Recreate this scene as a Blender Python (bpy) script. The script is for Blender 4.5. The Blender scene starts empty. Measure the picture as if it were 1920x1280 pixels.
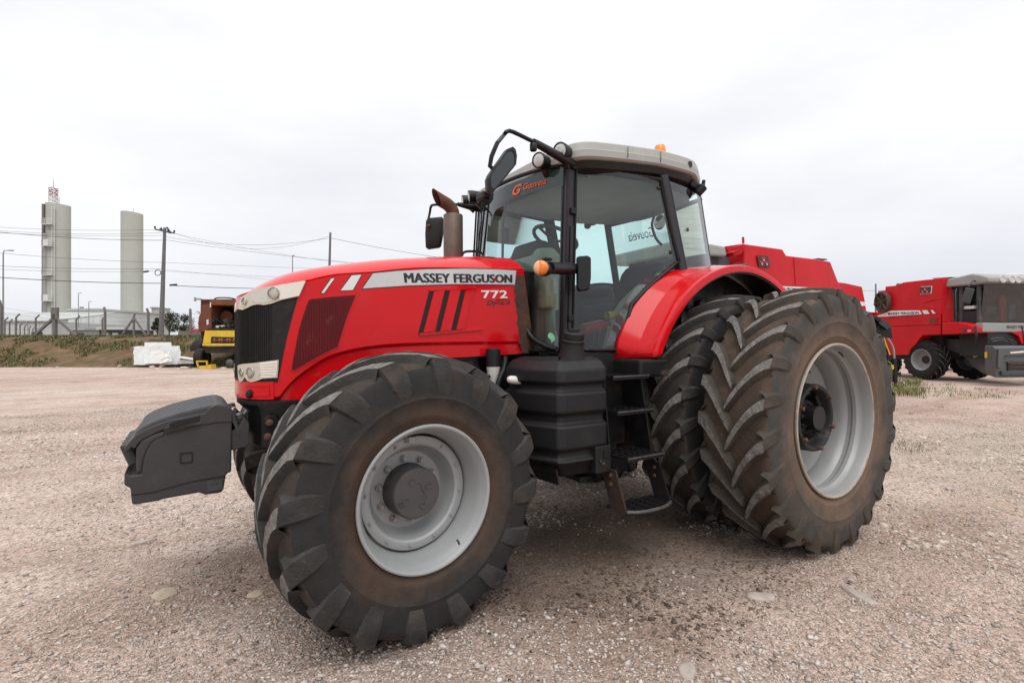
import bpy, bmesh, math, random
import numpy as np
from mathutils import Vector, Matrix, Euler
from math import sin, cos, pi, radians, hypot, atan2

# ------------------------------------------------------------------ camera, world, sun, exposure
SC = bpy.context.scene
COL = SC.collection
CAM = Vector((3.990, 3.578, 1.5225))
YAW = 0.5679
LENS_PX = 960.0                       # focal length in pixels of a 1920 px wide frame (18 mm)
VR = Vector((-cos(YAW), sin(YAW), 0))  # to the right of the view
VD = Vector((-sin(YAW), -cos(YAW), 0)) # view direction (level)
VU = Vector((0, 0, 1))
cd = bpy.data.cameras.new('camera')
cd.sensor_width = 36.0
cd.lens = 18.0
cd.clip_start = 0.05
cd.clip_end = 3000
cam = bpy.data.objects.new('camera', cd)
COL.objects.link(cam)
cam.matrix_world = Matrix.Translation(CAM) @ Matrix((VR, VU, -VD)).transposed().to_4x4()
SC.camera = cam

SUN_EL, SUN_AZ = radians(58), radians(25)   # azimuth measured from +Y towards +X
world = bpy.data.worlds.new('World')
SC.world = world
world.use_nodes = True
wt = world.node_tree
wt.nodes.clear()
def wn(t, **k):
    n = wt.nodes.new(t)
    for a, b in k.items(): setattr(n, a, b)
    return n
wo = wn('ShaderNodeOutputWorld'); wb = wn('ShaderNodeBackground')
sky = wn('ShaderNodeTexSky', sky_type='NISHITA', sun_disc=False, sun_elevation=SUN_EL, sun_rotation=SUN_AZ)
sky.air_density = 1.2; sky.dust_density = 3.0
skm = wn('ShaderNodeMix', data_type='RGBA', blend_type='MULTIPLY'); skm.inputs[0].default_value = 1
skm.inputs[7].default_value = (.10, .10, .10, 1)
wt.links.new(sky.outputs[0], skm.inputs[6])
tc = wn('ShaderNodeTexCoord')
mp = wn('ShaderNodeMapping'); mp.inputs['Scale'].default_value = (1.0, 1.0, 3.2)
wt.links.new(tc.outputs['Generated'], mp.inputs[0])
n1 = wn('ShaderNodeTexNoise'); n1.inputs['Scale'].default_value = 1.25; n1.inputs['Detail'].default_value = 6; n1.inputs['Roughness'].default_value = .52
wt.links.new(mp.outputs[0], n1.inputs['Vector'])
sx = wn('ShaderNodeSeparateXYZ'); wt.links.new(tc.outputs['Generated'], sx.inputs[0])
# overcast: the cloud deck is brightest overhead and greyer and bluer near the horizon
rz = wn('ShaderNodeValToRGB')
e = rz.color_ramp.elements
e[0].position = 0.0; e[0].color = (.78, .80, .85, 1)
e[1].position = 1.0; e[1].color = (1.80, 1.79, 1.78, 1)
x = e.new(.08); x.color = (.84, .855, .895, 1)
x = e.new(.25); x.color = (.925, .93, .95, 1)
x = e.new(.55); x.color = (.985, .985, .995, 1)
x = e.new(.72); x.color = (1.30, 1.295, 1.29, 1)
wt.links.new(sx.outputs['Z'], rz.inputs[0])
rc = wn('ShaderNodeValToRGB')
rc.color_ramp.elements[0].position = .34; rc.color_ramp.elements[0].color = (.87, .882, .915, 1)
rc.color_ramp.elements[1].position = .60; rc.color_ramp.elements[1].color = (1.075, 1.07, 1.065, 1)
wt.links.new(n1.outputs[0], rc.inputs[0])
cm = wn('ShaderNodeMix', data_type='RGBA', blend_type='MULTIPLY'); cm.inputs[0].default_value = 1
wt.links.new(rz.outputs[0], cm.inputs[6]); wt.links.new(rc.outputs[0], cm.inputs[7])
fm = wn('ShaderNodeMix', data_type='RGBA'); fm.inputs[0].default_value = .94
wt.links.new(skm.outputs[2], fm.inputs[6]); wt.links.new(cm.outputs[2], fm.inputs[7])
wt.links.new(fm.outputs[2], wb.inputs[0]); wb.inputs[1].default_value = 1.03
wt.links.new(wb.outputs[0], wo.inputs[0])

ld = bpy.data.lights.new('sun', 'SUN'); ld.energy = 1.5; ld.angle = radians(38); ld.color = (1, .97, .93)
sun = bpy.data.objects.new('sun', ld); COL.objects.link(sun)
sdir = Vector((sin(SUN_AZ)*cos(SUN_EL), cos(SUN_AZ)*cos(SUN_EL), sin(SUN_EL)))
sun.rotation_euler = sdir.to_track_quat('Z', 'Y').to_euler()
sun.location = sdir*60
vs = SC.view_settings
vs.view_transform = 'Standard'; vs.look = 'None'; vs.exposure = 0.06; vs.gamma = 1.0; vs.use_curve_mapping = False
SC.cycles.max_bounces = 6; SC.cycles.transparent_max_bounces = 16; SC.cycles.diffuse_bounces = 3
SC.cycles.glossy_bounces = 3; SC.cycles.caustics_reflective = False; SC.cycles.caustics_refractive = False
SC.cycles.use_denoising = True

random.seed(7)
RNG = np.random.default_rng(11)

# ------------------------------------------------------------------ helpers
def V(*a): return Vector(a)
def world_at(px, py, depth):
    return CAM + VD*depth + VR*((px-960)/LENS_PX*depth) - VU*((py-640)/LENS_PX*depth)
def ground_at(px, py, z=0.0):
    return world_at(px, py, (CAM.z-z)*LENS_PX/(py-640))
def base_at(px, depth, z=0.0):
    p = world_at(px, 640, depth); p.z = z; return p

ROLL = 0.0101                          # the tractor leans a little on the uneven yard
RM = Matrix.Rotation(-ROLL, 3, 'X')
CT = RM @ CAM
def tray(px, py): return RM @ (VD + VR*((px-960)/LENS_PX) - VU*((py-640)/LENS_PX))
def ty(px, py, y):
    v = tray(px, py); return CT + v*((y-CT.y)/v.y)
def tx(px, py, x):
    v = tray(px, py); return CT + v*((x-CT.x)/v.x)
def tz(px, py, z):
    v = tray(px, py); return CT + v*((z-CT.z)/v.z)

class MB:
    def __init__(s): s.v = []; s.f = []; s.m = []
    def add(s, vs, fs, mi=0):
        o = len(s.v); s.v += [tuple(p) for p in vs]
        for f in fs: s.f.append([i+o for i in f]); s.m.append(mi)
        return s
    def hexa(s, p, mi=0):   # 8 points: bottom 4 ccw, top 4
        return s.add(p, [(3,2,1,0),(4,5,6,7),(0,1,5,4),(1,2,6,5),(2,3,7,6),(3,0,4,7)], mi)
    def box(s, c, size, rot=None, mi=0):
        c = Vector(c); h = Vector(size)/2; ps = []
        for z in (-1,1):
            for x,y in ((-1,-1),(1,-1),(1,1),(-1,1)):
                q = Vector((x*h.x,y*h.y,z*h.z))
                if rot is not None: q = rot @ q
                ps.append(c+q)
        return s.hexa(ps, mi)
    def bar(s, a, b, w, h, up=(0,0,1), mi=0):
        a = Vector(a); b = Vector(b); d = (b-a).normalized(); u = Vector(up)
        sd = d.cross(u)
        if sd.length < 1e-4: sd = d.cross(Vector((1,0,0)))
        sd.normalize(); u = sd.cross(d)
        ps = [a-sd*w/2-u*h/2, a+sd*w/2-u*h/2, a+sd*w/2+u*h/2, a-sd*w/2+u*h/2]
        ps += [p+(b-a) for p in ps]
        return s.hexa(ps, mi)
    def tube(s, pts, r, n=8, mi=0, cap=True):
        pts = [Vector(p) for p in pts]; k = len(pts)
        rs = r if isinstance(r,(list,tuple)) else [r]*k
        rings = []; prev = None
        for i,p in enumerate(pts):
            d = (pts[min(i+1,k-1)]-pts[max(i-1,0)]).normalized()
            if prev is None:
                a = d.cross(Vector((0,0,1)))
                if a.length < .05: a = d.cross(Vector((1,0,0)))
            else: a = prev - d*prev.dot(d)
            a.normalize(); b = d.cross(a); prev = a
            rings.append([p+(a*cos(2*pi*j/n)+b*sin(2*pi*j/n))*rs[i] for j in range(n)])
        return s.loft(rings, True, mi, cap)
    def loft(s, rings, closed=True, mi=0, cap=False):
        n = len(rings[0]); o = len(s.v)
        for rg in rings: s.v += [tuple(p) for p in rg]
        m = n if closed else n-1
        for i in range(len(rings)-1):
            for j in range(m):
                a = o+i*n+j; b = o+i*n+(j+1)%n
                s.f.append([a,b,b+n,a+n]); s.m.append(mi)
        if cap:
            s.f.append([o+j for j in range(n)][::-1]); s.m.append(mi)
            q = o+(len(rings)-1)*n
            s.f.append([q+j for j in range(n)]); s.m.append(mi)
        return s
    def lathe(s, prof, o=(0,0,0), ax=(0,1,0), n=48, mi=0, a0=0, a1=2*pi):
        # prof: (h, r) along axis
        ax = Vector(ax).normalized(); o = Vector(o)
        a = ax.cross(Vector((0,0,1)))
        if a.length < .05: a = ax.cross(Vector((1,0,0)))
        a.normalize(); b = ax.cross(a)
        full = abs(a1-a0-2*pi) < 1e-6
        m = n if full else n+1
        rings = [[o+ax*h+(a*cos(a0+(a1-a0)*j/n)+b*sin(a0+(a1-a0)*j/n))*max(r,1e-4) for j in range(m)] for h,r in prof]
        return s.loft(rings, full, mi)
    def prism(s, poly, vec, mi=0):
        poly = [Vector(p) for p in poly]; vec = Vector(vec); n = len(poly)
        s.add(poly+[p+vec for p in poly], [list(range(n))[::-1], list(range(n,2*n))]+[(i,(i+1)%n,n+(i+1)%n,n+i) for i in range(n)], mi)
        return s
    def build(s, name, mat, parent=None, smooth=None, bevel=0, seg=2, recalc=True):
        me = bpy.data.meshes.new(name)
        me.from_pydata(s.v, [], s.f)
        mats = mat if isinstance(mat,(list,tuple)) else [mat]
        for m in mats: me.materials.append(m)
        if len(mats) > 1: me.polygons.foreach_set('material_index', s.m)
        if recalc:
            bm = bmesh.new(); bm.from_mesh(me); bmesh.ops.recalc_face_normals(bm, faces=bm.faces); bm.to_mesh(me); bm.free()
        if smooth:
            me.polygons.foreach_set('use_smooth', [True]*len(me.polygons))
            me.set_sharp_from_angle(angle=radians(smooth))
        me.update()
        return link(name, me, parent, bevel, seg)

def link(name, me, parent=None, bevel=0, seg=2):
    o = bpy.data.objects.new(name, me); COL.objects.link(o)
    if parent is not None: o.parent = parent
    if bevel:
        b = o.modifiers.new('bevel','BEVEL'); b.width = bevel; b.segments = seg; b.limit_method = 'ANGLE'; b.angle_limit = radians(35)
        b.harden_normals = False
    return o
def empty(name, loc=(0,0,0), rz=0.0):
    o = bpy.data.objects.new(name, None); o.empty_display_size = .2
    o.location = loc; o.rotation_euler = (0,0,rz); COL.objects.link(o); return o
def tag(o, label, cat, group=None, kind=None):
    if label: o['label'] = label
    if cat: o['category'] = cat
    if group: o['group'] = group
    if kind: o['kind'] = kind
    return o
def structure(o, label=None):
    o['kind'] = 'structure'
    if label: o['label'] = label
    return o
def catmull(pts, k=6, closed=False):
    P = [np.array(p, float) for p in pts]; n = len(P); out = []
    for i in range(n-1 if not closed else n):
        a = P[max(i-1,0)] if not closed else P[(i-1)%n]; b = P[i]; c = P[(i+1)%n]; d = P[min(i+2,n-1)] if not closed else P[(i+2)%n]
        for j in range(k):
            t = j/k
            out.append(.5*((2*b)+(-a+c)*t+(2*a-5*b+4*c-d)*t*t+(-a+3*b-3*c+d)*t**3))
    if not closed: out.append(P[-1])
    return out
def arc_pts(pts, k=5):
    return [Vector(p) for p in catmull([tuple(p) for p in pts], k)]

def text_geo(s, bold=.0, shear=0.0, spacing=1.0):
    """outline text as a flat mesh, normalised to the box 0..1 x 0..1"""
    c = bpy.data.curves.new('lettering_curve', 'FONT'); c.body = s; c.offset = bold; c.shear = shear
    c.space_character = spacing; c.resolution_u = 3; c.fill_mode = 'FRONT'
    o = bpy.data.objects.new('lettering_tmp', c); COL.objects.link(o)
    bpy.context.view_layer.update()
    me = bpy.data.meshes.new_from_object(o.evaluated_get(bpy.context.evaluated_depsgraph_get()))
    vs = [tuple(v.co) for v in me.vertices]; fs = [list(p.vertices) for p in me.polygons]
    bpy.data.objects.remove(o); bpy.data.curves.remove(c); bpy.data.meshes.remove(me)
    x0 = min(v[0] for v in vs); x1 = max(v[0] for v in vs); y0 = min(v[1] for v in vs); y1 = max(v[1] for v in vs)
    return [((v[0]-x0)/(x1-x0), (v[1]-y0)/(y1-y0)) for v in vs], fs
def text_on(name, s, fn, mat, parent, bold=.0, shear=0.0, spacing=1.0):
    vs, fs = text_geo(s, bold, shear, spacing)
    return MB().add([fn(u, v) for u, v in vs], fs).build(name, mat, parent, recalc=False)
def quad_fn(bl, br, tr, tl, off=None):
    bl, br, tr, tl = map(Vector, (bl, br, tr, tl)); o = Vector(off) if off is not None else Vector((0,0,0))
    return lambda u, v: (bl*(1-u)*(1-v)+br*u*(1-v)+tr*u*v+tl*(1-u)*v)+o

# ------------------------------------------------------------------ materials (all procedural)
def mat(name, col, rough=.5, metal=0.0, var=.12, vs=4.0, bump=0.0, bs=60.0, dirt=None, coat=0.0, spec=.5, grime=None, em=None):
    """dirt=(colour, amount, scale, roughness): broken patches of a second colour with shapes of their own"""
    m = bpy.data.materials.new(name); m.use_nodes = True; t = m.node_tree; N = t.nodes; L = t.links
    b = N['Principled BSDF']
    b.inputs['Roughness'].default_value = rough; b.inputs['Metallic'].default_value = metal
    b.inputs['Specular IOR Level'].default_value = spec
    b.inputs['Coat Weight'].default_value = coat; b.inputs['Coat Roughness'].default_value = .06
    tc = N.new('ShaderNodeTexCoord')
    n = N.new('ShaderNodeTexNoise'); n.inputs['Scale'].default_value = vs; n.inputs['Detail'].default_value = 7; n.inputs['Roughness'].default_value = .62
    L.new(tc.outputs['Object'], n.inputs['Vector'])
    mr = N.new('ShaderNodeMapRange'); mr.inputs[1].default_value = .25; mr.inputs[2].default_value = .75
    mr.inputs[3].default_value = 1-var; mr.inputs[4].default_value = 1+var
    L.new(n.outputs[0], mr.inputs[0])
    mx = N.new('ShaderNodeMix'); mx.data_type = 'RGBA'; mx.blend_type = 'MULTIPLY'; mx.inputs[0].default_value = 1
    mx.inputs[6].default_value = (*col, 1); L.new(mr.outputs[0], mx.inputs[7])
    out = mx.outputs[2]; rout = None
    for k, dd in enumerate([dirt, grime]):
        if not dd: continue
        dc, amt, dsc, dr = dd
        n2 = N.new('ShaderNodeTexNoise'); n2.inputs['Scale'].default_value = dsc; n2.inputs['Detail'].default_value = 9; n2.inputs['Roughness'].default_value = .68
        mpn = N.new('ShaderNodeMapping'); mpn.inputs['Location'].default_value = (3.1+k*7, 1.7, .4)
        L.new(tc.outputs['Object'], mpn.inputs[0]); L.new(mpn.outputs[0], n2.inputs['Vector'])
        r2 = N.new('ShaderNodeMapRange'); r2.inputs[1].default_value = .62-.3*amt; r2.inputs[2].default_value = .80-.22*amt
        r2.inputs[3].default_value = 0; r2.inputs[4].default_value = min(1, .35+amt)
        L.new(n2.outputs[0], r2.inputs[0])
        m2 = N.new('ShaderNodeMix'); m2.data_type = 'RGBA'; m2.inputs[7].default_value = (*dc, 1)
        L.new(r2.outputs[0], m2.inputs[0]); L.new(out, m2.inputs[6]); out = m2.outputs[2]
        m3 = N.new('ShaderNodeMix'); m3.data_type = 'FLOAT'
        m3.inputs[3].default_value = dr; L.new(r2.outputs[0], m3.inputs[0])
        if rout is None: m3.inputs[2].default_value = rough
        else: L.new(rout, m3.inputs[2])
        rout = m3.outputs[0]
    L.new(out, b.inputs['Base Color'])
    if rout is not None: L.new(rout, b.inputs['Roughness'])
    if bump:
        n3 = N.new('ShaderNodeTexNoise'); n3.inputs['Scale'].default_value = bs; n3.inputs['Detail'].default_value = 6
        L.new(tc.outputs['Object'], n3.inputs['Vector'])
        bp = N.new('ShaderNodeBump'); bp.inputs['Strength'].default_value = bump; bp.inputs['Distance'].default_value = .01
        L.new(n3.outputs[0], bp.inputs['Height']); L.new(bp.outputs[0], b.inputs['Normal'])
    if em:
        b.inputs['Emission Color'].default_value = (*em[0],1); b.inputs['Emission Strength'].default_value = em[1]
    return m

def glass_mat(name, tint, refl=1.0, rough=.02, dirtamt=.06):
    m = bpy.data.materials.new(name); m.use_nodes = True; t = m.node_tree; N = t.nodes; L = t.links
    for n in list(N):
        if n.type != 'OUTPUT_MATERIAL': N.remove(n)
    o = [n for n in N if n.type == 'OUTPUT_MATERIAL'][0]
    tr = N.new('ShaderNodeBsdfTransparent'); tr.inputs[0].default_value = (*tint,1)
    gl = N.new('ShaderNodeBsdfGlossy'); gl.inputs['Roughness'].default_value = rough; gl.inputs[0].default_value = (.95,.97,1,1)
    fr = N.new('ShaderNodeFresnel'); fr.inputs[0].default_value = 1.5
    mu = N.new('ShaderNodeMath'); mu.operation = 'MULTIPLY'; mu.inputs[1].default_value = refl; L.new(fr.outputs[0], mu.inputs[0])
    mx = N.new('ShaderNodeMixShader'); L.new(mu.outputs[0], mx.inputs[0]); L.new(tr.outputs[0], mx.inputs[1]); L.new(gl.outputs[0], mx.inputs[2])
    df = N.new('ShaderNodeBsdfDiffuse'); df.inputs[0].default_value = (.42,.40,.36,1)
    tc = N.new('ShaderNodeTexCoord'); nz = N.new('ShaderNodeTexNoise'); nz.inputs['Scale'].default_value = 5; nz.inputs['Detail'].default_value = 8
    L.new(tc.outputs['Object'], nz.inputs['Vector'])
    mr = N.new('ShaderNodeMapRange'); mr.inputs[1].default_value = .4; mr.inputs[2].default_value = .75; mr.inputs[3].default_value = dirtamt*.3; mr.inputs[4].default_value = dirtamt
    L.new(nz.outputs[0], mr.inputs[0])
    m2 = N.new('ShaderNodeMixShader'); L.new(mr.outputs[0], m2.inputs[0]); L.new(mx.outputs[0], m2.inputs[1]); L.new(df.outputs[0], m2.inputs[2])
    L.new(m2.outputs[0], o.inputs[0])
    return m

DUST = (.30,.22,.165)
MUD = (.085,.052,.035)
RED = mat('red_paint', (.56,.0040,.0085), .17, var=.06, vs=1.6, coat=.22, spec=.2, dirt=((.43,.045,.040),.10,2.2,.45), grime=((.44,.11,.085),.05,16,.6), bump=.02, bs=5)
REDW = mat('red_paint_weathered', (.50,.008,.014), .40, var=.14, vs=1.2, spec=.25, dirt=((.42,.07,.06),.20,1.2,.6))
REDMESH = mat('red_brown_mesh_screen', (.100,.004,.006), .5, var=.25, vs=3, spec=.25, bump=.25, bs=220, dirt=(DUST,.05,9,.8))
DKGREY = mat('charcoal_weight_paint', (.046,.043,.044), .5, spec=.3, var=.14, vs=5, bump=.12, bs=160, dirt=((.085,.078,.074),.18,3,.7), grime=((.15,.14,.13),.02,28,.8))
DKTOP = mat('charcoal_worn_top', (.050,.050,.054), .5, spec=.35, var=.2, vs=12, bump=.3, bs=180)
BLACK = mat('black_plastic', (.012,.012,.013), .45, spec=.3, var=.2, vs=6, bump=.1, bs=200, dirt=(DUST,.10,4,.8))
TANKM = mat('black_textured_tank_plastic', (.0125,.0125,.014), .5, var=.15, vs=3, spec=.32, bump=.25, bs=320, dirt=((.05,.045,.042),.14,2.2,.8))
BLACKM = mat('black_painted_metal', (.010,.010,.011), .4, spec=.3, var=.2, vs=5, dirt=(MUD,.18,5,.8), grime=((.12,.055,.03),.10,14,.85))
BLACKR = mat('black_frame_with_rust', (.011,.010,.011), .45, spec=.3, var=.2, vs=4, dirt=((.10,.035,.018),.20,9,.85))
PILLAR = mat('dark_violet_grey_pillar', (.019,.017,.022), .35, spec=.35, var=.12, vs=3, dirt=((.09,.05,.035),.10,7,.8))
def tyre_side(name, base, mud, amt, r0, r1, scr=.0):
    """sidewall rubber: brown soil clings in a ragged ring round the rim, the outer shoulder stays black; fine pale scratches"""
    m = mat(name, base, .74, var=.25, vs=8, spec=.25, bump=.22, bs=90, grime=(tuple(.55*c for c in mud), .22, 5.5, .93)); t = m.node_tree; N = t.nodes; L = t.links
    b = N['Principled BSDF']; src = b.inputs['Base Color'].links[0].from_socket
    tc = N.new('ShaderNodeTexCoord'); mp = N.new('ShaderNodeMapping'); mp.inputs['Scale'].default_value = (1,0,1); L.new(tc.outputs['Object'], mp.inputs[0])
    ln = N.new('ShaderNodeVectorMath'); ln.operation = 'LENGTH'; L.new(mp.outputs[0], ln.inputs[0])
    nz = N.new('ShaderNodeTexNoise'); nz.inputs['Scale'].default_value = 3.4; nz.inputs['Detail'].default_value = 10; nz.inputs['Roughness'].default_value = .74; L.new(tc.outputs['Object'], nz.inputs['Vector'])
    ad = N.new('ShaderNodeMath'); ad.operation = 'MULTIPLY_ADD'; ad.inputs[1].default_value = (r1-r0)*3.2; L.new(nz.outputs[0], ad.inputs[0]); L.new(ln.outputs['Value'], ad.inputs[2])
    mr = N.new('ShaderNodeMapRange'); k = (r1-r0)*1.6; mr.inputs[1].default_value = r0+k; mr.inputs[2].default_value = r1+k; mr.inputs[3].default_value = amt; mr.inputs[4].default_value = 0; L.new(ad.outputs[0], mr.inputs[0])
    mx = N.new('ShaderNodeMix'); mx.data_type = 'RGBA'; L.new(mr.outputs[0], mx.inputs[0]); L.new(src, mx.inputs[6]); mx.inputs[7].default_value = (*mud,1)
    n2 = N.new('ShaderNodeTexNoise'); n2.inputs['Scale'].default_value = 7; n2.inputs['Detail'].default_value = 1.5; n2.inputs['Distortion'].default_value = 1.2; L.new(tc.outputs['Object'], n2.inputs['Vector'])
    cm_ = N.new('ShaderNodeMath'); cm_.operation = 'COMPARE'; cm_.inputs[1].default_value = .5; cm_.inputs[2].default_value = .0032; L.new(n2.outputs[0], cm_.inputs[0])
    n3 = N.new('ShaderNodeTexNoise'); n3.inputs['Scale'].default_value = 5; L.new(tc.outputs['Object'], n3.inputs['Vector'])
    r3 = N.new('ShaderNodeMapRange'); r3.inputs[1].default_value = .50; r3.inputs[2].default_value = .62; r3.inputs[4].default_value = scr; L.new(n3.outputs[0], r3.inputs[0])
    mu = N.new('ShaderNodeMath'); mu.operation = 'MULTIPLY'; L.new(cm_.outputs[0], mu.inputs[0]); L.new(r3.outputs[0], mu.inputs[1])
    m2 = N.new('ShaderNodeMix'); m2.data_type = 'RGBA'; L.new(mu.outputs[0], m2.inputs[0]); L.new(mx.outputs[2], m2.inputs[6]); m2.inputs[7].default_value = (.30,.28,.25,1)
    L.new(m2.outputs[2], b.inputs['Base Color'])
    return m
RUBBER = mat('tyre_rubber', (.016,.0155,.015), .74, var=.25, vs=9, spec=.25, bump=.25, bs=120, dirt=(MUD,.25,4.5,.92), grime=((.14,.12,.10),.05,16,.95))
SIDEW = tyre_side('tyre_sidewall_dusty', (.024,.0235,.0235), (.100,.060,.039), .62, .385, .53)
SIDEW2 = tyre_side('tyre_sidewall_brown', (.054,.051,.047), (.165,.104,.070), .80, .585, .80, .0)
TREADB = mat('tyre_tread_base_mud', (.046,.038,.032), .88, var=.3, vs=6, spec=.2, bump=.35, bs=70, dirt=((.085,.062,.047),.32,4.5,.96))
LUGTOP = mat('tyre_lug_worn_top', (.165,.154,.142), .84, var=.4, vs=30, spec=.3, bump=.9, bs=60, dirt=((.040,.034,.030),.46,13,.85), grime=((.32,.30,.275),.20,30,.9))
LUGSIDE = mat('tyre_lug_side', (.036,.0345,.033), .78, var=.35, vs=9, spec=.22, bump=.4, bs=70, dirt=((.088,.070,.056),.36,5,.94), grime=((.20,.19,.175),.10,22,.95))
LUGSIDE2 = mat('tyre_lug_side_dusty', (.056,.048,.041), .80, var=.3, vs=8, spec=.2, bump=.3, bs=80, dirt=((.115,.085,.064),.40,5,.95), grime=((.20,.18,.16),.05,24,.95))
TREADB2 = mat('tyre_tread_base_dry_mud', (.066,.048,.037), .9, var=.3, vs=5, spec=.2, bump=.35, bs=60, dirt=((.150,.104,.076),.45,4,.96))
SILVER = mat('silver_rim_paint', (.31,.32,.325), .42, metal=.15, var=.06, vs=3, dirt=((.30,.26,.22),.10,5,.8))
SILVERR = mat('silver_rim_dusty_rust', (.31,.315,.315), .46, metal=.15, var=.08, vs=2.4, dirt=((.26,.16,.09),.14,3.2,.85))
LIPRUST = mat('rim_lip_dust', (.36,.31,.255), .6, var=.2, vs=9, dirt=((.19,.085,.04),.35,12,.9))
HUBM = mat('dark_hub_cast', (.072,.069,.069), .55, spec=.3, var=.15, vs=9, bump=.25, bs=150)
HUBD = mat('dark_hub_drum', (.022,.0215,.0215), .6, spec=.3, var=.2, vs=9, dirt=(DUST,.15,8,.9))
BOLT = mat('bolt_steel', (.32,.315,.31), .42, metal=.6, var=.2, vs=30)
RUSTB = mat('rusty_bolt', (.11,.050,.030), .8, var=.35, vs=40, bump=.4, bs=150)
RUST = mat('rust_brown_metal', (.085,.036,.021), .78, var=.4, vs=9, bump=.4, bs=60, dirt=((.22,.085,.038),.35,9,.9))
RUSTD = mat('flaked_rust_sheet', (.072,.034,.022), .76, var=.45, vs=16, bump=.5, bs=50, dirt=((.022,.017,.015),.26,7,.8), grime=((.19,.080,.045),.16,16,.9))
DRUST = mat('dark_rusty_plate', (.034,.018,.013), .8, var=.4, vs=9, bump=.4, bs=60, dirt=((.075,.034,.02),.3,8,.9))
EXH = mat('exhaust_brown_heat_shield', (.125,.090,.072), .55, metal=.25, var=.2, vs=3, dirt=((.10,.045,.025),.4,3.5,.8))
STEEL = mat('worn_bare_steel', (.10,.098,.095), .5, metal=.4, var=.5, vs=40, dirt=((.02,.02,.02),.4,20,.6))
CREAM = mat('cream_lamp_housing', (.55,.49,.39), .38, var=.08, vs=3, dirt=((.50,.42,.32),.2,5,.6))
CREAMW = mat('pale_lamp_cover', (.72,.68,.61), .3, var=.06, vs=3)
REFL = mat('lamp_reflector', (.60,.57,.51), .22, metal=.45, var=.08, vs=8)
GRILLE = mat('dark_grille_mesh', (.013,.0115,.0115), .55, spec=.25, var=.35, vs=5, bump=.5, bs=260, dirt=((.09,.065,.05),.20,4,.9))
DECAL = mat('silver_decal', (.56,.565,.57), .35, metal=.1, var=.06, vs=4)
DECALW = mat('pale_decal', (.70,.70,.68), .4, var=.06, vs=4)
DECALB = mat('dark_decal_border', (.03,.03,.04), .45, var=.1)
LETTER = mat('dark_lettering', (.022,.020,.030), .45, var=.1)
LETW = mat('white_lettering', (.74,.73,.71), .45, var=.08)
STICK = mat('white_sticker', (.66,.64,.60), .55, var=.2, vs=60)
ROOFM = mat('grey_beige_roof', (.37,.372,.35), .42, var=.06, vs=2.5, dirt=((.33,.30,.25),.14,3,.7))
HEADL = mat('grey_headliner', (.66,.73,.74), .9, var=.08, vs=5)
TRIM = mat('beige_cab_trim', (.46,.46,.36), .72, var=.1, vs=5, dirt=((.18,.16,.12),.2,4,.8))
SEATM = mat('charcoal_seat_fabric', (.028,.03,.034), .9, var=.2, vs=30, bump=.2, bs=200)
INTM = mat('dark_cab_plastic', (.032,.033,.035), .6, var=.2, vs=8)
ORANGE = mat('orange_signal_lens', (.74,.19,.02), .2, var=.08, vs=9, coat=.4)
ORANGEP = mat('pale_orange_lens', (.78,.38,.20), .25, var=.08, vs=9, coat=.4)
BEACON = mat('amber_beacon_lens', (.84,.24,.015), .22, var=.1, vs=20, coat=.3)
LENS = mat('clear_lamp_lens', (.50,.49,.47), .12, metal=.35, var=.25, vs=60, coat=.6)
MIRR = mat('mirror_glass', (.085,.092,.095), .08, metal=1.0, var=.04)
WHITEP = mat('white_plastic', (.66,.655,.62), .4, var=.06, vs=6)
JUGM = mat('stained_plastic_jug', (.50,.36,.20), .5, var=.25, vs=9, dirt=((.36,.10,.05),.3,7,.6))
REDP = mat('red_plastic', (.30,.015,.018), .35, var=.2)
YEL = mat('yellow_paint', (.60,.40,.03), .45, var=.12, vs=3, dirt=((.24,.12,.03),.16,4,.8))
GREENS = mat('green_sticker', (.25,.62,.36), .5, var=.3, vs=30)
ORTXT = mat('orange_lettering', (.58,.085,.02), .4, var=.05)
GLASS = glass_mat('tinted_cab_glass', (.78,.945,.93), 1.2, .015, .03)
CLEAR = glass_mat('clear_headlamp_glass', (.97,.95,.91), .8, .03, .04)
GLASSD = glass_mat('dusty_combine_glass', (.58,.66,.64), 1.2, .05, .10)
# ================================================================== THE SETTING
def vnoise(x, y, seed=0):
    """cheap smooth value noise on arrays"""
    r = np.random.default_rng(seed); T = r.random((64,64))
    xi = np.floor(x).astype(int); yi = np.floor(y).astype(int); fx = x-xi; fy = y-yi
    fx = fx*fx*(3-2*fx); fy = fy*fy*(3-2*fy)
    a = T[xi%64, yi%64]; b = T[(xi+1)%64, yi%64]; c = T[xi%64, (yi+1)%64]; d = T[(xi+1)%64, (yi+1)%64]
    return (a*(1-fx)+b*fx)*(1-fy)+(c*(1-fx)+d*fx)*fy
def ground_h(x, y):
    return (vnoise(x*.45, y*.45, 1)-.5)*.035+(vnoise(x*1.9, y*1.9, 2)-.5)*.018-.012

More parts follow.
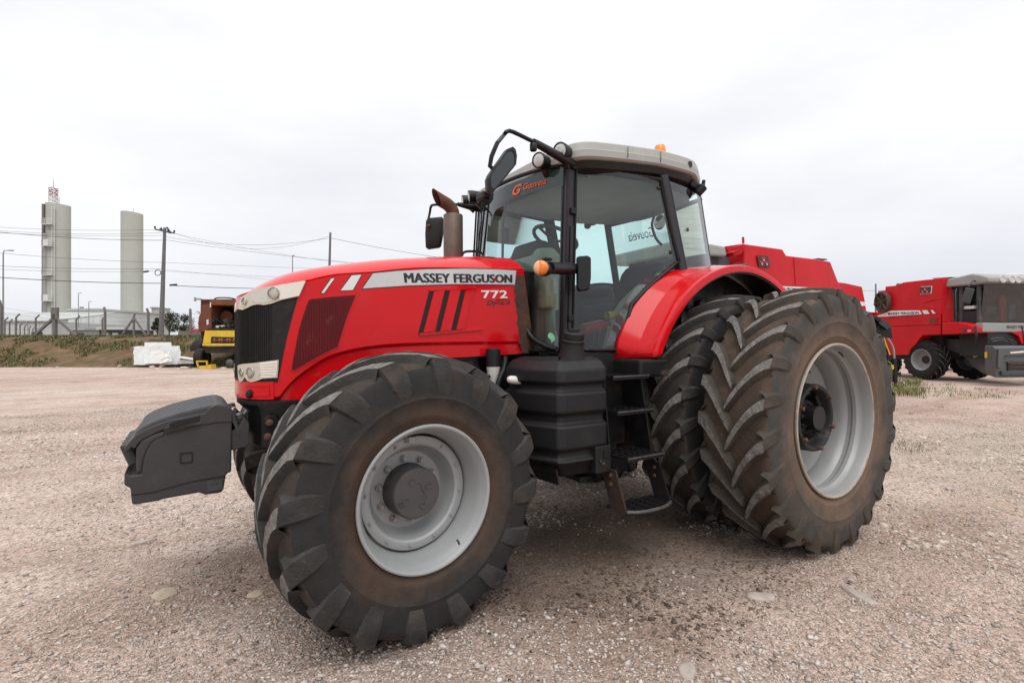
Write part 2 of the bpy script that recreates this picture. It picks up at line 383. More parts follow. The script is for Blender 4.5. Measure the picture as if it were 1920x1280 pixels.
def ground_material():
    m = bpy.data.materials.new('pinkish_gravel_yard'); m.use_nodes = True; t = m.node_tree; N = t.nodes; L = t.links
    b = N['Principled BSDF']; b.inputs['Roughness'].default_value = .92; b.inputs['Specular IOR Level'].default_value = .25
    tc = N.new('ShaderNodeTexCoord')
    def noise(s, d=8, r=.6, loc=(0,0,0)):
        n = N.new('ShaderNodeTexNoise'); n.inputs['Scale'].default_value = s; n.inputs['Detail'].default_value = d; n.inputs['Roughness'].default_value = r
        mp = N.new('ShaderNodeMapping'); mp.inputs['Location'].default_value = loc
        L.new(tc.outputs['Object'], mp.inputs[0]); L.new(mp.outputs[0], n.inputs['Vector']); return n
    def ramp(src, stops):
        r = N.new('ShaderNodeValToRGB'); e = r.color_ramp.elements
        e[0].position, e[0].color = stops[0][0], (*stops[0][1],1); e[1].position, e[1].color = stops[-1][0], (*stops[-1][1],1)
        for p, c in stops[1:-1]: q = e.new(p); q.color = (*c,1)
        L.new(src, r.inputs[0]); return r
    def mix(f, a, b_, bt='MIX'):
        x = N.new('ShaderNodeMix'); x.data_type = 'RGBA'; x.blend_type = bt
        if isinstance(f,(int,float)): x.inputs[0].default_value = f
        else: L.new(f, x.inputs[0])
        for i, q in ((6,a),(7,b_)):
            if isinstance(q, tuple): x.inputs[i].default_value = (*q,1)
            else: L.new(q, x.inputs[i])
        return x.outputs[2]
    big = noise(.16, 6, .6); mid = noise(.9, 8, .65, (4,2,0)); fine = noise(38, 6, .7)
    base = ramp(big.outputs[0], [(.32,(.41,.35,.31)), (.48,(.485,.415,.37)), (.68,(.53,.485,.445))])
    col = mix(.85, base.outputs[0], ramp(mid.outputs[0], [(.28,(.72,.66,.62)), (.5,(1,.98,.97)), (.75,(1.16,1.14,1.13))]).outputs[0], 'MULTIPLY')
    # compacted wheel tracks: long soft bands of finer, paler or browner dust
    tmp = N.new('ShaderNodeMapping'); tmp.inputs['Rotation'].default_value = (0,0,.55); tmp.inputs['Scale'].default_value = (.10,.95,1); L.new(tc.outputs['Object'], tmp.inputs[0])
    tn = N.new('ShaderNodeTexNoise'); tn.inputs['Scale'].default_value = 1.0; tn.inputs['Detail'].default_value = 5; tn.inputs['Distortion'].default_value = .6; L.new(tmp.outputs[0], tn.inputs['Vector'])
    col = mix(.8, col, ramp(tn.outputs[0], [(.30,(.70,.62,.56)), (.46,(1,.97,.95)), (.60,(1.08,1.07,1.07)), (.74,(.84,.78,.74))]).outputs[0], 'MULTIPLY')
    # pebbles of two sizes
    h = None
    for sc, w in ((46, .8), (105, .75)):
        v = N.new('ShaderNodeTexVoronoi'); v.inputs['Scale'].default_value = sc; v.inputs['Randomness'].default_value = 1
        L.new(tc.outputs['Object'], v.inputs['Vector'])
        sp = N.new('ShaderNodeSeparateColor'); L.new(v.outputs['Color'], sp.inputs[0])
        pc = ramp(sp.outputs[0], [(0,(.60,.54,.50)), (.35,(.92,.87,.84)), (.7,(1.10,1.07,1.06)), (1,(1.32,1.28,1.27))])
        col = mix(w, col, pc.outputs[0], 'MULTIPLY')
        sh = N.new('ShaderNodeMapRange'); sh.inputs[1].default_value = .0; sh.inputs[2].default_value = .75; sh.inputs[3].default_value = 1; sh.inputs[4].default_value = 0
        L.new(v.outputs['Distance'], sh.inputs[0])
        if h is None: h = sh.outputs[0]
        else:
            ad = N.new('ShaderNodeMath'); ad.operation = 'ADD'; L.new(h, ad.inputs[0])
            mu = N.new('ShaderNodeMath'); mu.operation = 'MULTIPLY'; mu.inputs[1].default_value = .5; L.new(sh.outputs[0], mu.inputs[0]); L.new(mu.outputs[0], ad.inputs[1]); h = ad.outputs[0]
    # damp brown earth with painted tractor shade, and a track of red soil
    sepx = N.new('ShaderNodeSeparateXYZ'); L.new(tc.outputs['Object'], sepx.inputs[0])
    def spot(c, sx_, sy_, rot, amt, colr, lo, hi):
        nonlocal col
        mp = N.new('ShaderNodeMapping'); mp.vector_type = 'TEXTURE'; mp.inputs['Location'].default_value = (c[0], c[1], 0); mp.inputs['Rotation'].default_value = (0,0,rot); mp.inputs['Scale'].default_value = (sx_, sy_, 1)
        L.new(tc.outputs['Object'], mp.inputs[0])
        ln = N.new('ShaderNodeVectorMath'); ln.operation = 'LENGTH'; L.new(mp.outputs[0], ln.inputs[0])
        nn = noise(1.6, 8, .68, (c[0]*3, 5, 0))
        a = N.new('ShaderNodeMath'); a.operation = 'MULTIPLY_ADD'; a.inputs[1].default_value = 1.3; L.new(nn.outputs[0], a.inputs[0]); L.new(ln.outputs['Value'], a.inputs[2])
        mr = N.new('ShaderNodeMapRange'); mr.inputs[1].default_value = lo; mr.inputs[2].default_value = hi; mr.inputs[3].default_value = amt; mr.inputs[4].default_value = 0
        L.new(a.outputs[0], mr.inputs[0])
        col = mix(mr.outputs[0], col, colr)
    g = ground_at(1120, 1000); spot((g.x, g.y), 1.5, .65, .15, .80, (.135,.098,.075), .7, 1.7)
    spot((1.5, .4), 2.6, 1.6, 0, .9, (.085,.063,.049), .8, 1.7)  # wet dirt, coloured darker still for the shadow below the tractor
    g = ground_at(1130, 1130); spot((g.x, g.y), 1.0, .42, .3, .55, (.25,.175,.125), .5, 1.9)
    g = ground_at(400, 1045); spot((g.x, g.y), 1.2, .25, -.35, .5, (.21,.13,.095), .7, 1.6)
    g = ground_at(1900, 830); spot((g.x, g.y), 5, 2.2, 0, .35, (.24,.22,.13), .7, 1.7)
    L.new(col, b.inputs['Base Color'])
    bp = N.new('ShaderNodeBump'); bp.inputs['Strength'].default_value = .9; bp.inputs['Distance'].default_value = .012
    ad = N.new('ShaderNodeMath'); ad.operation = 'ADD'; L.new(h, ad.inputs[0]); L.new(fine.outputs[0], ad.inputs[1])
    L.new(ad.outputs[0], bp.inputs['Height']); L.new(bp.outputs[0], b.inputs['Normal'])
    return m

def make_ground():
    nr, na = 190, 300
    rs = np.concatenate([[0.0], np.geomspace(.5, 1600, nr-1)])
    an = np.linspace(0, 2*pi, na, endpoint=False)
    X = CAM.x+rs[:,None]*np.cos(an); Yy = CAM.y+rs[:,None]*np.sin(an)
    Z = ground_h(X, Yy)*np.clip((60-rs[:,None])/30, 0, 1)
    vv = np.stack([X, Yy, Z], -1).reshape(-1,3)
    i, j = np.meshgrid(np.arange(nr-1), np.arange(na), indexing='ij')
    a = i*na+j; b = i*na+(j+1)%na
    ff = np.stack([a, a+na, b+na, b], -1).reshape(-1,4)
    me = bpy.data.meshes.new('gravel_yard'); me.from_pydata(vv.tolist(), [], ff.tolist())
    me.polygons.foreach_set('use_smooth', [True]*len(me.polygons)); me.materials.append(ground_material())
    bm = bmesh.new(); bm.from_mesh(me); bmesh.ops.remove_doubles(bm, verts=bm.verts, dist=1e-5); bmesh.ops.recalc_face_normals(bm, faces=bm.faces)
    up = sum(f.normal.z for f in bm.faces)
    if up < 0: bmesh.ops.reverse_faces(bm, faces=bm.faces)
    bm.to_mesh(me); bm.free()
    return structure(link('ground', me), 'pinkish beige gravel yard')
make_ground()

def scatter_mesh(name, base_v, base_f, pos, sx, sy, sz, rot, jit, mat_, tilt=.35):
    n = len(pos); nv = len(base_v); nf = len(base_f)
    bv = np.array(base_v, float)
    v = np.repeat(bv[None], n, 0)*(1+RNG.uniform(-jit, jit, (n, nv, 1)))
    v = v*np.stack([sx, sy, sz], -1)[:,None,:]
    tl = RNG.uniform(-tilt, tilt, n); c, s = np.cos(tl)[:,None], np.sin(tl)[:,None]
    x, z = v[:,:,0]*c-v[:,:,2]*s, v[:,:,0]*s+v[:,:,2]*c
    c, s = np.cos(rot)[:,None], np.sin(rot)[:,None]
    X, Yy = x*c-v[:,:,1]*s, x*s+v[:,:,1]*c
    v = np.stack([X, Yy, z], -1)+pos[:,None,:]
    f = (np.array(base_f)[None]+(np.arange(n)*nv)[:,None,None]).reshape(-1)
    me = bpy.data.meshes.new(name); k = len(base_f[0])
    me.vertices.add(n*nv); me.vertices.foreach_set('co', v.reshape(-1))
    me.loops.add(n*nf*k); me.loops.foreach_set('vertex_index', f.astype(np.int32))
    me.polygons.add(n*nf); me.polygons.foreach_set('loop_start', (np.arange(n*nf)*k).astype(np.int32))
    me.update(calc_edges=True); me.materials.append(mat_)
    return link(name, me)
OCT_V = [(1,0,0),(-1,0,0),(0,1,0),(0,-1,0),(.15,.1,1),(0,0,-1)]
OCT_F = [(0,2,4),(2,1,4),(1,3,4),(3,0,4),(2,0,5),(1,2,5),(3,1,5),(0,3,5)]
_b = bmesh.new(); bmesh.ops.create_icosphere(_b, subdivisions=1, radius=1); _b.verts.ensure_lookup_table()
ICO_V = [tuple(q.co) for q in _b.verts]; ICO_F = [tuple(q.index for q in f.verts) for f in _b.faces]; _b.free()

def stone_mat(name, stops):
    m = bpy.data.materials.new(name); m.use_nodes = True; t = m.node_tree; N = t.nodes; L = t.links
    b = N['Principled BSDF']; b.inputs['Roughness'].default_value = .9; b.inputs['Specular IOR Level'].default_value = .25
    g = N.new('ShaderNodeNewGeometry'); r = N.new('ShaderNodeValToRGB'); e = r.color_ramp.elements
    e[0].position, e[0].color = stops[0][0], (*stops[0][1],1); e[1].position, e[1].color = stops[-1][0], (*stops[-1][1],1)
    for p, c in stops[1:-1]: q = e.new(p); q.color = (*c,1)
    L.new(g.outputs['Random Per Island'], r.inputs[0])
    tc = N.new('ShaderNodeTexCoord'); n = N.new('ShaderNodeTexNoise'); n.inputs['Scale'].default_value = 45; n.inputs['Detail'].default_value = 5
    L.new(tc.outputs['Object'], n.inputs['Vector'])
    mr = N.new('ShaderNodeMapRange'); mr.inputs[1].default_value = .3; mr.inputs[2].default_value = .7; mr.inputs[3].default_value = .8; mr.inputs[4].default_value = 1.15; L.new(n.outputs[0], mr.inputs[0])
    mx = N.new('ShaderNodeMix'); mx.data_type = 'RGBA'; mx.blend_type = 'MULTIPLY'; mx.inputs[0].default_value = 1
    L.new(r.outputs[0], mx.inputs[6]); L.new(mr.outputs[0], mx.inputs[7])
    # stones under the tractor share the ground's damp tone and painted shade
    L.new(mx.outputs[2], b.inputs['Base Color'])
    return m
STONE = stone_mat('mixed_gravel_stone', [(0,(.18,.15,.13)),(.15,(.33,.275,.235)),(.45,(.45,.38,.335)),(.70,(.52,.455,.41)),(.86,(.49,.455,.425)),(.96,(.60,.55,.50)),(1,(.40,.26,.19))])
STONE_DAMP_SHADE = stone_mat('damp_shaded_gravel_stone', [(0,(.06,.044,.036)),(.3,(.105,.077,.06)),(.7,(.15,.112,.09)),(1,(.21,.17,.14))])  # wet-dirt stones, colours lowered further to stand in for tractor shadow
STONEP = stone_mat('pale_quarry_stone', [(0,(.32,.25,.20)),(.3,(.46,.375,.31)),(.65,(.54,.455,.39)),(.9,(.55,.49,.44)),(1,(.64,.57,.51))])

def sample_ground(n, r0, r1, p, half=66):
    u = RNG.random(n); k = 1+p
    r = (r0**k+u*(r1**k-r0**k))**(1/k)
    a = np.radians(RNG.uniform(-half, half, n))
    x = CAM.x+r*(VD.x*np.cos(a)+VR.x*np.sin(a)); y = CAM.y+r*(VD.y*np.cos(a)+VR.y*np.sin(a))
    return x, y, r
def stained(x, y):  # mask of pebbles that get the wet dirt and painted shadow colours
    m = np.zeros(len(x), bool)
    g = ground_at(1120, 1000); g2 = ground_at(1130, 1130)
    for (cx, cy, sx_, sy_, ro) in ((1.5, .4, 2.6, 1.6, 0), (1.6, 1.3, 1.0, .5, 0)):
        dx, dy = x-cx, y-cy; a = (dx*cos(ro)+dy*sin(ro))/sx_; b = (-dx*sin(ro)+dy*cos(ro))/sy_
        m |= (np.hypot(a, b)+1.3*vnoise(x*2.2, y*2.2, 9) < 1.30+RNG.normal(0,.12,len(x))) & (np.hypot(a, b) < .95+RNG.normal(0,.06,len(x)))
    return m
def gravel():
    x, y, r = sample_ground(200000, 1.5, 15, -.45)
    dens = vnoise(x*.55+3, y*.55, 4)*.6+vnoise(x*1.7, y*1.7, 5)*.4
    keep = RNG.random(len(x)) < np.clip(.35+1.2*(dens-.25), .25, 1)
    x, y, r, dens = x[keep], y[keep], r[keep], dens[keep]
    s = np.exp(RNG.normal(math.log(.0052), .40, len(x)))*(1+.05*r)*(0.75+.7*dens)
    s = np.clip(s, .0028, .020)
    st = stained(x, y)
    for nm, msk, mt, lab in (('gravel', ~st, STONE, 'loose pinkish grey gravel chips over the yard'), ('damp_shaded_gravel', st, STONE_DAMP_SHADE, 'dark damp gravel under and beside the tractor with its shade painted in')):
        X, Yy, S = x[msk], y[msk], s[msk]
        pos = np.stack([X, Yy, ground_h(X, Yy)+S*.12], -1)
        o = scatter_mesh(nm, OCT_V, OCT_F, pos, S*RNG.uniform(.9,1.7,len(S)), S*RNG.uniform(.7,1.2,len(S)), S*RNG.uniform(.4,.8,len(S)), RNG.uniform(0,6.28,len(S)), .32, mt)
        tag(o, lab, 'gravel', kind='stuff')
    # coarser crushed stone in drifts, mostly left and right in front
    x, y, r = sample_ground(62000, 1.6, 13, -.5)
    dens = vnoise(x*.42+7.3, y*.42+1.1, 14)*.65+vnoise(x*1.3, y*1.3, 15)*.35
    keep = (RNG.random(len(x)) < np.clip((dens-.44)*4.0, .16, .9)) & ~stained(x, y) & (np.hypot((x-1.5)/3.0, (y-1.0)/1.7) > .8+.5*vnoise(x*2, y*2, 19))
    x, y, r = x[keep], y[keep], r[keep]
    s = np.clip(np.exp(RNG.normal(math.log(.0085), .45, len(x)))*(.7+1.1*np.clip((dens[keep]-.44)*3,0,1)), .005, .034)
    pos = np.stack([x, y, ground_h(x, y)+s*.08], -1)
    o = scatter_mesh('crushed_stone', ICO_V, ICO_F, pos, s*RNG.uniform(1,1.9,len(s)), s*RNG.uniform(.75,1.25,len(s)), s*RNG.uniform(.35,.75,len(s)), RNG.uniform(0,6.28,len(s)), .36, STONEP, .4)
    tag(o, 'pale angular crushed stones drifted across the front of the yard', 'stones', kind='stuff')
gravel()

# flat stones one can pick out singly
TAN = mat('tan_slab_stone', (.40,.325,.25), .9, var=.25, vs=9, bump=.6, bs=40, dirt=((.46,.36,.25),.3,7,.9))
PALE = mat('pale_slab_stone', (.38,.325,.285), .9, var=.25, vs=9, bump=.6, bs=40, dirt=((.34,.27,.23),.3,8,.9))
def flat_stone(px, py, w, d, h, rot, m, label):
    g = ground_at(px, py); mb = MB(); n = 11; rnd = random.Random(px)
    rr = [rnd.uniform(.72,1.1) for _ in range(n)]
    rings = []
    for k, (sc_, z) in enumerate(((1.06,-.02),(1.0,h*.45),(.86,h*.9),(.45,h))):
        rings.append([V(cos(2*pi*i/n)*rr[i]*w*sc_, sin(2*pi*i/n)*rr[i]*d*sc_, z+rnd.uniform(-.1,.1)*h) for i in range(n)])
    mb.loft(rings, True, 0, True)
    o = mb.build('flat_stone', m, smooth=50); o.location = (g.x, g.y, float(ground_h(np.array([g.x]), np.array([g.y]))[0])); o.rotation_euler = (0,0,rot+YAW)
    tag(o, label, 'stone', 'flat stones lying in the gravel')
for a in ((308,1110,.085,.075,.012,.3,TAN,'largest tan flat stone in the gravel left of the front tyre'),
          (265,1017,.10,.03,.02,-.2,PALE,'long thin whitish stone left of the front tyre'),
          (480,1108,.045,.05,.012,.2,TAN,'small buff flat stone just left of the front tyre tread'),
          (1428,1118,.055,.10,.014,.4,PALE,'broken pale flat stone in front of the rear wheels'),
          (1612,1118,.13,.05,.016,.6,PALE,'long pale flat stone right of centre foreground'),
          (1290,1248,.07,.045,.014,.0,PALE,'big pale stone at the bottom edge below the tractor')):
    flat_stone(*a)

# ------------------------------------------------------------------ grass and weeds
def blade_mesh(name, pts, hs, mat_, lean=.5, w=.012):
    n = len(pts); a = RNG.uniform(0,2*pi,n); l = RNG.uniform(.1,lean,n)*hs
    d = np.stack([np.cos(a), np.sin(a), np.zeros(n)], -1); sd = np.stack([-np.sin(a), np.cos(a), np.zeros(n)], -1)
    ww = (w*hs/.2)[:,None]; up = np.array([0,0,1.])
    p0 = pts-sd*ww; p1 = pts+sd*ww; m = pts+up*(hs*.6)[:,None]+d*(l*.35)[:,None]; q0 = m-sd*ww*.8; q1 = m+sd*ww*.8
    tip = pts+up*hs[:,None]+d*l[:,None]
    v = np.stack([p0,p1,q1,q0,tip],1).reshape(-1,3); o = np.arange(n)*5
    f = np.concatenate([np.stack([o,o+1,o+2],-1),np.stack([o,o+2,o+3],-1),np.stack([o+3,o+2,o+4],-1)])
    me = bpy.data.meshes.new(name); me.vertices.add(n*5); me.vertices.foreach_set('co', v.reshape(-1))
    me.loops.add(len(f)*3); me.loops.foreach_set('vertex_index', f.reshape(-1).astype(np.int32))
    me.polygons.add(len(f)); me.polygons.foreach_set('loop_start', (np.arange(len(f))*3).astype(np.int32)); me.update(calc_edges=True)
    me.materials.append(mat_); return link(name, me)
GRASSM = stone_mat('weed_green', [(0,(.085,.115,.03)),(.4,(.13,.165,.045)),(.75,(.20,.20,.08)),(1,(.30,.25,.13))])
GRASSB = stone_mat('bank_grass', [(0,(.075,.088,.032)),(.4,(.105,.118,.045)),(.7,(.16,.145,.068)),(1,(.24,.18,.10))])
def yard_weeds():
    P = []; Hh = []
    for (px0, px1, py0, py1, n, h0, h1) in ((1660,1725,712,742,80,.08,.26),(1690,1800,720,746,44,.04,.16),(1760,1900,728,750,34,.04,.14),(1660,1920,760,790,18,.03,.07),(1680,1920,812,870,24,.02,.05),(1840,1920,790,850,16,.02,.06),(1668,1740,826,846,10,.04,.10),(1560,1920,880,1000,14,.02,.05)):
        for _ in range(n):
            g = ground_at(random.uniform(px0,px1), random.uniform(py0,py1)); k = random.randint(8,26); s = random.uniform(.04,.20)
            for _ in range(k):
                P.append((g.x+random.gauss(0,s), g.y+random.gauss(0,s), -.01)); Hh.append(random.uniform(h0,h1)*random.uniform(.5,1))
    o = blade_mesh('weeds', np.array(P), np.array(Hh), GRASSM, .9, .010)
    tag(o, 'sparse green weeds growing in the gravel right of the tractor', 'weeds', kind='stuff')
yard_weeds()

# ------------------------------------------------------------------ embankment and the land behind it
BANK_Z = 1.86
def bank_h(a, dep):
    toe = 29.6+1.3*(vnoise(a*.11+9, a*0, 21)-.5)*2
    t = np.clip((dep-toe)/7.5, 0, 1); t = t*t*(3-2*t)
    h = BANK_Z*t+(vnoise(a*.5, dep*.5, 22)-.5)*.42*np.sin(np.pi*np.clip(t,0,1))+(vnoise(a*1.7, dep*1.7, 23)-.5)*.16*np.sin(np.pi*t)
    h -= .22*np.exp(-((dep-toe-.5)/.55)**2)
    h = h*np.clip((3-a)/4, 0, 1)
    return h-.03*(t < .01)
def bank():
    A = np.concatenate([-np.geomspace(700, 56, 40), np.linspace(-55, 3.5, 190)]); D = np.concatenate([np.linspace(28.3, 39, 60), np.geomspace(40, 1300, 30)])
    a, dd = np.meshgrid(A, D, indexing='ij')
    z = bank_h(a, dd)
    x = CAM.x+VR.x*a+VD.x*dd; y = CAM.y+VR.y*a+VD.y*dd
    vv = np.stack([x,y,z],-1).reshape(-1,3); n = len(D)
    i, j = np.meshgrid(np.arange(len(A)-1), np.arange(n-1), indexing='ij'); q = i*n+j
    ff = np.stack([q, q+n, q+n+1, q+1],-1).reshape(-1,4)
    me = bpy.data.meshes.new('embankment'); me.from_pydata(vv.tolist(), [], ff.tolist())
    me.polygons.foreach_set('use_smooth', [True]*len(me.polygons))
    m = mat('bank_soil_and_turf', (.135,.085,.055), .95, var=.5, vs=1.6, spec=.1, bump=.8, bs=6, dirt=((.24,.135,.08),.42,.55,.95), grime=((.075,.085,.030),.55,1.1,.95))
    me.materials.append(m)
    bm = bmesh.new(); bm.from_mesh(me); bmesh.ops.recalc_face_normals(bm, faces=bm.faces)
    if sum(f.normal.z for f in bm.faces) < 0: bmesh.ops.reverse_faces(bm, faces=bm.faces)
    bm.to_mesh(me); bm.free()
    structure(link('embankment', me), 'red earth bank with patchy grass along the far side of the yard')
    # tufts
    n = 90000
    a = RNG.uniform(-46, 2, n); dd = RNG.uniform(29.4, 41, n)
    k = vnoise(a*.55+2, dd*.8, 31)*.6+vnoise(a*1.6, dd*1.6, 32)*.4; k = k+.16*np.clip((dd-35)/3,0,1)
    keep = k > .47; a, dd = a[keep], dd[keep]
    z = bank_h(a, dd); p = np.stack([CAM.x+VR.x*a+VD.x*dd, CAM.y+VR.y*a+VD.y*dd, z-.02], -1)
    o = blade_mesh('bank_grass', p, RNG.uniform(.05,.20,len(a)), GRASSB, .9, .035)
    tag(o, 'rough tufts of grass growing on the earth bank', 'grass', kind='stuff')
    # rubble along the foot of the bank
    n = 420; a = RNG.uniform(-40, -13, n); dd = 29.6+1.3*(vnoise(a*.11+9, a*0, 21)-.5)*2+RNG.normal(.25,.4,n)
    s = np.clip(np.exp(RNG.normal(math.log(.07),.5,n)),.03,.24)
    pos = np.stack([CAM.x+VR.x*a+VD.x*dd, CAM.y+VR.y*a+VD.y*dd, bank_h(a,dd)+s*.2], -1)
    o = scatter_mesh('rubble', ICO_V, ICO_F, pos, s*1.4, s, s*.7, RNG.uniform(0,6.28,n), .25, STONEP)
    tag(o, 'pale broken rubble strewn along the foot of the bank', 'rubble', kind='stuff')
bank()

# ------------------------------------------------------------------ far buildings and towers
CONC = mat('pale_olive_concrete', (.42,.43,.385), .8, var=.06, vs=.12, dirt=((.34,.34,.305),.25,.15,.85), grime=((.44,.44,.41),.2,.4,.85))
CONCL = mat('light_wall_render', (.54,.55,.535), .8, var=.05, vs=.2, dirt=((.46,.46,.44),.2,.2,.85))
CONCG = mat('grey_roof_sheet', (.40,.41,.41), .7, var=.06, vs=.3)
DARKW = mat('dark_openings', (.05,.055,.06), .6, var=.3, vs=.6)
WHITEM = mat('white_painted_steel', (.62,.62,.60), .55, var=.06, vs=1)
REDS = mat('dull_red_steel', (.34,.20,.20), .6, var=.1, vs=1)
BROWNS = mat('brown_grey_duct', (.15,.13,.125), .6, var=.15, vs=1)
POSTM = mat('weathered_concrete_post', (.165,.155,.145), .9, var=.25, vs=4, bump=.3, bs=30, dirt=((.10,.09,.08),.3,3,.95))
POLEM = mat('utility_pole_concrete', (.155,.150,.150), .85, var=.15, vs=2)
WIREM = mat('black_cable', (.03,.03,.033), .6, var=.1)
GALV = mat('galvanised_steel', (.30,.31,.32), .5, metal=.4, var=.1, vs=2)

def px_size(n, depth): return n*depth/LENS_PX
def far_z(py, depth): return CAM.z+(640-py)*depth/LENS_PX

def tower1():
    D = 176; c = base_at(109, D, BANK_Z); R = px_size(21, D); top = far_z(384, D)-BANK_Z
    t = empty('concrete_tower', c); t.rotation_euler = (0,0,-YAW)
    # local x to image-left reversed: local +X = -right of view
    X = lambda px: -(px-109)*D/LENS_PX
    Z = lambda py: far_z(py, D)-BANK_Z
    mb = MB(); n = 40
    prof = []
    for k in range(n):
        a = 2*pi*k/n; prof.append((R*.99*cos(a), R*.72*sin(a)))
    mb.loft([[V(x, y, 0) for x,y in prof], [V(x, y, top+x*.10) for x,y in prof]], True, 0, True)
    mb.build('shaft', CONC, t, smooth=40)
    # the front faces the camera along local +Y (view comes from +Y side)
    fy = R*.72
    m = MB(); m.box((X(93), fy*.72, (Z(386)+Z(632))/2), (px_size(4,D), 1.2, Z(386)-Z(632))); m.build('service_duct', BROWNS, t)
    m = MB(); m.box((X(88.5), fy*.5, Z(545)), (px_size(2,D), .5, Z(457)-Z(632))); m.build('red_cable_tray', REDS, t)
    m = MB()
    for px in (113, 117): m.bar((X(px), fy+.35, Z(628)), (X(px), fy+.35, Z(392)), .22, .22)
    for k in range(56):
        z = Z(628)+(Z(392)-Z(628))*k/55; m.bar((X(113), fy+.35, z), (X(117), fy+.35, z), .1, .1)
    m.build('caged_ladder', WHITEM, t)
    m = MB()
    for px in (96, 99): m.bar((X(px), fy+.2, Z(628)), (X(px), fy+.2, Z(440)), .16, .16)
    m.build('pipe_run', WHITEM, t)
    for py in (425, 465, 518, 566):
        m = MB(); m.box((X(107), fy+.6, Z(py)), (px_size(18,D), 1.6, .22))
        for dz in (.5, 1.0, 1.5):
            m.bar((X(98), fy+1.3, Z(py)+dz*1.3), (X(116), fy+1.3, Z(py)+dz*1.3), .1, .1)
        for k in range(7): q = X(98+3*k); m.bar((q, fy+1.3, Z(py)), (q, fy+1.3, Z(py)+2), .1, .1)
        m.build('platform', WHITEM, t)
    for py in (459, 560):
        m = MB(); m.box((X(107), fy+1.0, Z(py)), (px_size(9,D), 1.2, px_size(12,D))); m.build('equipment_box', WHITEM, t)
    # lattice mast
    m = MB(); z0 = Z(384); z1 = Z(353); w = px_size(4.5,D)
    for sx_ in (-1,1):
        for sy_ in (-1,1): m.bar((X(100)+sx_*w, sy_*w, z0), (X(100)+sx_*w, sy_*w, z1), .22, .22)
    m.build('mast_leg', WHITEM, t)
    for a_, b_, mm in ((0,.5,WHITEM),(.5,1,REDS)):
        m = MB()
        for k in range(4):
            za = z0+(z1-z0)*(a_+(b_-a_)*k/4); zb = z0+(z1-z0)*(a_+(b_-a_)*(k+1)/4); s_ = 1 if k%2 else -1
            for sy_ in (-1,1):
                m.bar((X(100)-s_*w, sy_*w, za), (X(100)+s_*w, sy_*w, zb), .16, .16); m.bar((X(100)-w, sy_*w, zb), (X(100)+w, sy_*w, zb), .2, .2)
            m.bar((X(100)-s_*w, -w, za), (X(100)-s_*w, w, zb), .16, .16)
        m.build('mast_lattice', mm, t)
    m = MB(); m.tube([(X(100),0,z1), (X(100),0,Z(334))], [.12,.04], 6); m.build('antenna', GALV, t); m = MB(); m.tube([(X(111),0,z0-1), (X(111),0,Z(370))], .08, 6); m.build('antenna', GALV, t)
    tag(t, 'left olive grey concrete tower with ladders, platforms and red lattice mast', 'tower', 'tall concrete towers beyond the fence')
tower1()
def tower2():
    D = 176; c = base_at(247.5, D, BANK_Z); R = px_size(18.5, D)
    t = empty('concrete_tower', c); t.rotation_euler = (0,0,-YAW)
    top = far_z(399, D)-BANK_Z; n = 44
    prof = [(R*cos(2*pi*k/n), R*.8*sin(2*pi*k/n)) for k in range(n)]
    mb = MB(); mb.loft([[V(x,y,0) for x,y in prof], [V(x,y,top-(x-R)**2*.0+x*.07-(x<0)*.02*x*x) for x,y in prof]], True, 0, True); mb.build('shaft', CONC, t, smooth=40)
    m = MB(); m.tube([(-px_size(3,D),0,top-.5), (-px_size(3,D),0,top+px_size(8,D))], .06, 6); m.build('lightning_rod', GALV, t)
    for k in range(1,5):
        m = MB(); m.loft([[V(x*1.003,y*1.003,top*k/5-.05) for x,y in prof],[V(x*1.003,y*1.003,top*k/5+.05) for x,y in prof]], True); m.build('pour_joint', CONC, t, smooth=40)
    tag(t, 'right plain olive grey concrete tower without ladders', 'tower', 'tall concrete towers beyond the fence')
tower2()

def block(name, px0, px1, pyt, depth, dl, wall_m, roof_m, label, roof_h=.6, gable=False, wins=(), seams=0):
    """a far building whose front is parallel to the view plane"""
    c = base_at((px0+px1)/2, depth, BANK_Z); w = px_size(px1-px0, depth); h = far_z(pyt, depth)-BANK_Z
    t = empty(name, c); t.rotation_euler = (0,0,-YAW)   # local +X = image left, +Y towards the camera
    m = MB(); m.box((0,-dl/2,h/2), (w,dl,h)); m.build('wall', wall_m, t)
    m = MB()
    if gable:
        m.prism([V(-w/2-.3,.4,h+.02),V(w/2+.3,.4,h+.02),V(w/2+.3,-dl*.5,h+roof_h),V(-w/2-.3,-dl*.5,h+roof_h)], (0,0,.25))
    else: m.box((0,-dl/2+.1,h+roof_h/2), (w+.5,dl+.6,roof_h))
    m.build('roof', roof_m, t)
    for (a,b,y0,y1,mm,nm) in wins:
        x0 = -(a-(px0+px1)/2)*depth/LENS_PX; x1 = -(b-(px0+px1)/2)*depth/LENS_PX
        z0 = far_z(y1,depth)-BANK_Z; z1 = far_z(y0,depth)-BANK_Z
        m = MB(); m.box(((x0+x1)/2,.06,(z0+z1)/2),(abs(x1-x0),.2,z1-z0)); m.build(nm, mm, t)
    for k in range(1, seams):
        m = MB(); m.box((w*(k/seams-.5),.05,h/2),(.14,.16,h*.98)); m.build('pilaster', wall_m, t)
    tag(t, label, 'building', 'pale factory buildings behind the fence')
    return t
block('factory_hall', -260, 96, 603, 118, 40, CONCL, CONCG, 'long pale factory hall with grey roof at the far left edge', 3.0, True, seams=16, wins=((-40,-20,618,632,DARKW,'door'),(60,80,622,632,DARKW,'door')))
block('factory_block', 26, 92, 597, 160, 20, CONCL, CONCG, 'higher pale block with rooftop units behind the long hall', .5)
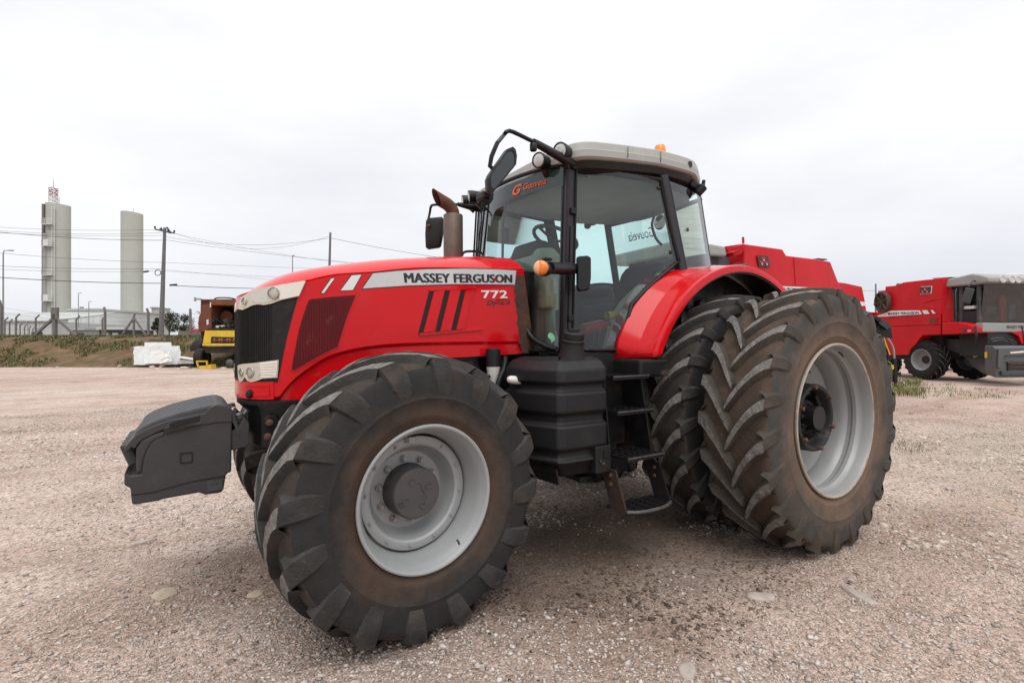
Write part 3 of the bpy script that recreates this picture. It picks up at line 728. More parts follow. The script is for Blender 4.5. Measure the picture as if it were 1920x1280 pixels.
block('factory_block', 128, 186, 582, 150, 26, CONCL, CONCG, 'tall pale block between the two towers', .6, seams=5, wins=((150,157,575,582,GALV,'rooftop_unit'),))
block('factory_block', 180, 226, 594, 165, 20, CONCL, CONCG, 'lower pale block touching the right tower', .6, seams=4)
block('gate_house', 130, 160, 619, 100, 8, CONCG, CONCG, 'low grey shed with dark windows left of the thin fence post', .4, wins=((132,142,624,630,DARKW,'window'),(146,158,624,630,DARKW,'window')))
block('open_shelter', 186, 232, 618, 96, 8, DARKW, CONCL, 'open dark vehicle shelter with thin pale roof', .5, wins=((192,204,624,632,CONCG,'bay'),(212,222,624,632,CONCG,'bay')))
block('narrow_block', 284, 292, 578, 190, 8, CONCL, CONCG, 'slim pale stair block left of the leaning pole', .5)
block('low_house', 336, 372, 618, 110, 10, CONCL, CONCG, 'low white house behind the small trees', 1.2, True, wins=((342,348,623,630,DARKW,'window'),(356,362,623,630,DARKW,'window')))
block('boundary_wall_building', 372, 640, 612, 170, 12, CONCL, CONCG, 'distant pale sheds showing behind the burnt machine', 1.0, True, seams=7)
def wall():
    a = base_at(335, 62, BANK_Z); b = base_at(480, 62, BANK_Z); m = MB(); n = 8
    t = empty('boundary_wall', a)
    for k in range(n):
        p = a.lerp(b, k/n)-a; q = a.lerp(b, (k+.985)/n)-a
        m = MB(); m.bar(p+V(0,0,.45), q+V(0,0,.45), .18, .9+.0); m.build('wall_panel', POSTM, t)
    tag(t, 'low grey concrete boundary wall behind the burnt machine', 'wall')
wall()

# ------------------------------------------------------------------ fences
def bent_post(mb, p, h, w, arm, lean):
    p = Vector(p); top = p+V(0,0,h)
    mb.bar(p-V(0,0,.3), top, w, w*.9, VR); mb.bar(top-V(0,0,.03), top+VR*arm[0]+V(0,0,arm[1]), w*.9, w*.8, VD)
def front_fence():
    D = 42; t = empty('wire_fence', base_at(200, D, BANK_Z)); o = t.location
    posts = []
    for px, pyt, w, arm in ((-88,572,.17,(-.1,.42)),(2,572,.17,(-.14,.42)),(103,588,.26,(-.14,.5)),(197,582,.14,(-.08,.3)),(278,584,.15,(-.12,.28)),(357,584,.15,(-.02,.25)),(440,585,.15,(-.1,.28)),(520,585,.15,(-.1,.28))):
        p = base_at(px, D, BANK_Z-.02); h = far_z(pyt, D)-BANK_Z
        mb = MB(); bent_post(mb, p-o, h, w, arm, 0); posts.append((p, h, arm)); mb.build('post', POSTM, t)
    # the braced posts
    for px, pyt, dpx, w in ((103,592,43,.17),(251,594,26,.11)):
        p = base_at(px, D, BANK_Z-.02)-o; h = far_z(pyt, D)-BANK_Z
        if px == 251: m = MB(); bent_post(m, p, h+.1, .12, (.1,.2), 0); m.build('post', POSTM, t)
        else: m = MB(); m.box(p+V(0,0,h+.2), (.48,.26,1.0), Matrix.Rotation(-YAW,3,'Z')); m.build('post_collar', POSTM, t)
        for s_ in (-1,1):
            q = base_at(px+s_*dpx, D, BANK_Z-.05)-o
            m = MB(); m.bar(p+V(0,0,h-.05), q, w, w); m.build('brace', POSTM, t)
    for k in range(6):
        m = MB()
        for (p,h,a),(q,g,b_) in zip(posts, posts[1:]):
            m.tube([p-o+V(0,0,h*(k+.6)/6), q-o+V(0,0,g*(k+.6)/6)], .007, 4)
        m.build('wire', WIREM, t)
    tag(t, 'nearer concrete post fence with braces along the top of the bank', 'fence')
front_fence()
def back_fence():
    o = base_at(60, 70, BANK_Z); t = empty('wire_fence', o); prev = None; hs = []
    pts = [(30,56),(67,58),(143,60),(192,60)]
    row = [(9,64),(18,69),(29,76),(37.5,84),(46,92),(54.5,100),(61.5,108),(68,117),(74,126),(79,136),(84,147)]
    for i,(px, D) in enumerate(pts+row):
        p = base_at(px, D, BANK_Z-.05)-o; m = MB()
        bent_post(m, p, 2.35, .13, (.42,.38), 0); m.build('post', POSTM, t); hs.append(p)
    for k in range(4):
        m = MB()
        for a,b in list(zip(hs[4:], hs[5:]))+list(zip(hs[:4], hs[1:4])): m.tube([a+V(0,0,.6+.55*k), b+V(0,0,.6+.55*k)], .006, 4)
        m.build('wire', WIREM, t)
    tag(t, 'farther fence of posts with outward bent tops running towards the towers', 'fence')
back_fence()

# ------------------------------------------------------------------ poles, lamps and overhead lines
def pole(px0, px1, pyt, depth, label, r0=.17, r1=.10, cross=True):
    b = base_at(px0, depth, BANK_Z-.1); top = world_at(px1, pyt, depth)
    t = empty('utility_pole', b); d = top-b
    m = MB(); m.tube([V(0,0,0), d*.5, d], [r0,(r0+r1)/2,r1], 12); m.build('shaft', POLEM, t, smooth=40)
    if cross:
        m = MB(); m.bar(d-V(0,0,.35)-VR*.35-VD*.9, d-V(0,0,.35)+VR*.35+VD*.9, .12, .12); m.build('crossarm', POLEM, t)
        for k in (-1,-.35,.35,1):
            q = d-V(0,0,.28)+VR*.35*k+VD*.9*k; m = MB(); m.lathe([(0,.05),(.06,.10),(.12,.06),(.18,.10),(.24,.04)], q, (0,0,1), 10); m.build('insulator', WIREM, t, smooth=40)
        m = MB(); m.tube([d-V(0,0,.1)-VR*.5, d-V(0,0,.55)+VR*.55], .06, 6); m.tube([d+VR*.2+V(0,0,.05), d+VR*.6-V(0,0,.5)], .08, 6); m.build('switch_gear', WIREM, t)
    tag(t, label, 'utility pole', 'poles carrying the overhead lines')
    return b, top
PA = pole(302, 309, 427, 51, 'leaning concrete utility pole with insulators right of the plain tower', .24, .13)
PB = pole(614, 619.5, 436, 51, 'straight utility pole rising behind the tractor hood', .17, .10, False)
PC = pole(1642, 1642, 532, 70, 'thin utility pole between the red machines on the right', .13, .09, False)
PD = pole(1012, 1012, 497, 62, 'next utility pole down the line, behind the tractor cab', .17, .10, False)
m = MB(); m.tube([world_at(296+5.5*cos(a*pi/8), 511+5.5*sin(a*pi/8), 50.7) for a in range(17)], .035, 6); o_ = m.build('cable_coil', WIREM); tag(o_, 'black coil of spare cable hanging beside the leaning pole', 'cable')
def lamp_post(px, pyt, depth, arm, label):
    b = base_at(px, depth, BANK_Z-.1); t = empty('street_lamp', b); h = far_z(pyt, depth)-BANK_Z+.1
    a = px_size(arm, depth)
    m = MB(); m.tube([V(0,0,0), V(0,0,h*.96), V(0,0,h)+VR*a*.12, V(0,0,h*1.0)+VR*a*.8], [.10,.07,.05,.05], 8); m.build('post', GALV, t, smooth=40)
    m = MB(); m.bar(V(0,0,h)+VR*a*.7, V(0,0,h)+VR*(a*1.05+.2), .25, .12); m.build('lamp_head', GALV, t, bevel=.02)
    tag(t, label, 'street lamp', 'street lamps beyond the fence')
lamp_post(6, 469.5, 62, 15, 'tall grey street lamp with arm at the left edge')
lamp_post(147, 549, 110, 4, 'taller of the two thin lamps between the towers')
lamp_post(166.5, 565, 105, 3, 'shorter of the two thin lamps between the towers')
lamp_post(548.5, 479, 75, .8, 'slim lamp post poking up behind the nose of the hood')
def wire(p0, p1, sag, r=.022):
    n = 18; P0, P1 = Vector(p0), Vector(p1)
    return [P0.lerp(P1, k/n)-V(0,0,4*sag*(k/n)*(1-k/n)) for k in range(n+1)]
G_W = 'overhead lines across the left sky'
ORD = ['topmost','second','third','fourth','fifth','sixth','seventh','eighth']
LW = (((-200,408,47),(305,430,51),.5,.016),((-200,414,47),(306,436,51),.55,.016),((-200,420,47),(309,441,51),.45,.016),((-200,410,47),(304,450.5,51),.5,.028),
    ((-200,452,47),(305,492,51),.35,.018),((-200,486,47),(305,504,51),.3,.02),((-200,492,47),(305,508,51),.35,.016))
RW_ = (((310,430,51),(619,442,51),1.6,.014),((310,434,51),(1012,504,62),1.5,.014),((312,444,51),(619,446,51),.75,.018),((306,449,51),(1012,508,62),.8,.018),
    ((305,492,51),(1012,512,62),.2,.014),((306,505,51),(1012,556,62),.35,.012),((306,508,51),(1012,530,62),.35,.014))
for side, lst in (('left', LW), ('right', RW_)):
    for i, (a, b, sag, r) in enumerate(lst):
        o_ = MB().tube(wire(world_at(*a), world_at(*b), sag), r*.8, 5).build('power_line', WIREM, smooth=60)
        tag(o_, '%s thin overhead line from the top, on the %s of the leaning pole' % (ORD[i], side), 'power line', G_W)
o_ = MB().tube(wire(world_at(619,446,51), world_at(1012,500,62), .5), .018, 5).build('power_line', WIREM, smooth=60); tag(o_, 'thin overhead line running right from the straight pole behind the hood', 'power line', G_W)
o_ = MB().tube(wire(world_at(-200,502,47), world_at(305,531,51), .35), .035, 6).build('power_line', WIREM, smooth=60); tag(o_, 'thick lowest black cable left of the leaning pole', 'power line', G_W)
o_ = MB().tube(wire(world_at(318,535,50.8), world_at(1012,515,62), .9), .032, 6).build('power_line', WIREM, smooth=60); tag(o_, 'thick lowest black cable right of the leaning pole', 'power line', G_W)
for (px, py, w) in ((274,509,9),(325,534,13)):
    o_ = MB().tube([world_at(px-w/2,py+.6,50.6), world_at(px+w/2,py-.6,50.6)], .09, 8).build('cable_splice', WIREM, smooth=60)
    tag(o_, 'black cable splice box left of the leaning pole' if px < 300 else 'black cable splice box right of the leaning pole', 'splice box')
o_ = MB().tube(wire(PC[1]-V(0,0,.5)-VR*14, PC[1]-V(0,0,.4)+VR*10, .5), .02, 5).build('power_line', WIREM); tag(o_, 'thin line passing the thin pole on the right', 'power line')

# ------------------------------------------------------------------ small trees
LEAFM = stone_mat('tree_foliage', [(0,(.032,.045,.02)),(.5,(.055,.07,.03)),(1,(.095,.105,.05))])
BARK = mat('tree_bark', (.07,.055,.045), .95, var=.3, vs=6)
def tree(px, depth, pyt, wpx, label, seed):
    rnd = random.Random(seed); b = base_at(px, depth, BANK_Z-.1); t = empty('tree', b)
    H = far_z(pyt, depth)-BANK_Z; W = px_size(wpx, depth)/2
    m = MB(); m.tube([V(0,0,0), V(.05,0,H*.25), V(.1,.05,H*.5), V(0,0,H*.85)], [.13,.10,.07,.03], 7)
    cl = []
    for k in range(9):
        a = rnd.uniform(0,6.28); z = H*rnd.uniform(.38,.9); rr = W*rnd.uniform(.3,.8)*(1.1-abs(z/H-.55))
        e = V(cos(a)*rr, sin(a)*rr, z+.25); cl.append((e, W*rnd.uniform(.32,.55)))
        m.tube([V(.05,0,z*.6), e*.6+V(0,0,z*.25), e], [.05,.035,.015], 5)
    m.build('trunk', BARK, t, smooth=50)
    vs_, fs_ = [], []
    for e, s in cl+[(V(0,0,H*.9), W*.4)]:
        for _ in range(190):
            d = Vector((rnd.gauss(0,1),rnd.gauss(0,1),rnd.gauss(0,.75))).normalized()*s*rnd.uniform(.35,1)**.6
            p = e+d; u = Vector((rnd.gauss(0,1),rnd.gauss(0,1),rnd.gauss(0,1))).normalized(); w_ = u.orthogonal().normalized()
            k = rnd.uniform(.06,.15); o = len(vs_); vs_ += [p-u*k, p+w_*k*.6, p+u*k, p-w_*k*.6]; fs_.append((o,o+1,o+2,o+3))
    MB().add(vs_, fs_).build('crown', LEAFM, t, recalc=False)
    tag(t, label, 'tree', 'small trees beyond the fence')
tree(318, 92, 586, 40, 'dark bushy tree directly right of the leaning pole', 3)
tree(345, 98, 592, 36, 'thinner small tree nearer the burnt machine', 5)
tree(296, 94, 596, 20, 'small tree half hidden by the leaning pole', 8)

# ------------------------------------------------------------------ scrap at the foot of the bank
SHEET = mat('dirty_white_plastic_sheet', (.50,.51,.51), .45, var=.12, vs=3, dirt=((.36,.35,.33),.35,2,.7))
SHEETW = mat('white_board', (.66,.66,.65), .5, var=.06, vs=3)
def scrap():
    D = 30.2
    def P(px, py, d=D): return world_at(px, py, d)
    def wob(poly, n, amp, seed, thick):   # a crumpled sheet between left and right edges
        rnd = random.Random(seed); (a,b,c,d) = poly; rows = []
        for i in range(n+1):
            u = i/n; rows.append([a.lerp(b,u).lerp(d.lerp(c,u), j/6)+VD*rnd.uniform(-amp,amp)+VU*rnd.uniform(-amp,amp)*.3 for j in range(7)])
        m = MB(); m.loft(rows, False); m.loft([[p+VD*thick for p in r] for r in rows], False)
        m.loft([[r[0] for r in rows],[r[0]+VD*thick for r in rows]], False); m.loft([[r[-1] for r in rows],[r[-1]+VD*thick for r in rows]], False)
        m.loft([rows[0],[p+VD*thick for p in rows[0]]], False); m.loft([rows[-1],[p+VD*thick for p in rows[-1]]], False); return m
    o = wob((P(251,684),P(338,683),P(337,648,31),P(250,649,31)), 16, .05, 1, .06).build('plastic_sheet', SHEET, smooth=30); tag(o, 'large crumpled grey white plastic sheet leaning on the bank', 'plastic sheet')
    o = wob((P(270,682,30),P(325,681,30.3),P(320,641.5,31.4),P(271,641.5,31.4)), 5, .015, 2, .05).build('foam_board', SHEET); tag(o, 'tall pale board standing behind the white board on the scrap heap', 'board')
    o = wob((P(281,681,29.9),P(313,681,29.9),P(309,657,30.1),P(283,658,30.1)), 4, .012, 3, .04).build('white_board', SHEETW); tag(o, 'bright white square board in front of the plastic sheet', 'board')
    o = wob((P(300,682,29.8),P(322,676,29.8),P(318,660,30),P(310,657,30)), 4, .05, 4, .03).build('torn_board', SHEETW); tag(o, 'torn white piece beside the bright white board', 'board')
    for a, b, w, lab in (((337,669,30.4),(374,675,30.2),.16,'white plank lying highest right of the plastic sheet'),((330,680,30),(366,680,30.2),.22,'grey plank at the bottom right of the scrap heap'),((336,676,30.2),(368,677.5,30.3),.14,'grey plank in the middle right of the scrap heap')):
        m = MB(); m.bar(P(*a), P(*b), .5, w*.4, VU); o = m.build('plank', SHEETW if 'white' in lab else SHEET, bevel=.01); tag(o, lab, 'plank', 'planks beside the scrap sheet')
    # yellow guard frame
    D2 = 28.4; t = empty('yellow_guard', ground_at(383, 692))
    Q = lambda px, py, d=D2: world_at(px, py, d)-t.location
    m = MB(); m.bar(Q(369,677),Q(389,677),.10,.07); m.bar(Q(388,677),Q(388.5,685),.09,.06); m.bar(Q(369,677),Q(372,688),.09,.06); m.build('hoop', YEL, t)
    m = MB(); m.prism([Q(370,686),Q(380,686),Q(395,683),Q(397,692),Q(374,693)], VD*.5); m.build('tray', YEL, t, bevel=.02)
    tag(t, 'yellow broken metal guard lying on the gravel by the burnt machine', 'machine guard')
    g = ground_at(355.5, 690); m = MB(); m.lathe([(0,.0),(0,.12),(.09,.14),(.13,.05),(.13,0)], g, (0,0,1), 12); o = m.build('rusty_can', RUST, smooth=50); tag(o, 'small rusty lump on the gravel left of the yellow guard', 'scrap')
scrap()
# ================================================================== THE TRACTOR
TR = empty('farm_tractor'); TR.rotation_euler = (ROLL, 0, 0)
tag(TR, 'large red farm tractor with grey front weight and dual rear wheels', 'tractor')

# ------------------------------------------------------------------ wheels
def tyre_mesh(name, R, lug, half, sec, rim_r, nl, lw, sweep, zax, seed, chunky=1.0):
    """lug tyre about the local Y axis, centred on y=0. half: tread half width, sec: section half width"""
    rnd = random.Random(seed); mb = MB(); Rc = R-lug; H = Rc-rim_r
    side = [(sec*.84, rim_r-.012), (sec*.87, rim_r+.012), (sec*.93, rim_r+.05), (sec*.985, rim_r+H*.36), (sec, rim_r+H*.52), (sec*.985, rim_r+H*.70), (sec*.96, Rc-.055), (half*.975, Rc-.028), (half*.83, Rc-.012), (half*.4, Rc), (0, Rc+.003)]
    sm = catmull(side, 3); prof = [tuple(p) for p in sm]
    for k in range(1, len(prof)-1):       # raised moulding rings low on the sidewall
        y, r = prof[k]
        if .10 < (r-rim_r)/H < .16 or .40 < (r-rim_r)/H < .45: prof[k] = (y+.005, r)
    full = prof+[(-y, r) for y, r in prof[-2::-1]]
    n = nl*4
    def P(y, r, a): return (r*sin(a), y, r*cos(a))
    o = len(mb.v)
    for (y, r) in full:
        for j in range(n): mb.v.append(P(y, r, 2*pi*j/n))
    for i in range(len(full)-1):
        ra = (full[i][1]+full[i+1][1])/2; ya = abs((full[i][0]+full[i+1][0])/2)
        mi = 1 if (ra > Rc-.04 and ya < half) else 0
        for j in range(n):
            a = o+i*n+j; b = o+i*n+(j+1)%n; mb.f.append([a,b,b+n,a+n]); mb.m.append(mi)
    def ysec(r):
        for (y0,r0),(y1,r1) in zip(prof, prof[1:]):
            if (r0-r)*(r1-r) <= 0 and r1 != r0: return y0+(y1-y0)*(r-r0)/(r1-r0)
        return sec
    ns = 9
    for sgn in (1,-1):
        for q in range(nl):
            a0 = 2*pi*(q+(.5 if sgn < 0 else 0))/nl+rnd.uniform(-.006,.006); rows = []
            for k in range(ns+1):
                s = k/ns; y = -.018+(half+.018)*s
                a = a0-sweep*(1-(1-s)**1.45); rt = R-.028*(max(y,0)/half)**2+rnd.uniform(-.0025,.0025)
                w = lw*(1.0+.28*s)/rt*(.62 if k == 0 else 1); d = (.022+.014*s)/rt; ch = .007/rt
                j1, j2 = rnd.uniform(-.0022,.0022)/rt, rnd.uniform(-.0022,.0022)/rt
                rb = (Rc-.02 if y < half*.8 else Rc-.035)
                rows.append([(y,rb,a-w/2-d), (y,rt-.009,a-w/2-ch*.2+j1), (y,rt,a-w/2+ch+j1), (y,rt,a+w/2-ch+j2), (y,rt-.009,a+w/2+ch*.2+j2), (y,rb,a+w/2+d)])
            a = a0-sweep; w = lw*1.28/R
            for (rr, off, ww, sw) in ((R-.036,.005,1.03,.012),(Rc-.016,.014,1.06,.028),(Rc-.06,.015,1.04,.046),(Rc-.11*chunky,.010,.96,.062),(Rc-.16*chunky,.002,.82,.076),(Rc-.20*chunky,-.012,.7,.086)):
                a = a0-sweep-sw
                y = max(ysec(min(rr,Rc-.03)), half-.004)+off; ws = w*ww*R/rr; yb = y-.05
                rows.append([(yb,rr,a-ws/2-.03), (y-.012,rr,a-ws/2-.008), (y,rr,a-ws/2+.010), (y,rr,a+ws/2-.010), (y-.012,rr,a+ws/2+.008), (yb,rr,a+ws/2+.03)])
            b0 = len(mb.v)
            for rw in rows:
                for (y,r,a) in rw: mb.v.append(P(sgn*y, r, a))
            for i in range(len(rows)-1):
                for j in range(5):
                    p = b0+i*6+j; mb.f.append([p,p+1,p+7,p+6]); mb.m.append(3 if (j == 2 and i < ns) else 2)
            mb.f.append([b0+j for j in range(6)]); mb.m.append(2)
    fl = -zax+.004
    mb.v = [(x, y*(1+.02*max(0,(fl+.06-z))/.06) if z < fl+.06 else y, max(z, fl)) for x,y,z in mb.v]
    return mb
SMOOTH_T = 26
FY0 = -.235
ft = tyre_mesh('tyre', .752, .048, .238, .256, .381, 16, .080, .47, .707, 1)
ft.v = [(x, y+FY0, z) for x,y,z in ft.v]
front_tyre = ft.build('tyre', [SIDEW, TREADB, LUGSIDE, LUGTOP], smooth=SMOOTH_T)
rt_ = tyre_mesh('tyre', .978, .052, .240, .258, .559, 22, .066, .33, .935, 2)
rt_.v = [(x, y+FY0, z) for x,y,z in rt_.v]
rear_tyre = rt_.build('tyre', [SIDEW2, TREADB2, LUGSIDE2, LUGTOP], smooth=SMOOTH_T)
rear_tyre_in = link('tyre', rear_tyre.data.copy())
for i, mm in enumerate((SIDEW, TREADB, LUGSIDE, LUGTOP)): rear_tyre_in.data.materials[i] = mm
def shape(name, mb, m, smooth=30): return mb.build(name, m, smooth=smooth)
frim = shape('front_wheel', MB().lathe([(-.47,.34),(-.012,.372),(.0,.381),(.006,.378),(.008,.371),(.004,.362),(-.012,.352),(-.030,.346),(-.042,.337),(-.075,.333),(-.095,.322),(-.175,.312),(-.25,.305),(-.47,.300)], n=96), SILVER)
fdisc = shape('wheel_disc', MB().lathe([(-.165,.300),(-.150,.300),(-.148,.296),(-.150,.262),(-.158,.250),(-.215,.228),(-.240,.216),(-.250,.205),(-.252,.10),(-.252,.02)], n=96), SILVER)
fhub = shape('hub', MB().lathe([(-.27,.142),(-.14,.137),(-.128,.134),(-.122,.128),(-.121,.118),(-.121,.001)], n=64), HUBM)
def hub_detail():
    mb = MB()
    for k in range(4):
        a = pi/4+.35+k*pi/2; c = V(.072*cos(a), -.121, .072*sin(a)); mb.lathe([(.0,.021),(.004,.019),(.003,.013),(-.002,.010),(-.002,0)], c, (0,1,0), 16)
    mb.lathe([(0,.013),(.008,.012),(.008,.007),(.001,.006),(.001,0)], V(.095,-.121,-.035), (0,1,0), 14)
    pts = [V((.030+.035*abs(cos(2*(t*pi/24)))**1.5)*cos(t*pi/12+1.1), -.120, (.030+.035*abs(cos(2*(t*pi/24)))**1.5)*sin(t*pi/12+1.1)) for t in range(13)]
    mb.tube(pts, .0028, 6); return mb
fhubd = shape('hub_boss', hub_detail(), HUBM)
def nut_mb(r, h):
    mb = MB(); ax = V(0,1,0)
    mb.lathe([(0,r*1.55),(.004,r*1.5),(.004,r*.9)], (0,0,0), ax, 16)
    mb.lathe([(.002,r*1.12),(h*.85,r*1.12),(h,r*.95),(h,r*.6)], (0,0,0), ax, 6)
    mb.lathe([(h*.5,r*.58),(h*1.5,r*.56),(h*1.5,0)], (0,0,0), ax, 10); return mb
nut = shape('wheel_nut', nut_mb(.0165,.020), BOLT); anut = shape('axle_nut', nut_mb(.0165,.020), HUBD); sbolt = shape('rim_bolt', nut_mb(.0075,.010), SILVER)
clip = shape('rim_lug', MB().prism([V(-.03,-.02,0),V(.03,-.02,0),V(.03,.012,0),V(.018,.03,0),V(-.018,.03,0),V(-.03,.012,0)], (0,0,.03)), SILVER)
valve = shape('valve_stem', MB().tube([V(0,0,0),V(0,.02,-.012),V(0,.034,-.035)], .006, 8), BLACK)
def cp(o, parent, loc=(0,0,0), rot=(0,0,0), scale=None, name=None):
    c = o.copy(); COL.objects.link(c); c.parent = parent; c.location = loc; c.rotation_euler = rot
    if scale: c.scale = scale
    return c
def front_wheel(loc, steer, s):
    w = cp(frim, TR, loc, (0,0,steer), (1,s,1))
    for p in (front_tyre, fdisc, fhub, fhubd): cp(p, w)
    for k in range(10):
        a = 2*pi*(k+.3)/10; cp(nut, w, (.168*cos(a), -.252, .168*sin(a)), (0,a,0))
    for k in range(12):
        a = 2*pi*(k+.2)/12
        if k != 3: cp(sbolt, w, (.276*cos(a), -.149, .276*sin(a)))
    cp(clip, w, (.03, -.15, .272)); cp(valve, w, (-.2, -.05, -.27))
    return w
front_wheel((2.942, 1.15, .707), .0882, 1)
front_wheel((2.942, -1.15, .707), .0786, -1)
rrim = shape('rear_wheel', MB().lathe([(-.47,.53),(-.014,.550),(-.002,.559),(.006,.557),(.009,.549),(.005,.541),(-.010,.534),(-.060,.531),(-.085,.524),(-.100,.510),(-.125,.508),(-.140,.517),(-.165,.516),(-.180,.503),(-.22,.492),(-.30,.480),(-.47,.476)], n=110), SILVERR)
rlip = shape('rim_lip', MB().lathe([(-.004,.5595),(.0065,.5585),(.0105,.549),(.006,.540)], n=110), LIPRUST)
rdisc = shape('wheel_disc', MB().lathe([(-.305,.482),(-.295,.480),(-.285,.465),(-.300,.42),(-.335,.33),(-.345,.28),(-.346,.1),(-.346,.02)], n=96), SILVERR)
rdrum = shape('dual_spacer', MB().lathe([(-.345,.262),(-.190,.252),(-.165,.254),(-.150,.250),(-.146,.236),(-.150,.222),(-.165,.214),(-.30,.205),(-.30,.001)], n=72), HUBD)
rhub = shape('axle_hub', MB().lathe([(-.30,.13),(-.23,.125),(-.215,.11),(-.215,.06),(-.205,.055),(-.205,0)], n=48), HUBD)
rstud = shape('spacer_bolt', MB().lathe([(-.02,.017),(.022,.017),(.026,.012),(.026,0)], (0,0,0), (0,1,0), 6), RUSTB)
rplate = shape('clamp_plate', MB().box((0,.004,0),(.10,.014,.045)), HUBD)
slot = shape('hand_hole', MB().lathe([(0,.026),(.006,.024),(.006,.0)], (0,0,0), (0,1,0), 20), BLACKM)
def rear_wheel(y, s, outer):
    w = cp(rrim, TR, (0,y,.935), (0,0,0), (1,s,1))
    cp(rear_tyre if outer else rear_tyre_in, w); cp(rdisc, w)
    if outer or s < 0:
        cp(rlip, w); cp(rdrum, w); cp(rhub, w)
        for k in range(6):
            a = 2*pi*(k+.35)/6; cp(rstud, w, (.232*cos(a), -.148, .232*sin(a))); cp(rplate, w, (.19*cos(a),-.215,.19*sin(a)), (0,pi/2-a,0))
        for k in range(8):
            a = 2*pi*(k+.15)/8; cp(anut, w, (.095*cos(a), -.214, .095*sin(a)))
        for k in range(4):
            a = 2*pi*k/4+.55; cp(slot, w, (.40*cos(a), -.312, .40*sin(a)), (0,0,0), (1.5,1,.9))
        cp(valve, w, (-.15, -.06, .49))
    return w
rear_wheel(1.727, 1, True); rear_wheel(1.092, 1, False); rear_wheel(-1.092, -1, False); rear_wheel(-1.727, -1, True)
for o in (front_tyre, rear_tyre, rear_tyre_in, frim, fdisc, fhub, fhubd, nut, anut, sbolt, clip, valve, rrim, rlip, rdisc, rdrum, rhub, rstud, rplate, slot): bpy.data.objects.remove(o)

# ------------------------------------------------------------------ hood: a wall following a plan outline, with a crowned top
OUT = catmull([(3.722,0),(3.718,.10),(3.705,.18),(3.68,.25),(3.64,.31),(3.585,.355),(3.52,.383),(3.44,.397),(3.3,.405),(2.9,.4115),(2.4,.4195),(2.0,.426),(1.77,.4298)], 8)
OUT = np.array(OUT); SEG = np.hypot(*np.diff(OUT, axis=0).T); TT = np.concatenate([[0], np.cumsum(SEG)])
def wxy(t): return np.interp(t, TT, OUT[:,0]), np.interp(t, TT, OUT[:,1])
def wall_pt(t, z, off=0.0, s=1):
    x, y = wxy(t); x2, y2 = wxy(min(t+.01, TT[-1])); x1, y1 = wxy(max(t-.01, 0)); dx, dy = x2-x1, y2-y1; l = hypot(dx, dy)
    nx, ny = -dy/l, dx/l
    if nx*1+ny*1 < 0: nx, ny = -nx, -ny
    if t < .02: nx, ny = 1, 0
    return V(x+nx*off, s*(y+ny*off), z)
def wall_hit(px, py):
    v = tray(px, py); best = None
    for i in range(len(OUT)-1):
        a, b = OUT[i], OUT[i+1]; e = b-a
        den = v.x*e[1]-v.y*e[0]
        if abs(den) < 1e-9: continue
        k = ((a[0]-CT.x)*e[1]-(a[1]-CT.y)*e[0])/den; u = ((a[0]-CT.x)*v.y-(a[1]-CT.y)*v.x)/den
        if -1e-6 <= u <= 1+1e-6 and k > 0 and (best is None or k < best[0]): best = (k, TT[i]+u*SEG[i])
    if best is None: best = ((3.722-CT.x)/v.x, 0.0) if abs(v.x) > 1e-6 else (1, 0)
    return best[1], (CT+v*best[0]).z
def patch(name, poly, off, m, parent, thick=.006, cols=None, s=1, tz=None, smooth=25):
    """raised panel on the hood wall; poly in photo coordinates or (t,z) pairs"""
    q = tz if tz else [wall_hit(*p) for p in poly]
    t0 = min(p[0] for p in q); t1 = max(p[0] for p in q); n = cols or max(4, int((t1-t0)/.025))
    ts = sorted(set([t0+(t1-t0)*(i/n) for i in range(n+1)]+[p[0] for p in q]))
    rows = []
    for t in ts:
        tt = min(max(t, t0+1e-5), t1-1e-5); zs = []
        for a, b in zip(q, q[1:]+q[:1]):
            if (a[0]-tt)*(b[0]-tt) <= 0 and a[0] != b[0]: zs.append(a[1]+(b[1]-a[1])*(tt-a[0])/(b[0]-a[0]))
        if zs: rows.append((tt, min(zs), max(zs)))
    k = 8; mb = MB()
    ring = [[wall_pt(t, z0+(z1-z0)*j/k, off, s) for j in range(k+1)]+[wall_pt(t, z0+(z1-z0)*j/k, off-thick, s) for j in range(k,-1,-1)] for t,z0,z1 in rows]
    mb.loft(ring, True, 0, True)
    return mb.build(name, m, parent, smooth=smooth)
ZC = ([3.722,3.60,3.50,3.396,3.23,3.0,2.63,1.92,1.6], [1.800,1.822,1.848,1.876,1.925,1.957,2.012,2.05,2.055])
ZT = ([3.722,3.64,3.58,3.40,3.115,2.8,2.36,2.1,1.6], [1.822,1.862,1.890,1.952,2.020,2.078,2.135,2.157,2.170])
ZB = ([3.722,3.25,3.1,2.9,2.404,1.77,1.6], [1.182,1.182,1.30,1.395,1.408,1.431,1.433])
ZA = ([3.722,3.56,3.53,3.462,3.365,3.221,2.928,2.4,1.6], [1.0,1.12,1.185,1.272,1.349,1.426,1.478,1.495,1.50])
_FI = {}
def fi(t, x):
    if id(t) not in _FI: _FI[id(t)] = np.array(catmull(list(zip(t[0], t[1])), 8))
    q = _FI[id(t)]; return float(np.interp(-x, -q[:,0], q[:,1]))
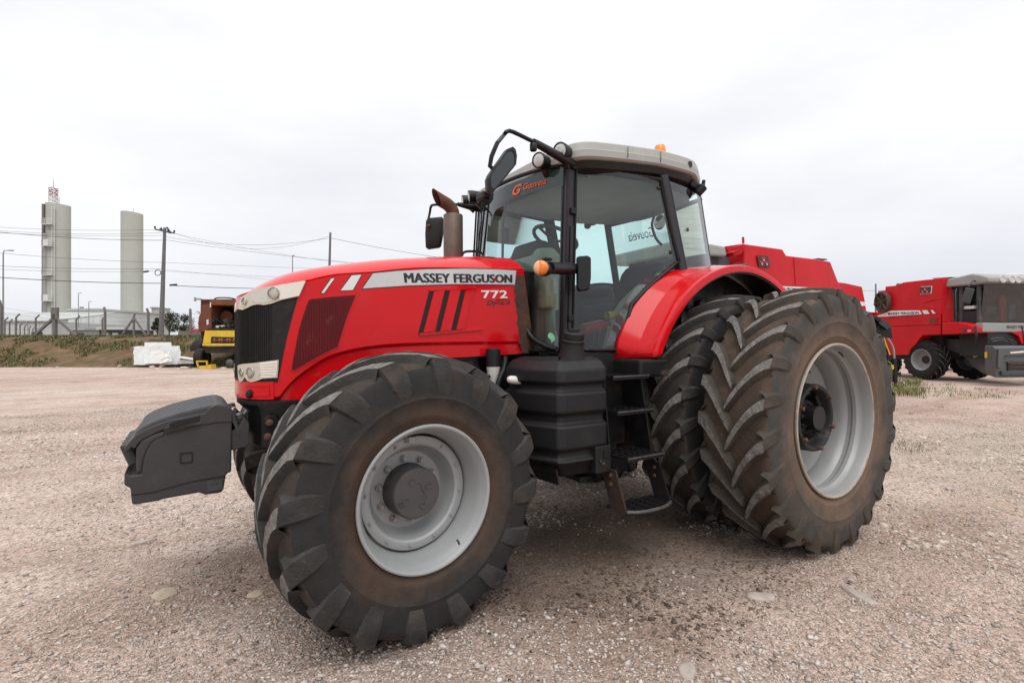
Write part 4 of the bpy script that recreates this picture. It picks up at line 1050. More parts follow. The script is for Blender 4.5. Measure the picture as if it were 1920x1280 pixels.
def hood():
    mb = MB(); cols = [TT[-1]*(i/150)**1.0 for i in range(151)]
    for s in (1,-1):
        rings = []
        for t in cols:
            x, y = wxy(t); zc, zb, za = fi(ZC,x), fi(ZB,x), fi(ZA,x)
            za = max(za, zb+.002); zs = [zb+(za-zb)*k/3 for k in range(3)]+[za-.001, za+.022]+[za+.022+(zc-.012-za-.022)*k/8 for k in range(1,9)]
            pts = []
            for z in zs:
                rec = -(.0145+.0135*min(1,max(0,(x-2.5)/.6))) if z < za else 0.0
                p = wall_pt(t, z, rec, s)
                k = min(1, max(0, (2.2-x)/.43)); p.x += k*(z-1.43)*.155
                pts.append(p)
            # groove then the crowned top
            k = min(1, max(0, (2.2-x)/.43)); sh = k*(zc-1.43)*.155
            p = wall_pt(t, zc-.006, -.006, s); p.x += sh; pts.append(p)
            p = wall_pt(t, zc, -.001, s); p.x += sh; pts.append(p)
            xs = min(x, 3.36)
            for g in (.03,.07,.13,.20,.30,.42,.56,.72,.86,1.0):
                X = x+(xs-x)*g; Yy = y*(1-g); Z = zc+(fi(ZT,X)+.014-zc)*(1-(1-g)**3.6)
                pts.append(V(X+k*(Z-1.43)*.155, s*Yy, Z))
            rings.append(pts)
        mb.loft(rings, False)
    h = mb.build('hood', RED, TR, smooth=28)
    bm = bmesh.new(); bm.from_mesh(h.data); bmesh.ops.remove_doubles(bm, verts=bm.verts, dist=1e-4); bmesh.ops.recalc_face_normals(bm, faces=bm.faces); bm.to_mesh(h.data); bm.free()
    h.data.set_sharp_from_angle(angle=radians(28))
    return h
HOOD = hood()
Z1 = lambda a: (420+a[0]/4.2667, 460+a[1]/4.2667)    # photo measurements taken from enlargements
Z8 = lambda a: (560+a[0]/4.174, 470+a[1]/4.174)
for s in (1,-1):
    # grille panel wrapping the nose
    g0 = [wall_hit(*p) for p in ((558.5,557),(549,590),(538,632),(528,680),(520.8,716))]
    poly = [(0,1.715)]+[(p[0],p[1]) for p in [wall_hit(*p) for p in ((476,573),(497,571.5),(523,564))]]+g0+[(0,1.285)]
    GR = patch('grille', None, .004, GRILLE, TR, .02, 40, s, tz=poly)
    # fine mesh ribs of the grille
    mb = MB(); tmax = g0[-1][0]-.03
    for i in range(34):
        t = tmax*(i+.5)/34; zt_ = 1.70+.04*(t/tmax); mb.tube([wall_pt(t, z, .006, s) for z in (1.30+.0*t, 1.45, 1.6, zt_)], .0022, 4)
    mb.build('grille_ribs', GRILLE, GR)
    # headlamps: pale housing, round bowls and covers
    up = [Z1(p) for p in ((130,510),(136,455),(152,418),(200,385),(250,360),(320,338),(400,325),(640,283),(652,292),(628,345),(600,408),(520,425),(440,445),(390,465),(330,478),(280,472),(240,480),(200,500),(165,517))]
    hl = patch('headlight', up, .012, CREAM, TR, .02, 40, s); 
    wing = [Z1(p) for p in ((405,330),(640,288),(646,294),(598,404),(520,421),(448,438),(446,400),(430,360))]
    patch('lamp_cover', wing, .0165, CREAMW, hl, .008, 16, s)
    patch('lamp_recess', [Z1(p) for p in ((148,440),(165,415),(195,405),(208,430),(205,465),(180,490),(155,490))], .0135, REFL, hl, .006, 8, s); patch('lamp_recess', [Z1(p) for p in ((232,388),(300,356),(380,337),(420,345),(440,385),(430,420),(390,445),(330,462),(270,458),(238,450))], .0135, REFL, hl, .006, 14, s)
    for (zx, zy, r, dp) in ((182,448,.022,.02),(404,385,.034,.028)):
        t, z = wall_hit(*Z1((zx,zy))); p = wall_pt(t, z, .006, s); nrm = (wall_pt(t, z, .1, s)-wall_pt(t, z, 0, s)).normalized()
        mb = MB(); mb.lathe([(.008,r),(.014,r*.97),(.010,r*.9),(-.004,r*.6),(-.008,r*.25),(.004,r*.2),(.006,0)], p, nrm, 24); mb.build('lamp_bowl', REFL, hl, smooth=40)
        mb = MB(); mb.lathe([(.013,r*.96),(.020,r*.7),(.024,r*.35),(.025,0)], p, nrm, 24); mb.build('lens', CLEAR, hl, smooth=60)
    lo = [Z1(p) for p in ((125,960),(160,948),(250,940),(340,928),(440,915),(436,990),(430,1058),(370,1062),(310,1066),(270,1082),(230,1092),(200,1080),(180,1052),(165,1080),(145,1096),(130,1060))]
    hl = patch('headlight', lo, .012, CREAM, TR, .02, 30, s)
    patch('lamp_cover', [Z1(p) for p in ((300,938),(432,922),(424,1050),(312,1058),(305,1000))], .0165, CREAMW, hl, .008, 10, s)
    for k in range(5):
        a = wall_hit(*Z1((312,955+k*20))); b = wall_hit(*Z1((424,942+k*22))); mb = MB()
        mb.tube([wall_pt(a[0]+(b[0]-a[0])*u/3, a[1]+(b[1]-a[1])*u/3, .017, s) for u in range(4)], .0018, 4); mb.build('cover_rib', CREAM, hl)
    patch('lamp_recess', [Z1(p) for p in ((190,975),(250,958),(295,975),(305,1015),(285,1055),(240,1075),(205,1062),(188,1020))], .0135, REFL, hl, .006, 8, s)
    for (zx, zy, r) in ((158,1015,.024),(225,1018,.032)):
        t, z = wall_hit(*Z1((zx,zy))); p = wall_pt(t, z, .006, s); nrm = (wall_pt(t, z, .1, s)-wall_pt(t, z, 0, s)).normalized()
        mb = MB(); mb.lathe([(.008,r),(.013,r*.97),(.009,r*.88),(-.004,r*.55),(-.006,0)], p, nrm, 24); mb.build('lamp_bowl', REFL, hl, smooth=40)
        mb = MB(); mb.lathe([(.012,r*.95),(.019,r*.65),(.022,r*.3),(.023,0)], p, nrm, 24); mb.build('lens', CLEAR, hl, smooth=60)
    # bumper strip with recess and fixing bolt
    t1 = wall_hit(513.7,740)[0]
    bp = patch('bumper_strip', None, .008, RED, TR, .02, 30, s, tz=[(0,1.285),(t1,1.288),(t1,1.186),(0,1.186)])
    ra = wall_hit(*Z1((180,1150))); rb = wall_hit(*Z1((370,1225)))
    for (za, zb_, ta, tb) in ((1.268,1.262,ra[0],rb[0]),(1.212,1.206,ra[0],rb[0])):
        patch('bumper_ridge', None, .013, RED, bp, .01, 6, s, tz=[(ta,za),(tb,za),(tb,zb_),(ta,zb_)])
    patch('bumper_ridge', None, .013, RED, bp, .01, 2, s, tz=[(rb[0]-.008,1.268),(rb[0],1.268),(rb[0],1.206),(rb[0]-.008,1.206)])
    t, z = wall_hit(*Z1((218,1186))); p = wall_pt(t, z, .008, s); nrm = (wall_pt(t, z, .1, s)-wall_pt(t, z, 0, s)).normalized()
    MB().lathe([(0,.026),(.012,.024),(.016,.012),(.016,.006),(.008,0)], p, nrm, 16).build('tow_bolt', BLACKM, bp, smooth=40)
    # red mesh side screen
    sc_ = [Z1(p) for p in ((680,432),(860,412),(1052,397),(1030,450),(985,560),(950,670),(920,770),(905,812),(860,832),(750,890),(650,945),(560,1000),(540,992),(560,870),(600,670),(640,540))]
    fr = [Z1(p) for p in ((668,424),(860,402),(1066,387),(1042,452),(997,562),(962,672),(932,772),(916,822),(866,842),(757,900),(656,956),(560,1013),(527,1000),(548,868),(588,668),(628,536))]
    f = patch('side_screen', fr, .004, RED, TR, .01, 30, s)
    patch('screen_mesh', sc_, .0065, REDMESH, f, .005, 30, s)
    mb = MB()
    q = [wall_hit(*p) for p in sc_]; t0 = min(a[0] for a in q); t1_ = max(a[0] for a in q)
    for i in range(1,24):
        t = t0+(t1_-t0)*i/24; zs = [a[1]+(b[1]-a[1])*(t-a[0])/(b[0]-a[0]) for a,b in zip(q,q[1:]+q[:1]) if (a[0]-t)*(b[0]-t) <= 0 and a[0] != b[0]]
        if len(zs) >= 2: mb.tube([wall_pt(t, min(zs)+.01, .0075, s), wall_pt(t, max(zs)-.01, .0075, s)], .0016, 4)
    mb.build('screen_ribs', REDMESH, f)
    # louvre group
    for i, (a,b,c,d) in enumerate((((1020,320),(1055,318),(970,640),(935,647)),((1145,312),(1180,313),(1102,632),(1068,638)),((1265,309),(1300,312),(1227,620),(1195,626)))):
        patch('louvre_slot', [Z8(p) for p in (a,b,c,d)], .0025, BLACK, HOOD, .004, 4, s)
        w = 92 if i < 2 else 70
        patch('louvre_blade', [Z8(p) for p in ((b[0]+2,b[1]),(b[0]+w*.92,b[1]-8),(c[0]+w*.92,c[1]-12),(c[0]+2,c[1]))], .011, RED, HOOD, .012, 3, s)
    patch('louvre_edge', [Z8(p) for p in ((1020,302),(1385,290),(1380,300),(1018,314))], .010, RED, HOOD, .012, 6, s)
    patch('louvre_edge', [Z8(p) for p in ((935,650),(1440,612),(1440,620),(945,664))], .010, RED, HOOD, .012, 6, s)
    # stripes, lettering, numbers
    for pl, m_ in (([Z1(p) for p in ((850,262),(889,259),(802,386),(770,384))],DECALB),([Z1(p) for p in ((1014,236),(1106,229),(1034,362),(924,366))],DECALB)):
        patch('stripe_border', pl, .0022, m_, HOOD, .003, 4, s)
    for pl in ([Z1(p) for p in ((857,266),(883,264),(799,381),(778,380))],[Z1(p) for p in ((1021,241),(1098,235),(1029,357),(932,361))]):
        patch('stripe', pl, .0036, DECALW, HOOD, .003, 4, s)
    big = [Z8(p) for p in ((580,178),(760,160),(1000,146),(1300,142),(1560,147),(1700,155),(1690,266),(1450,262),(1200,261),(850,272),(500,296))]
    bb = [Z8(p) for p in ((574,172),(760,154),(1000,140),(1300,136),(1560,141),(1704,149),(1694,272),(1450,268),(1200,267),(850,278),(488,302))]
    patch('stripe_border', bb, .0022, DECALB, HOOD, .003, 16, s); patch('stripe', big, .0036, DECAL, HOOD, .003, 16, s)
    def on_wall(bl, br, tr, tl, off, s=s):
        A = [wall_hit(*Z8(p)) for p in (bl,br,tr,tl)]
        if s < 0: A = [A[1],A[0],A[3],A[2]]
        def fn(u, v):
            t = A[0][0]*(1-u)*(1-v)+A[1][0]*u*(1-v)+A[2][0]*u*v+A[3][0]*(1-u)*v
            z = A[0][1]*(1-u)*(1-v)+A[1][1]*u*(1-v)+A[2][1]*u*v+A[3][1]*(1-u)*v
            return wall_pt(t, z, off, s)
        return fn
    LM = MB()
    for du, dv_, oo in ((-2,0,.0041),(.2,1.5,.0044),(2.4,-1.5,.0047),(4.6,1.5,.0050),(6.8,-1.5,.0053),(9.0,0,.0056)):
        lv, lf_ = text_geo('MASSEY FERGUSON', 0.0, 0, 1.04); fn_ = on_wall((829+du,250+dv_),(1661+du,250+dv_),(1661+du,189+dv_),(819+du,175+dv_), oo)
        LM.add([fn_(u_, v_) for u_, v_ in lv], lf_)
    LM.build('lettering', LETTER, HOOD, recalc=False)
    text_on('model_number', '772', on_wall((1440,372),(1632,372),(1632,310),(1424,310), .0030), LETW, HOOD, .022, 0, 1.05)
    text_on('model_name', 'Dyna-6', on_wall((1474,440),(1656,432),(1656,384),(1476,386), .0030), LETTER, HOOD, .010, .12)
    patch('model_underline', [Z8(p) for p in ((1545,380),(1632,380),(1632,387),(1545,387))], .003, LETTER, HOOD, .002, 2, s)
    patch('barcode_sticker', [Z8(p) for p in ((1470,780),(1548,776),(1550,806),(1470,810))], .003, STICK, HOOD, .002, 2, s)
    # rust-stripped rear edge of the hood side, ragged on its front side
    rnd = random.Random(4); left = [(1674+(i/40)*62+rnd.uniform(-9,8)+6*sin(i*.7), 186+(i/40)*614) for i in range(41)]
    A = [wall_hit(*Z8(p)) for p in left]; mb = MB(); rings = []
    for (t, z) in A:
        te = TT[-1]-max(0,(z-1.43))*.155-.002
        rings.append([wall_pt(t+(te-t)*k/3, z, .0024, s) for k in range(4)]+[wall_pt(t+(te-t)*k/3, z, -.002, s) for k in range(3,-1,-1)])
    mb.loft(rings, True, 0, True); mb.build('rusted_edge', RUSTD, HOOD, smooth=25)
# bare rust patch on the hood top
def top_pt(x, y, off=.002):
    t = float(np.interp(-x, -OUT[:,0], TT)); w = wxy(t)[1]; g = 1-abs(y)/w; zc = fi(ZC,x); k = min(1, max(0, (2.2-x)/.43)); z = zc+(fi(ZT,x)+.014-zc)*(1-(1-g)**3.6)
    return V(x+k*(z-1.43)*.155, y, z+off)
mb = MB(); rnd = random.Random(2); ring = [[],[]]; c = (2.02,.24); n = 18
for i in range(n):
    r = rnd.uniform(.75,1.15); ring[0].append(top_pt(c[0]+.085*r*cos(2*pi*i/n), c[1]+.045*r*sin(2*pi*i/n), .003)); ring[1].append(top_pt(c[0]+.04*r*cos(2*pi*i/n), c[1]+.02*r*sin(2*pi*i/n), .004))
mb.loft(ring, True); mb.f.append(list(range(n,2*n))); mb.m.append(0); mb.build('rust_patch', RUST, HOOD, smooth=60)
# red dab over the second S of the name
t_, z_ = wall_hit(*Z8((1533,226))); MB().lathe([(0,.012),(.002,.011),(.002,0)], wall_pt(t_, z_, .0050), (0,1,0), 12).build('paint_dab', RED, HOOD)
# inner core so that slots and gaps look into a dark engine bay
mb = MB(); mb.box((2.62,0,1.62), (1.62,.70,.40)); mb.build('engine_block', BLACKM, TR, bevel=.02)
mb = MB(); mb.box((1.79,0,1.72), (.10,.78,.66)); mb.build('firewall', BLACKM, TR)

# ------------------------------------------------------------------ chassis, axle, engine-side parts
mb = MB()
for s in (1,-1):
    mb.prism([V(3.70,s*.10,.93),V(3.735,s*.10,1.175),V(3.66,s*.30,1.175),V(3.57,s*.368,1.175),V(3.0,s*.378,1.175),V(3.0,s*.36,.93),V(3.60,s*.352,.93)], (0,0,0.0)) if False else None
plan_t = [(3.722,0),(3.70,.20),(3.64,.32),(3.55,.375),(3.35,.385),(2.85,.385)]; plan_b = [(3.66,0),(3.645,.18),(3.62,.30),(3.55,.352),(3.35,.36),(2.85,.36)]
rg = []
for pl, z in ((plan_b,.905),(plan_b,.94),(plan_b,1.09),(plan_t,1.15),(plan_t,1.178)):
    half_ = [V(x,y,z) for x,y in pl]; rg.append([V(p.x,-p.y,p.z) for p in half_[:0:-1]]+half_)
mb = MB(); mb.loft(rg, False); mb.f.append([i for i in range(len(rg[0]))]); mb.m.append(0)
mb.build('front_bolster', BLACKM, TR, smooth=30, bevel=.004)
for s in (1,-1):
    mb = MB(); mb.prism([V(3.61,s*.352,.97),V(3.61,s*.352,1.075),V(3.59,s*.352,1.095),V(3.555,s*.352,1.095),V(3.535,s*.352,1.07),V(3.535,s*.352,.97)], (0,s*.018,0)); mb.build('bolt_plate', BLACKM, TR, bevel=.004)
    for (px,py) in ((505,792),(502,818)):
        p = ty(px,py,.372); MB().lathe([(0,.021),(.006,.020),(.006,.014),(.016,.012),(.018,.006),(.010,0)], V(p.x,s*.371,p.z), (0,s,0), 12).build('bolt', RUSTB, TR, smooth=35)
mb = MB(); mb.box((2.95,0,.76),(1.15,.50,.32)); mb.box((3.25,0,.86),(.5,.62,.16)); mb.box((1.9,0,.82),(1.6,.46,.52)); mb.box((.3,0,.95),(1.7,.58,.62)); mb.build('chassis', BLACKM, TR, bevel=.02)
mb = MB(); mb.tube([V(2.94,-.82,.70),V(2.94,-.4,.66),V(2.94,0,.64),V(2.94,.4,.66),V(2.94,.82,.70)], [.10,.13,.16,.13,.10], 14)
for s in (1,-1):
    mb.lathe([(0,.16),(.10,.17),(.13,.14),(.2,.12)], V(2.942,s*.72,.705), (0,s,0), 24); mb.box((2.94,s*.74,.70),(.20,.14,.40))
mb.build('front_axle', BLACKM, TR, smooth=35)
mb = MB(); mb.tube([V(0,-1.6,.935),V(0,-.5,.935),V(0,.5,.935),V(0,1.6,.935)], [.09,.15,.15,.09], 20); mb.build('rear_axle', BLACKM, TR, smooth=35)
mb = MB(); mb.tube([V(3.2,-.75,.78),V(3.2,.75,.78)], .022, 8); mb.build('tie_rod', STEEL, TR, smooth=40)
# rough cast steering knuckle cover that shows behind the weight
mb = MB()
for k in range(5): mb.box((3.55,.16,.86-.075*k),(.05,.05,.05)); mb.box((3.56,.22,.83-.075*k),(.05,.04,.06))
mb.box((3.50,.2,.72),(.10,.16,.42)); mb.build('front_hitch_bracket', RUST, TR, bevel=.008)
# engine-side clutter below the hood
mb = MB()
rnd = random.Random(12)
for k in range(26):
    mb.box((rnd.uniform(1.75,2.75), rnd.uniform(.25,.37), rnd.uniform(1.10,1.40)), (rnd.uniform(.05,.2),rnd.uniform(.04,.1),rnd.uniform(.04,.16)))
mb.box((2.2,0,1.25),(1.2,.5,.4)); mb.build('engine_side', BLACKM, TR, bevel=.006)
p = ty(925,690,.46); MB().lathe([(-.16,.038),(-.15,.046),(.02,.046),(.03,.05),(.10,.05),(.12,.03),(.12,0)], V(p.x,.46,1.30), (0,0,1), 20).build('filter_bowl', WHITEP, TR, smooth=40)
MB().lathe([(.0,.052),(.12,.052),(.13,.04)], V(p.x,.46,1.34), (0,0,1), 20).build('filter_head', BLACK, TR, smooth=40)
p = ty(955,712,.66); MB().lathe([(0,.006),(.008,.020),(.03,.028),(.10,.028)], V(p.x+.02,.66,p.z+.005), (-1,.25,-.12), 20).build('intake_elbow', WHITEP, TR, smooth=40)
hp = arc_pts([ty(948,668,.5), ty(945,690,.52), ty(935,715,.54), ty(930,745,.54)], 9)
mb = MB(); mb.tube(hp, [.016+(.004 if i%2 else 0) for i in range(len(hp))], 10); mb.build('corrugated_hose', BLACK, TR, smooth=50)
mb = MB(); mb.tube(arc_pts([V(2.6,.38,1.36),V(2.3,.42,1.30),V(2.12,.45,1.18),V(1.95,.48,1.10)],5), .014, 8); mb.tube(arc_pts([V(2.7,.36,1.22),V(2.35,.42,1.20),V(2.2,.5,1.28)],5), .011, 8); mb.build('engine_hose', BLACK, TR, smooth=50)

# ------------------------------------------------------------------ front weight block
def weight():
    W = .345; q = lambda zx, zy: (220+zx/5.333, 720+zy/5.333)
    def pt(zx, zy, y=W): return ty(*q(zx,zy), y)
    # main body slab: centre portion with side cheeks
    body = [pt(*a) for a in ((130,1040),(135,1100),(145,1208),(250,1195),(420,1165),(455,1150),(820,1085),(840,1092),(880,1108),(1040,1087),(1062,1050),(1085,920),(1095,890),(1140,885),(1150,335),(1060,335),(870,355),(720,395),(560,445),(420,490),(330,540),(290,650),(250,760),(235,900),(130,915),(70,880),(66,1010))]
    wt = MB().prism(body, (0,-2*W,0)).build('front_weight', DKGREY, TR, bevel=.010, seg=3)
    lid = [pt(*a) for a in ((66,640),(85,690),(120,660),(140,632),(185,640),(205,600),(260,550),(340,510),(460,455),(480,495),(835,400),(860,410),(1000,385),(1148,380),(1148,300),(1125,262),(1085,215),(1000,200),(930,225),(890,270),(860,290),(700,320),(520,355),(400,400),(280,450),(190,500),(120,575))]
    MB().prism([V(p.x,W+.006,p.z) for p in lid], (0,-2*W-.012,0)).build('weight_lid', DKGREY, wt, bevel=.008, seg=3)
    # step flute around the cheek
    fl = [pt(*a) for a in ((190,900),(185,640),(240,560),(340,505),(480,460),(480,520),(390,555),(345,590),(300,660),(262,770),(245,880))]
    MB().prism([V(p.x,W+.004,p.z) for p in fl], (0,-.05,0)).build('weight_flute', DKGREY, wt, bevel=.012, seg=3)
    # ridged top: smooth ribs running front to back between the cheeks
    far = [(275,335),(330,292),(400,258),(520,212),(700,163),(850,129),(960,114),(1020,124),(1075,165)]
    top = [ty(*q(*a), -.33) for a in far]; top = [V(top[0].x+.012,0,top[0].z-.03)]+[V(p.x,0,p.z) for p in top]+[V(top[-1].x-.03,0,top[-1].z-.09)]
    top = arc_pts(top, 4)
    for k in range(8):
        y = .295-k*(.60)/7; mb = MB(); w = .033
        mb.loft([[V(p.x,y-w,p.z-.03),V(p.x,y-w*.86,p.z-.002),V(p.x,y-w*.6,p.z+.006),V(p.x,y+w*.6,p.z+.006),V(p.x,y+w*.86,p.z-.002),V(p.x,y+w,p.z-.03)] for p in top], True, 0, True)
        mb.build('top_rib', DKTOP, wt, smooth=35)
    mb = MB(); mb.loft([[V(p.x,-W,p.z-.06),V(p.x,-W,p.z-.008),V(p.x,W-.01,p.z-.008),V(p.x,W-.01,p.z-.06)] for p in top], True, 0, True); mb.build('top_plate', DKTOP, wt, smooth=35)
    for s in (1,-1):
        # recessed handhold: dark pocket with rim
        hd = [pt(*a) for a in ((470,440),(530,375),(700,325),(855,298),(840,385),(700,425),(480,490))]
        MB().prism([V(p.x,s*(W+.0075),p.z) for p in hd], (0,-s*.004,0)).build('hand_recess', DKTOP, wt)
        hi = [pt(*a) for a in ((520,400),(560,372),(700,345),(830,312),(825,370),(700,400),(520,440))]
        MB().prism([V(p.x,s*(W+.009),p.z) for p in hi], (0,-s*.004,0)).build('hand_recess_floor', BLACK, wt)
        g = [pt(*a) for a in ((462,440),(475,490),(845,396),(838,384),(482,476),(474,438))]
        MB().prism([V(p.x,s*(W+.014),p.z) for p in g], (0,-s*.010,0)).build('recess_rim', DKGREY, wt, bevel=.003)
        # square outline, lower groove, maker's plate
        for a, b in (((632,690),(748,680)),((748,680),(748,775)),((748,775),(632,788)),((632,788),(632,690))):
            A, B = pt(*a), pt(*b); MB().bar(V(A.x,s*(W+.001),A.z), V(B.x,s*(W+.001),B.z), .006, .006).build('square_groove', BLACK, wt)
        ln = [pt(*a) for a in ((140,1105),(350,1082),(640,1000),(820,958),(1080,915))]
        mb = MB()
        for A, B in zip(ln, ln[1:]): mb.bar(V(A.x,s*(W+.0005),A.z), V(B.x,s*(W+.0005),B.z), .004, .005)
        mb.build('lower_groove', BLACK, wt)
        pl = [pt(*a) for a in ((895,965),(1050,945),(1050,1050),(905,1072))]
        MB().prism([V(p.x,s*(W+.0015),p.z) for p in pl], (0,s*.003,0)).build('maker_plate', DKTOP, wt)
        A = pt(970,985); c = V(A.x,s*(W+.0062),A.z)
        for dx, dz in ((0,.012),(-.011,-.008),(.011,-.008)):
            MB().prism([c+V(dx-.009,0,dz+.008),c+V(dx+.009,0,dz+.008),c+V(dx,0,dz-.009)], (0,-s*.002,0)).build('maker_emblem', DKGREY, wt)
    # front lower teeth seen behind the cheek
    mb = MB()
    for k in range(6): mb.box((4.235,.24-.1*k,.93),(.05,.05,.12),Matrix.Rotation(.35,3,'Y'))
    mb.build('front_tooth', DKTOP, wt, bevel=.01)
    # carrier bracket between weight and bolster
    for s in (1,-1):
        h = [ty(*q(*a),.33) for a in ((1060,470),(1060,700),(1080,712),(1105,670),(1180,655),(1290,625),(1325,590),(1318,390),(1270,330),(1215,420),(1150,470),(1085,440))]
        MB().prism([V(p.x,s*.33,p.z) for p in h], (0,-s*.20,0)).build('weight_carrier', DKGREY, TR, bevel=.012, seg=3)
        p = ty(*q(1215,355),.25); MB().lathe([(0,.026),(.02,.024),(.03,.012)], V(p.x,s*.28,p.z+.02), (.3,s*.2,1), 12).build('carrier_pin', STEEL, TR, smooth=40)
weight()

# ------------------------------------------------------------------ cab
CABZ0, CABZ1 = 1.44, 2.86
def lerp(a, b, t): return a+(b-a)*t
def cab_pt(name, z):
    k = (z-CABZ0)/(CABZ1-CABZ0)
    B = {'A':((1.68,.68),(1.60,.645)), 'B':((.36,.80),(.735,.765)), 'C':((-.24,.62),(.06,.60))}[name]
    return V(lerp(B[0][0],B[1][0],k), lerp(B[0][1],B[1][1],k), z)
CABF = empty('cab')
CABF.parent = TR
def mirror_build(fn):
    for s in (1,-1): fn(s)
def flip(p, s): return V(p.x, p.y*s, p.z)
mb = MB(); mb.box((.75,0,1.30),(1.95,1.46,.14)); mb.build('cab_floor', BLACKM, CABF, bevel=.02)
def pillars(s):
    for nm, w, d, z0 in (('A',.075,.09,1.36),('B',.085,.06,1.40),('C',.035,.03,1.9)):
        a, b = flip(cab_pt(nm, z0),s), flip(cab_pt(nm, 2.86),s)
        if nm == 'C' and s < 0: w = .09
        mb = MB(); mb.bar(a, b, w, d, (0,s,0)); mb.build('pillar', PILLAR if nm != 'C' else BLACKM, CABF, bevel=.012, seg=2)
    # door seal lines and hinge lugs on the front pillar
    a, b = flip(cab_pt('A',1.44),s)+V(-.03,s*.052,0), flip(cab_pt('A',2.80),s)+V(-.03,s*.052,0)
    MB().tube([a,b], .009, 6).build('door_seal', BLACKR, CABF, smooth=50)
    a, b = flip(cab_pt('A',1.44),s)+V(.046,s*.046,0), flip(cab_pt('A',2.80),s)+V(.046,s*.046,0)
    MB().tube([a,b], .010, 6).build('windscreen_seal', BLACKR, CABF, smooth=50)
    for z in (1.68, 2.46):
        p = flip(cab_pt('A',z),s)+V(-.005,s*.055,0); MB().box(p,(.05,.03,.045)).build('hinge', BLACKM, CABF, bevel=.006)
    p = flip(cab_pt('A',2.35),s)+V(0.0,s*.05,0); MB().bar(p, flip(cab_pt('A',1.6),s)+V(0.0,s*.05,0), .03, .012,(0,s,0)).build('pillar_cover', PILLAR, CABF, bevel=.004)
mirror_build(pillars)
# windscreen: bowed forward
def ws_pt(u, z):
    a = cab_pt('A', z); y = a.y*u*.985; return V(a.x+.045+.15*(1-u*u), y, z)
def pane(name, rows, off, m=GLASS, parent=CABF):
    mb = MB(); mb.loft(rows, False); mb.loft([[p-off for p in r] for r in rows], False)
    for e in ([r[0] for r in rows],[r[-1] for r in rows]): mb.loft([e,[p-off for p in e]], False)
    mb.loft([rows[0],[p-off for p in rows[0]]], False); mb.loft([rows[-1],[p-off for p in rows[-1]]], False)
    return mb.build(name, m, parent, smooth=60)
def sheet(name, rows, m=GLASS, parent=CABF):
    return MB().loft(rows, False).build(name, m, parent, smooth=60)
WS = sheet('windscreen', [[ws_pt(u/12, z) for u in range(-12,13)] for z in (1.47,1.8,2.1,2.4,2.65,2.80)])
for z in (1.45, 2.82): MB().tube([ws_pt(u/12, z) for u in range(-12,13)], .016, 6).build('windscreen_frame', BLACKR, CABF, smooth=50)
# lower corner piece of the windscreen frame beside the hood
mirror_build(lambda s: MB().tube(arc_pts([ws_pt(s*.52,2.0)+V(.02,0,0), ws_pt(s*.55,1.75)+V(.02,0,0), ws_pt(s*.66,1.57)+V(.02,0,0), ws_pt(s*.85,1.49)+V(.02,0,0), ws_pt(s*.97,1.46)],5), .020, 8).build('windscreen_corner', BLACKM, CABF, smooth=50))
# sun strip with lettering
ss = sheet('sun_strip', [[ws_pt(u/12, z)+V(-.006,0,0) for u in range(-12,13)] for z in (2.66,2.79)], mat('dark_sun_strip', (.07,.075,.07), .5, var=.1))
text_on('sun_strip_lettering', 'Gouveia', lambda u,v: ws_pt(lerp(.46,.80,u), lerp(2.695,2.745,v))+V(.004,0,0), ORTXT, ss, .01, .35)
text_on('sun_strip_initial', 'G', lambda u,v: ws_pt(lerp(.27,.44,u), lerp(2.675,2.755,v))+V(.004,0,0), ORTXT, ss, .03, .35)
# wiper
mb = MB(); mb.tube([ws_pt(-.50,2.80)+V(.03,0,0), ws_pt(-.52,2.55)+V(.03,0,0), ws_pt(-.66,2.18)+V(.03,0,0)], .007, 6); mb.tube([ws_pt(-.42,2.74)+V(.02,0,0), ws_pt(-.62,2.10)+V(.02,0,0)], .010, 6); mb.tube([ws_pt(-.46,2.80)+V(.03,0,0), ws_pt(-.60,2.30)+V(.03,0,0)], .005, 6); mb.build('wiper', BLACKM, CABF, smooth=50)
MB().box(ws_pt(-.47,2.79)+V(.03,0,0), (.08,.14,.07)).build('wiper_motor', BLACKM, CABF, bevel=.015)
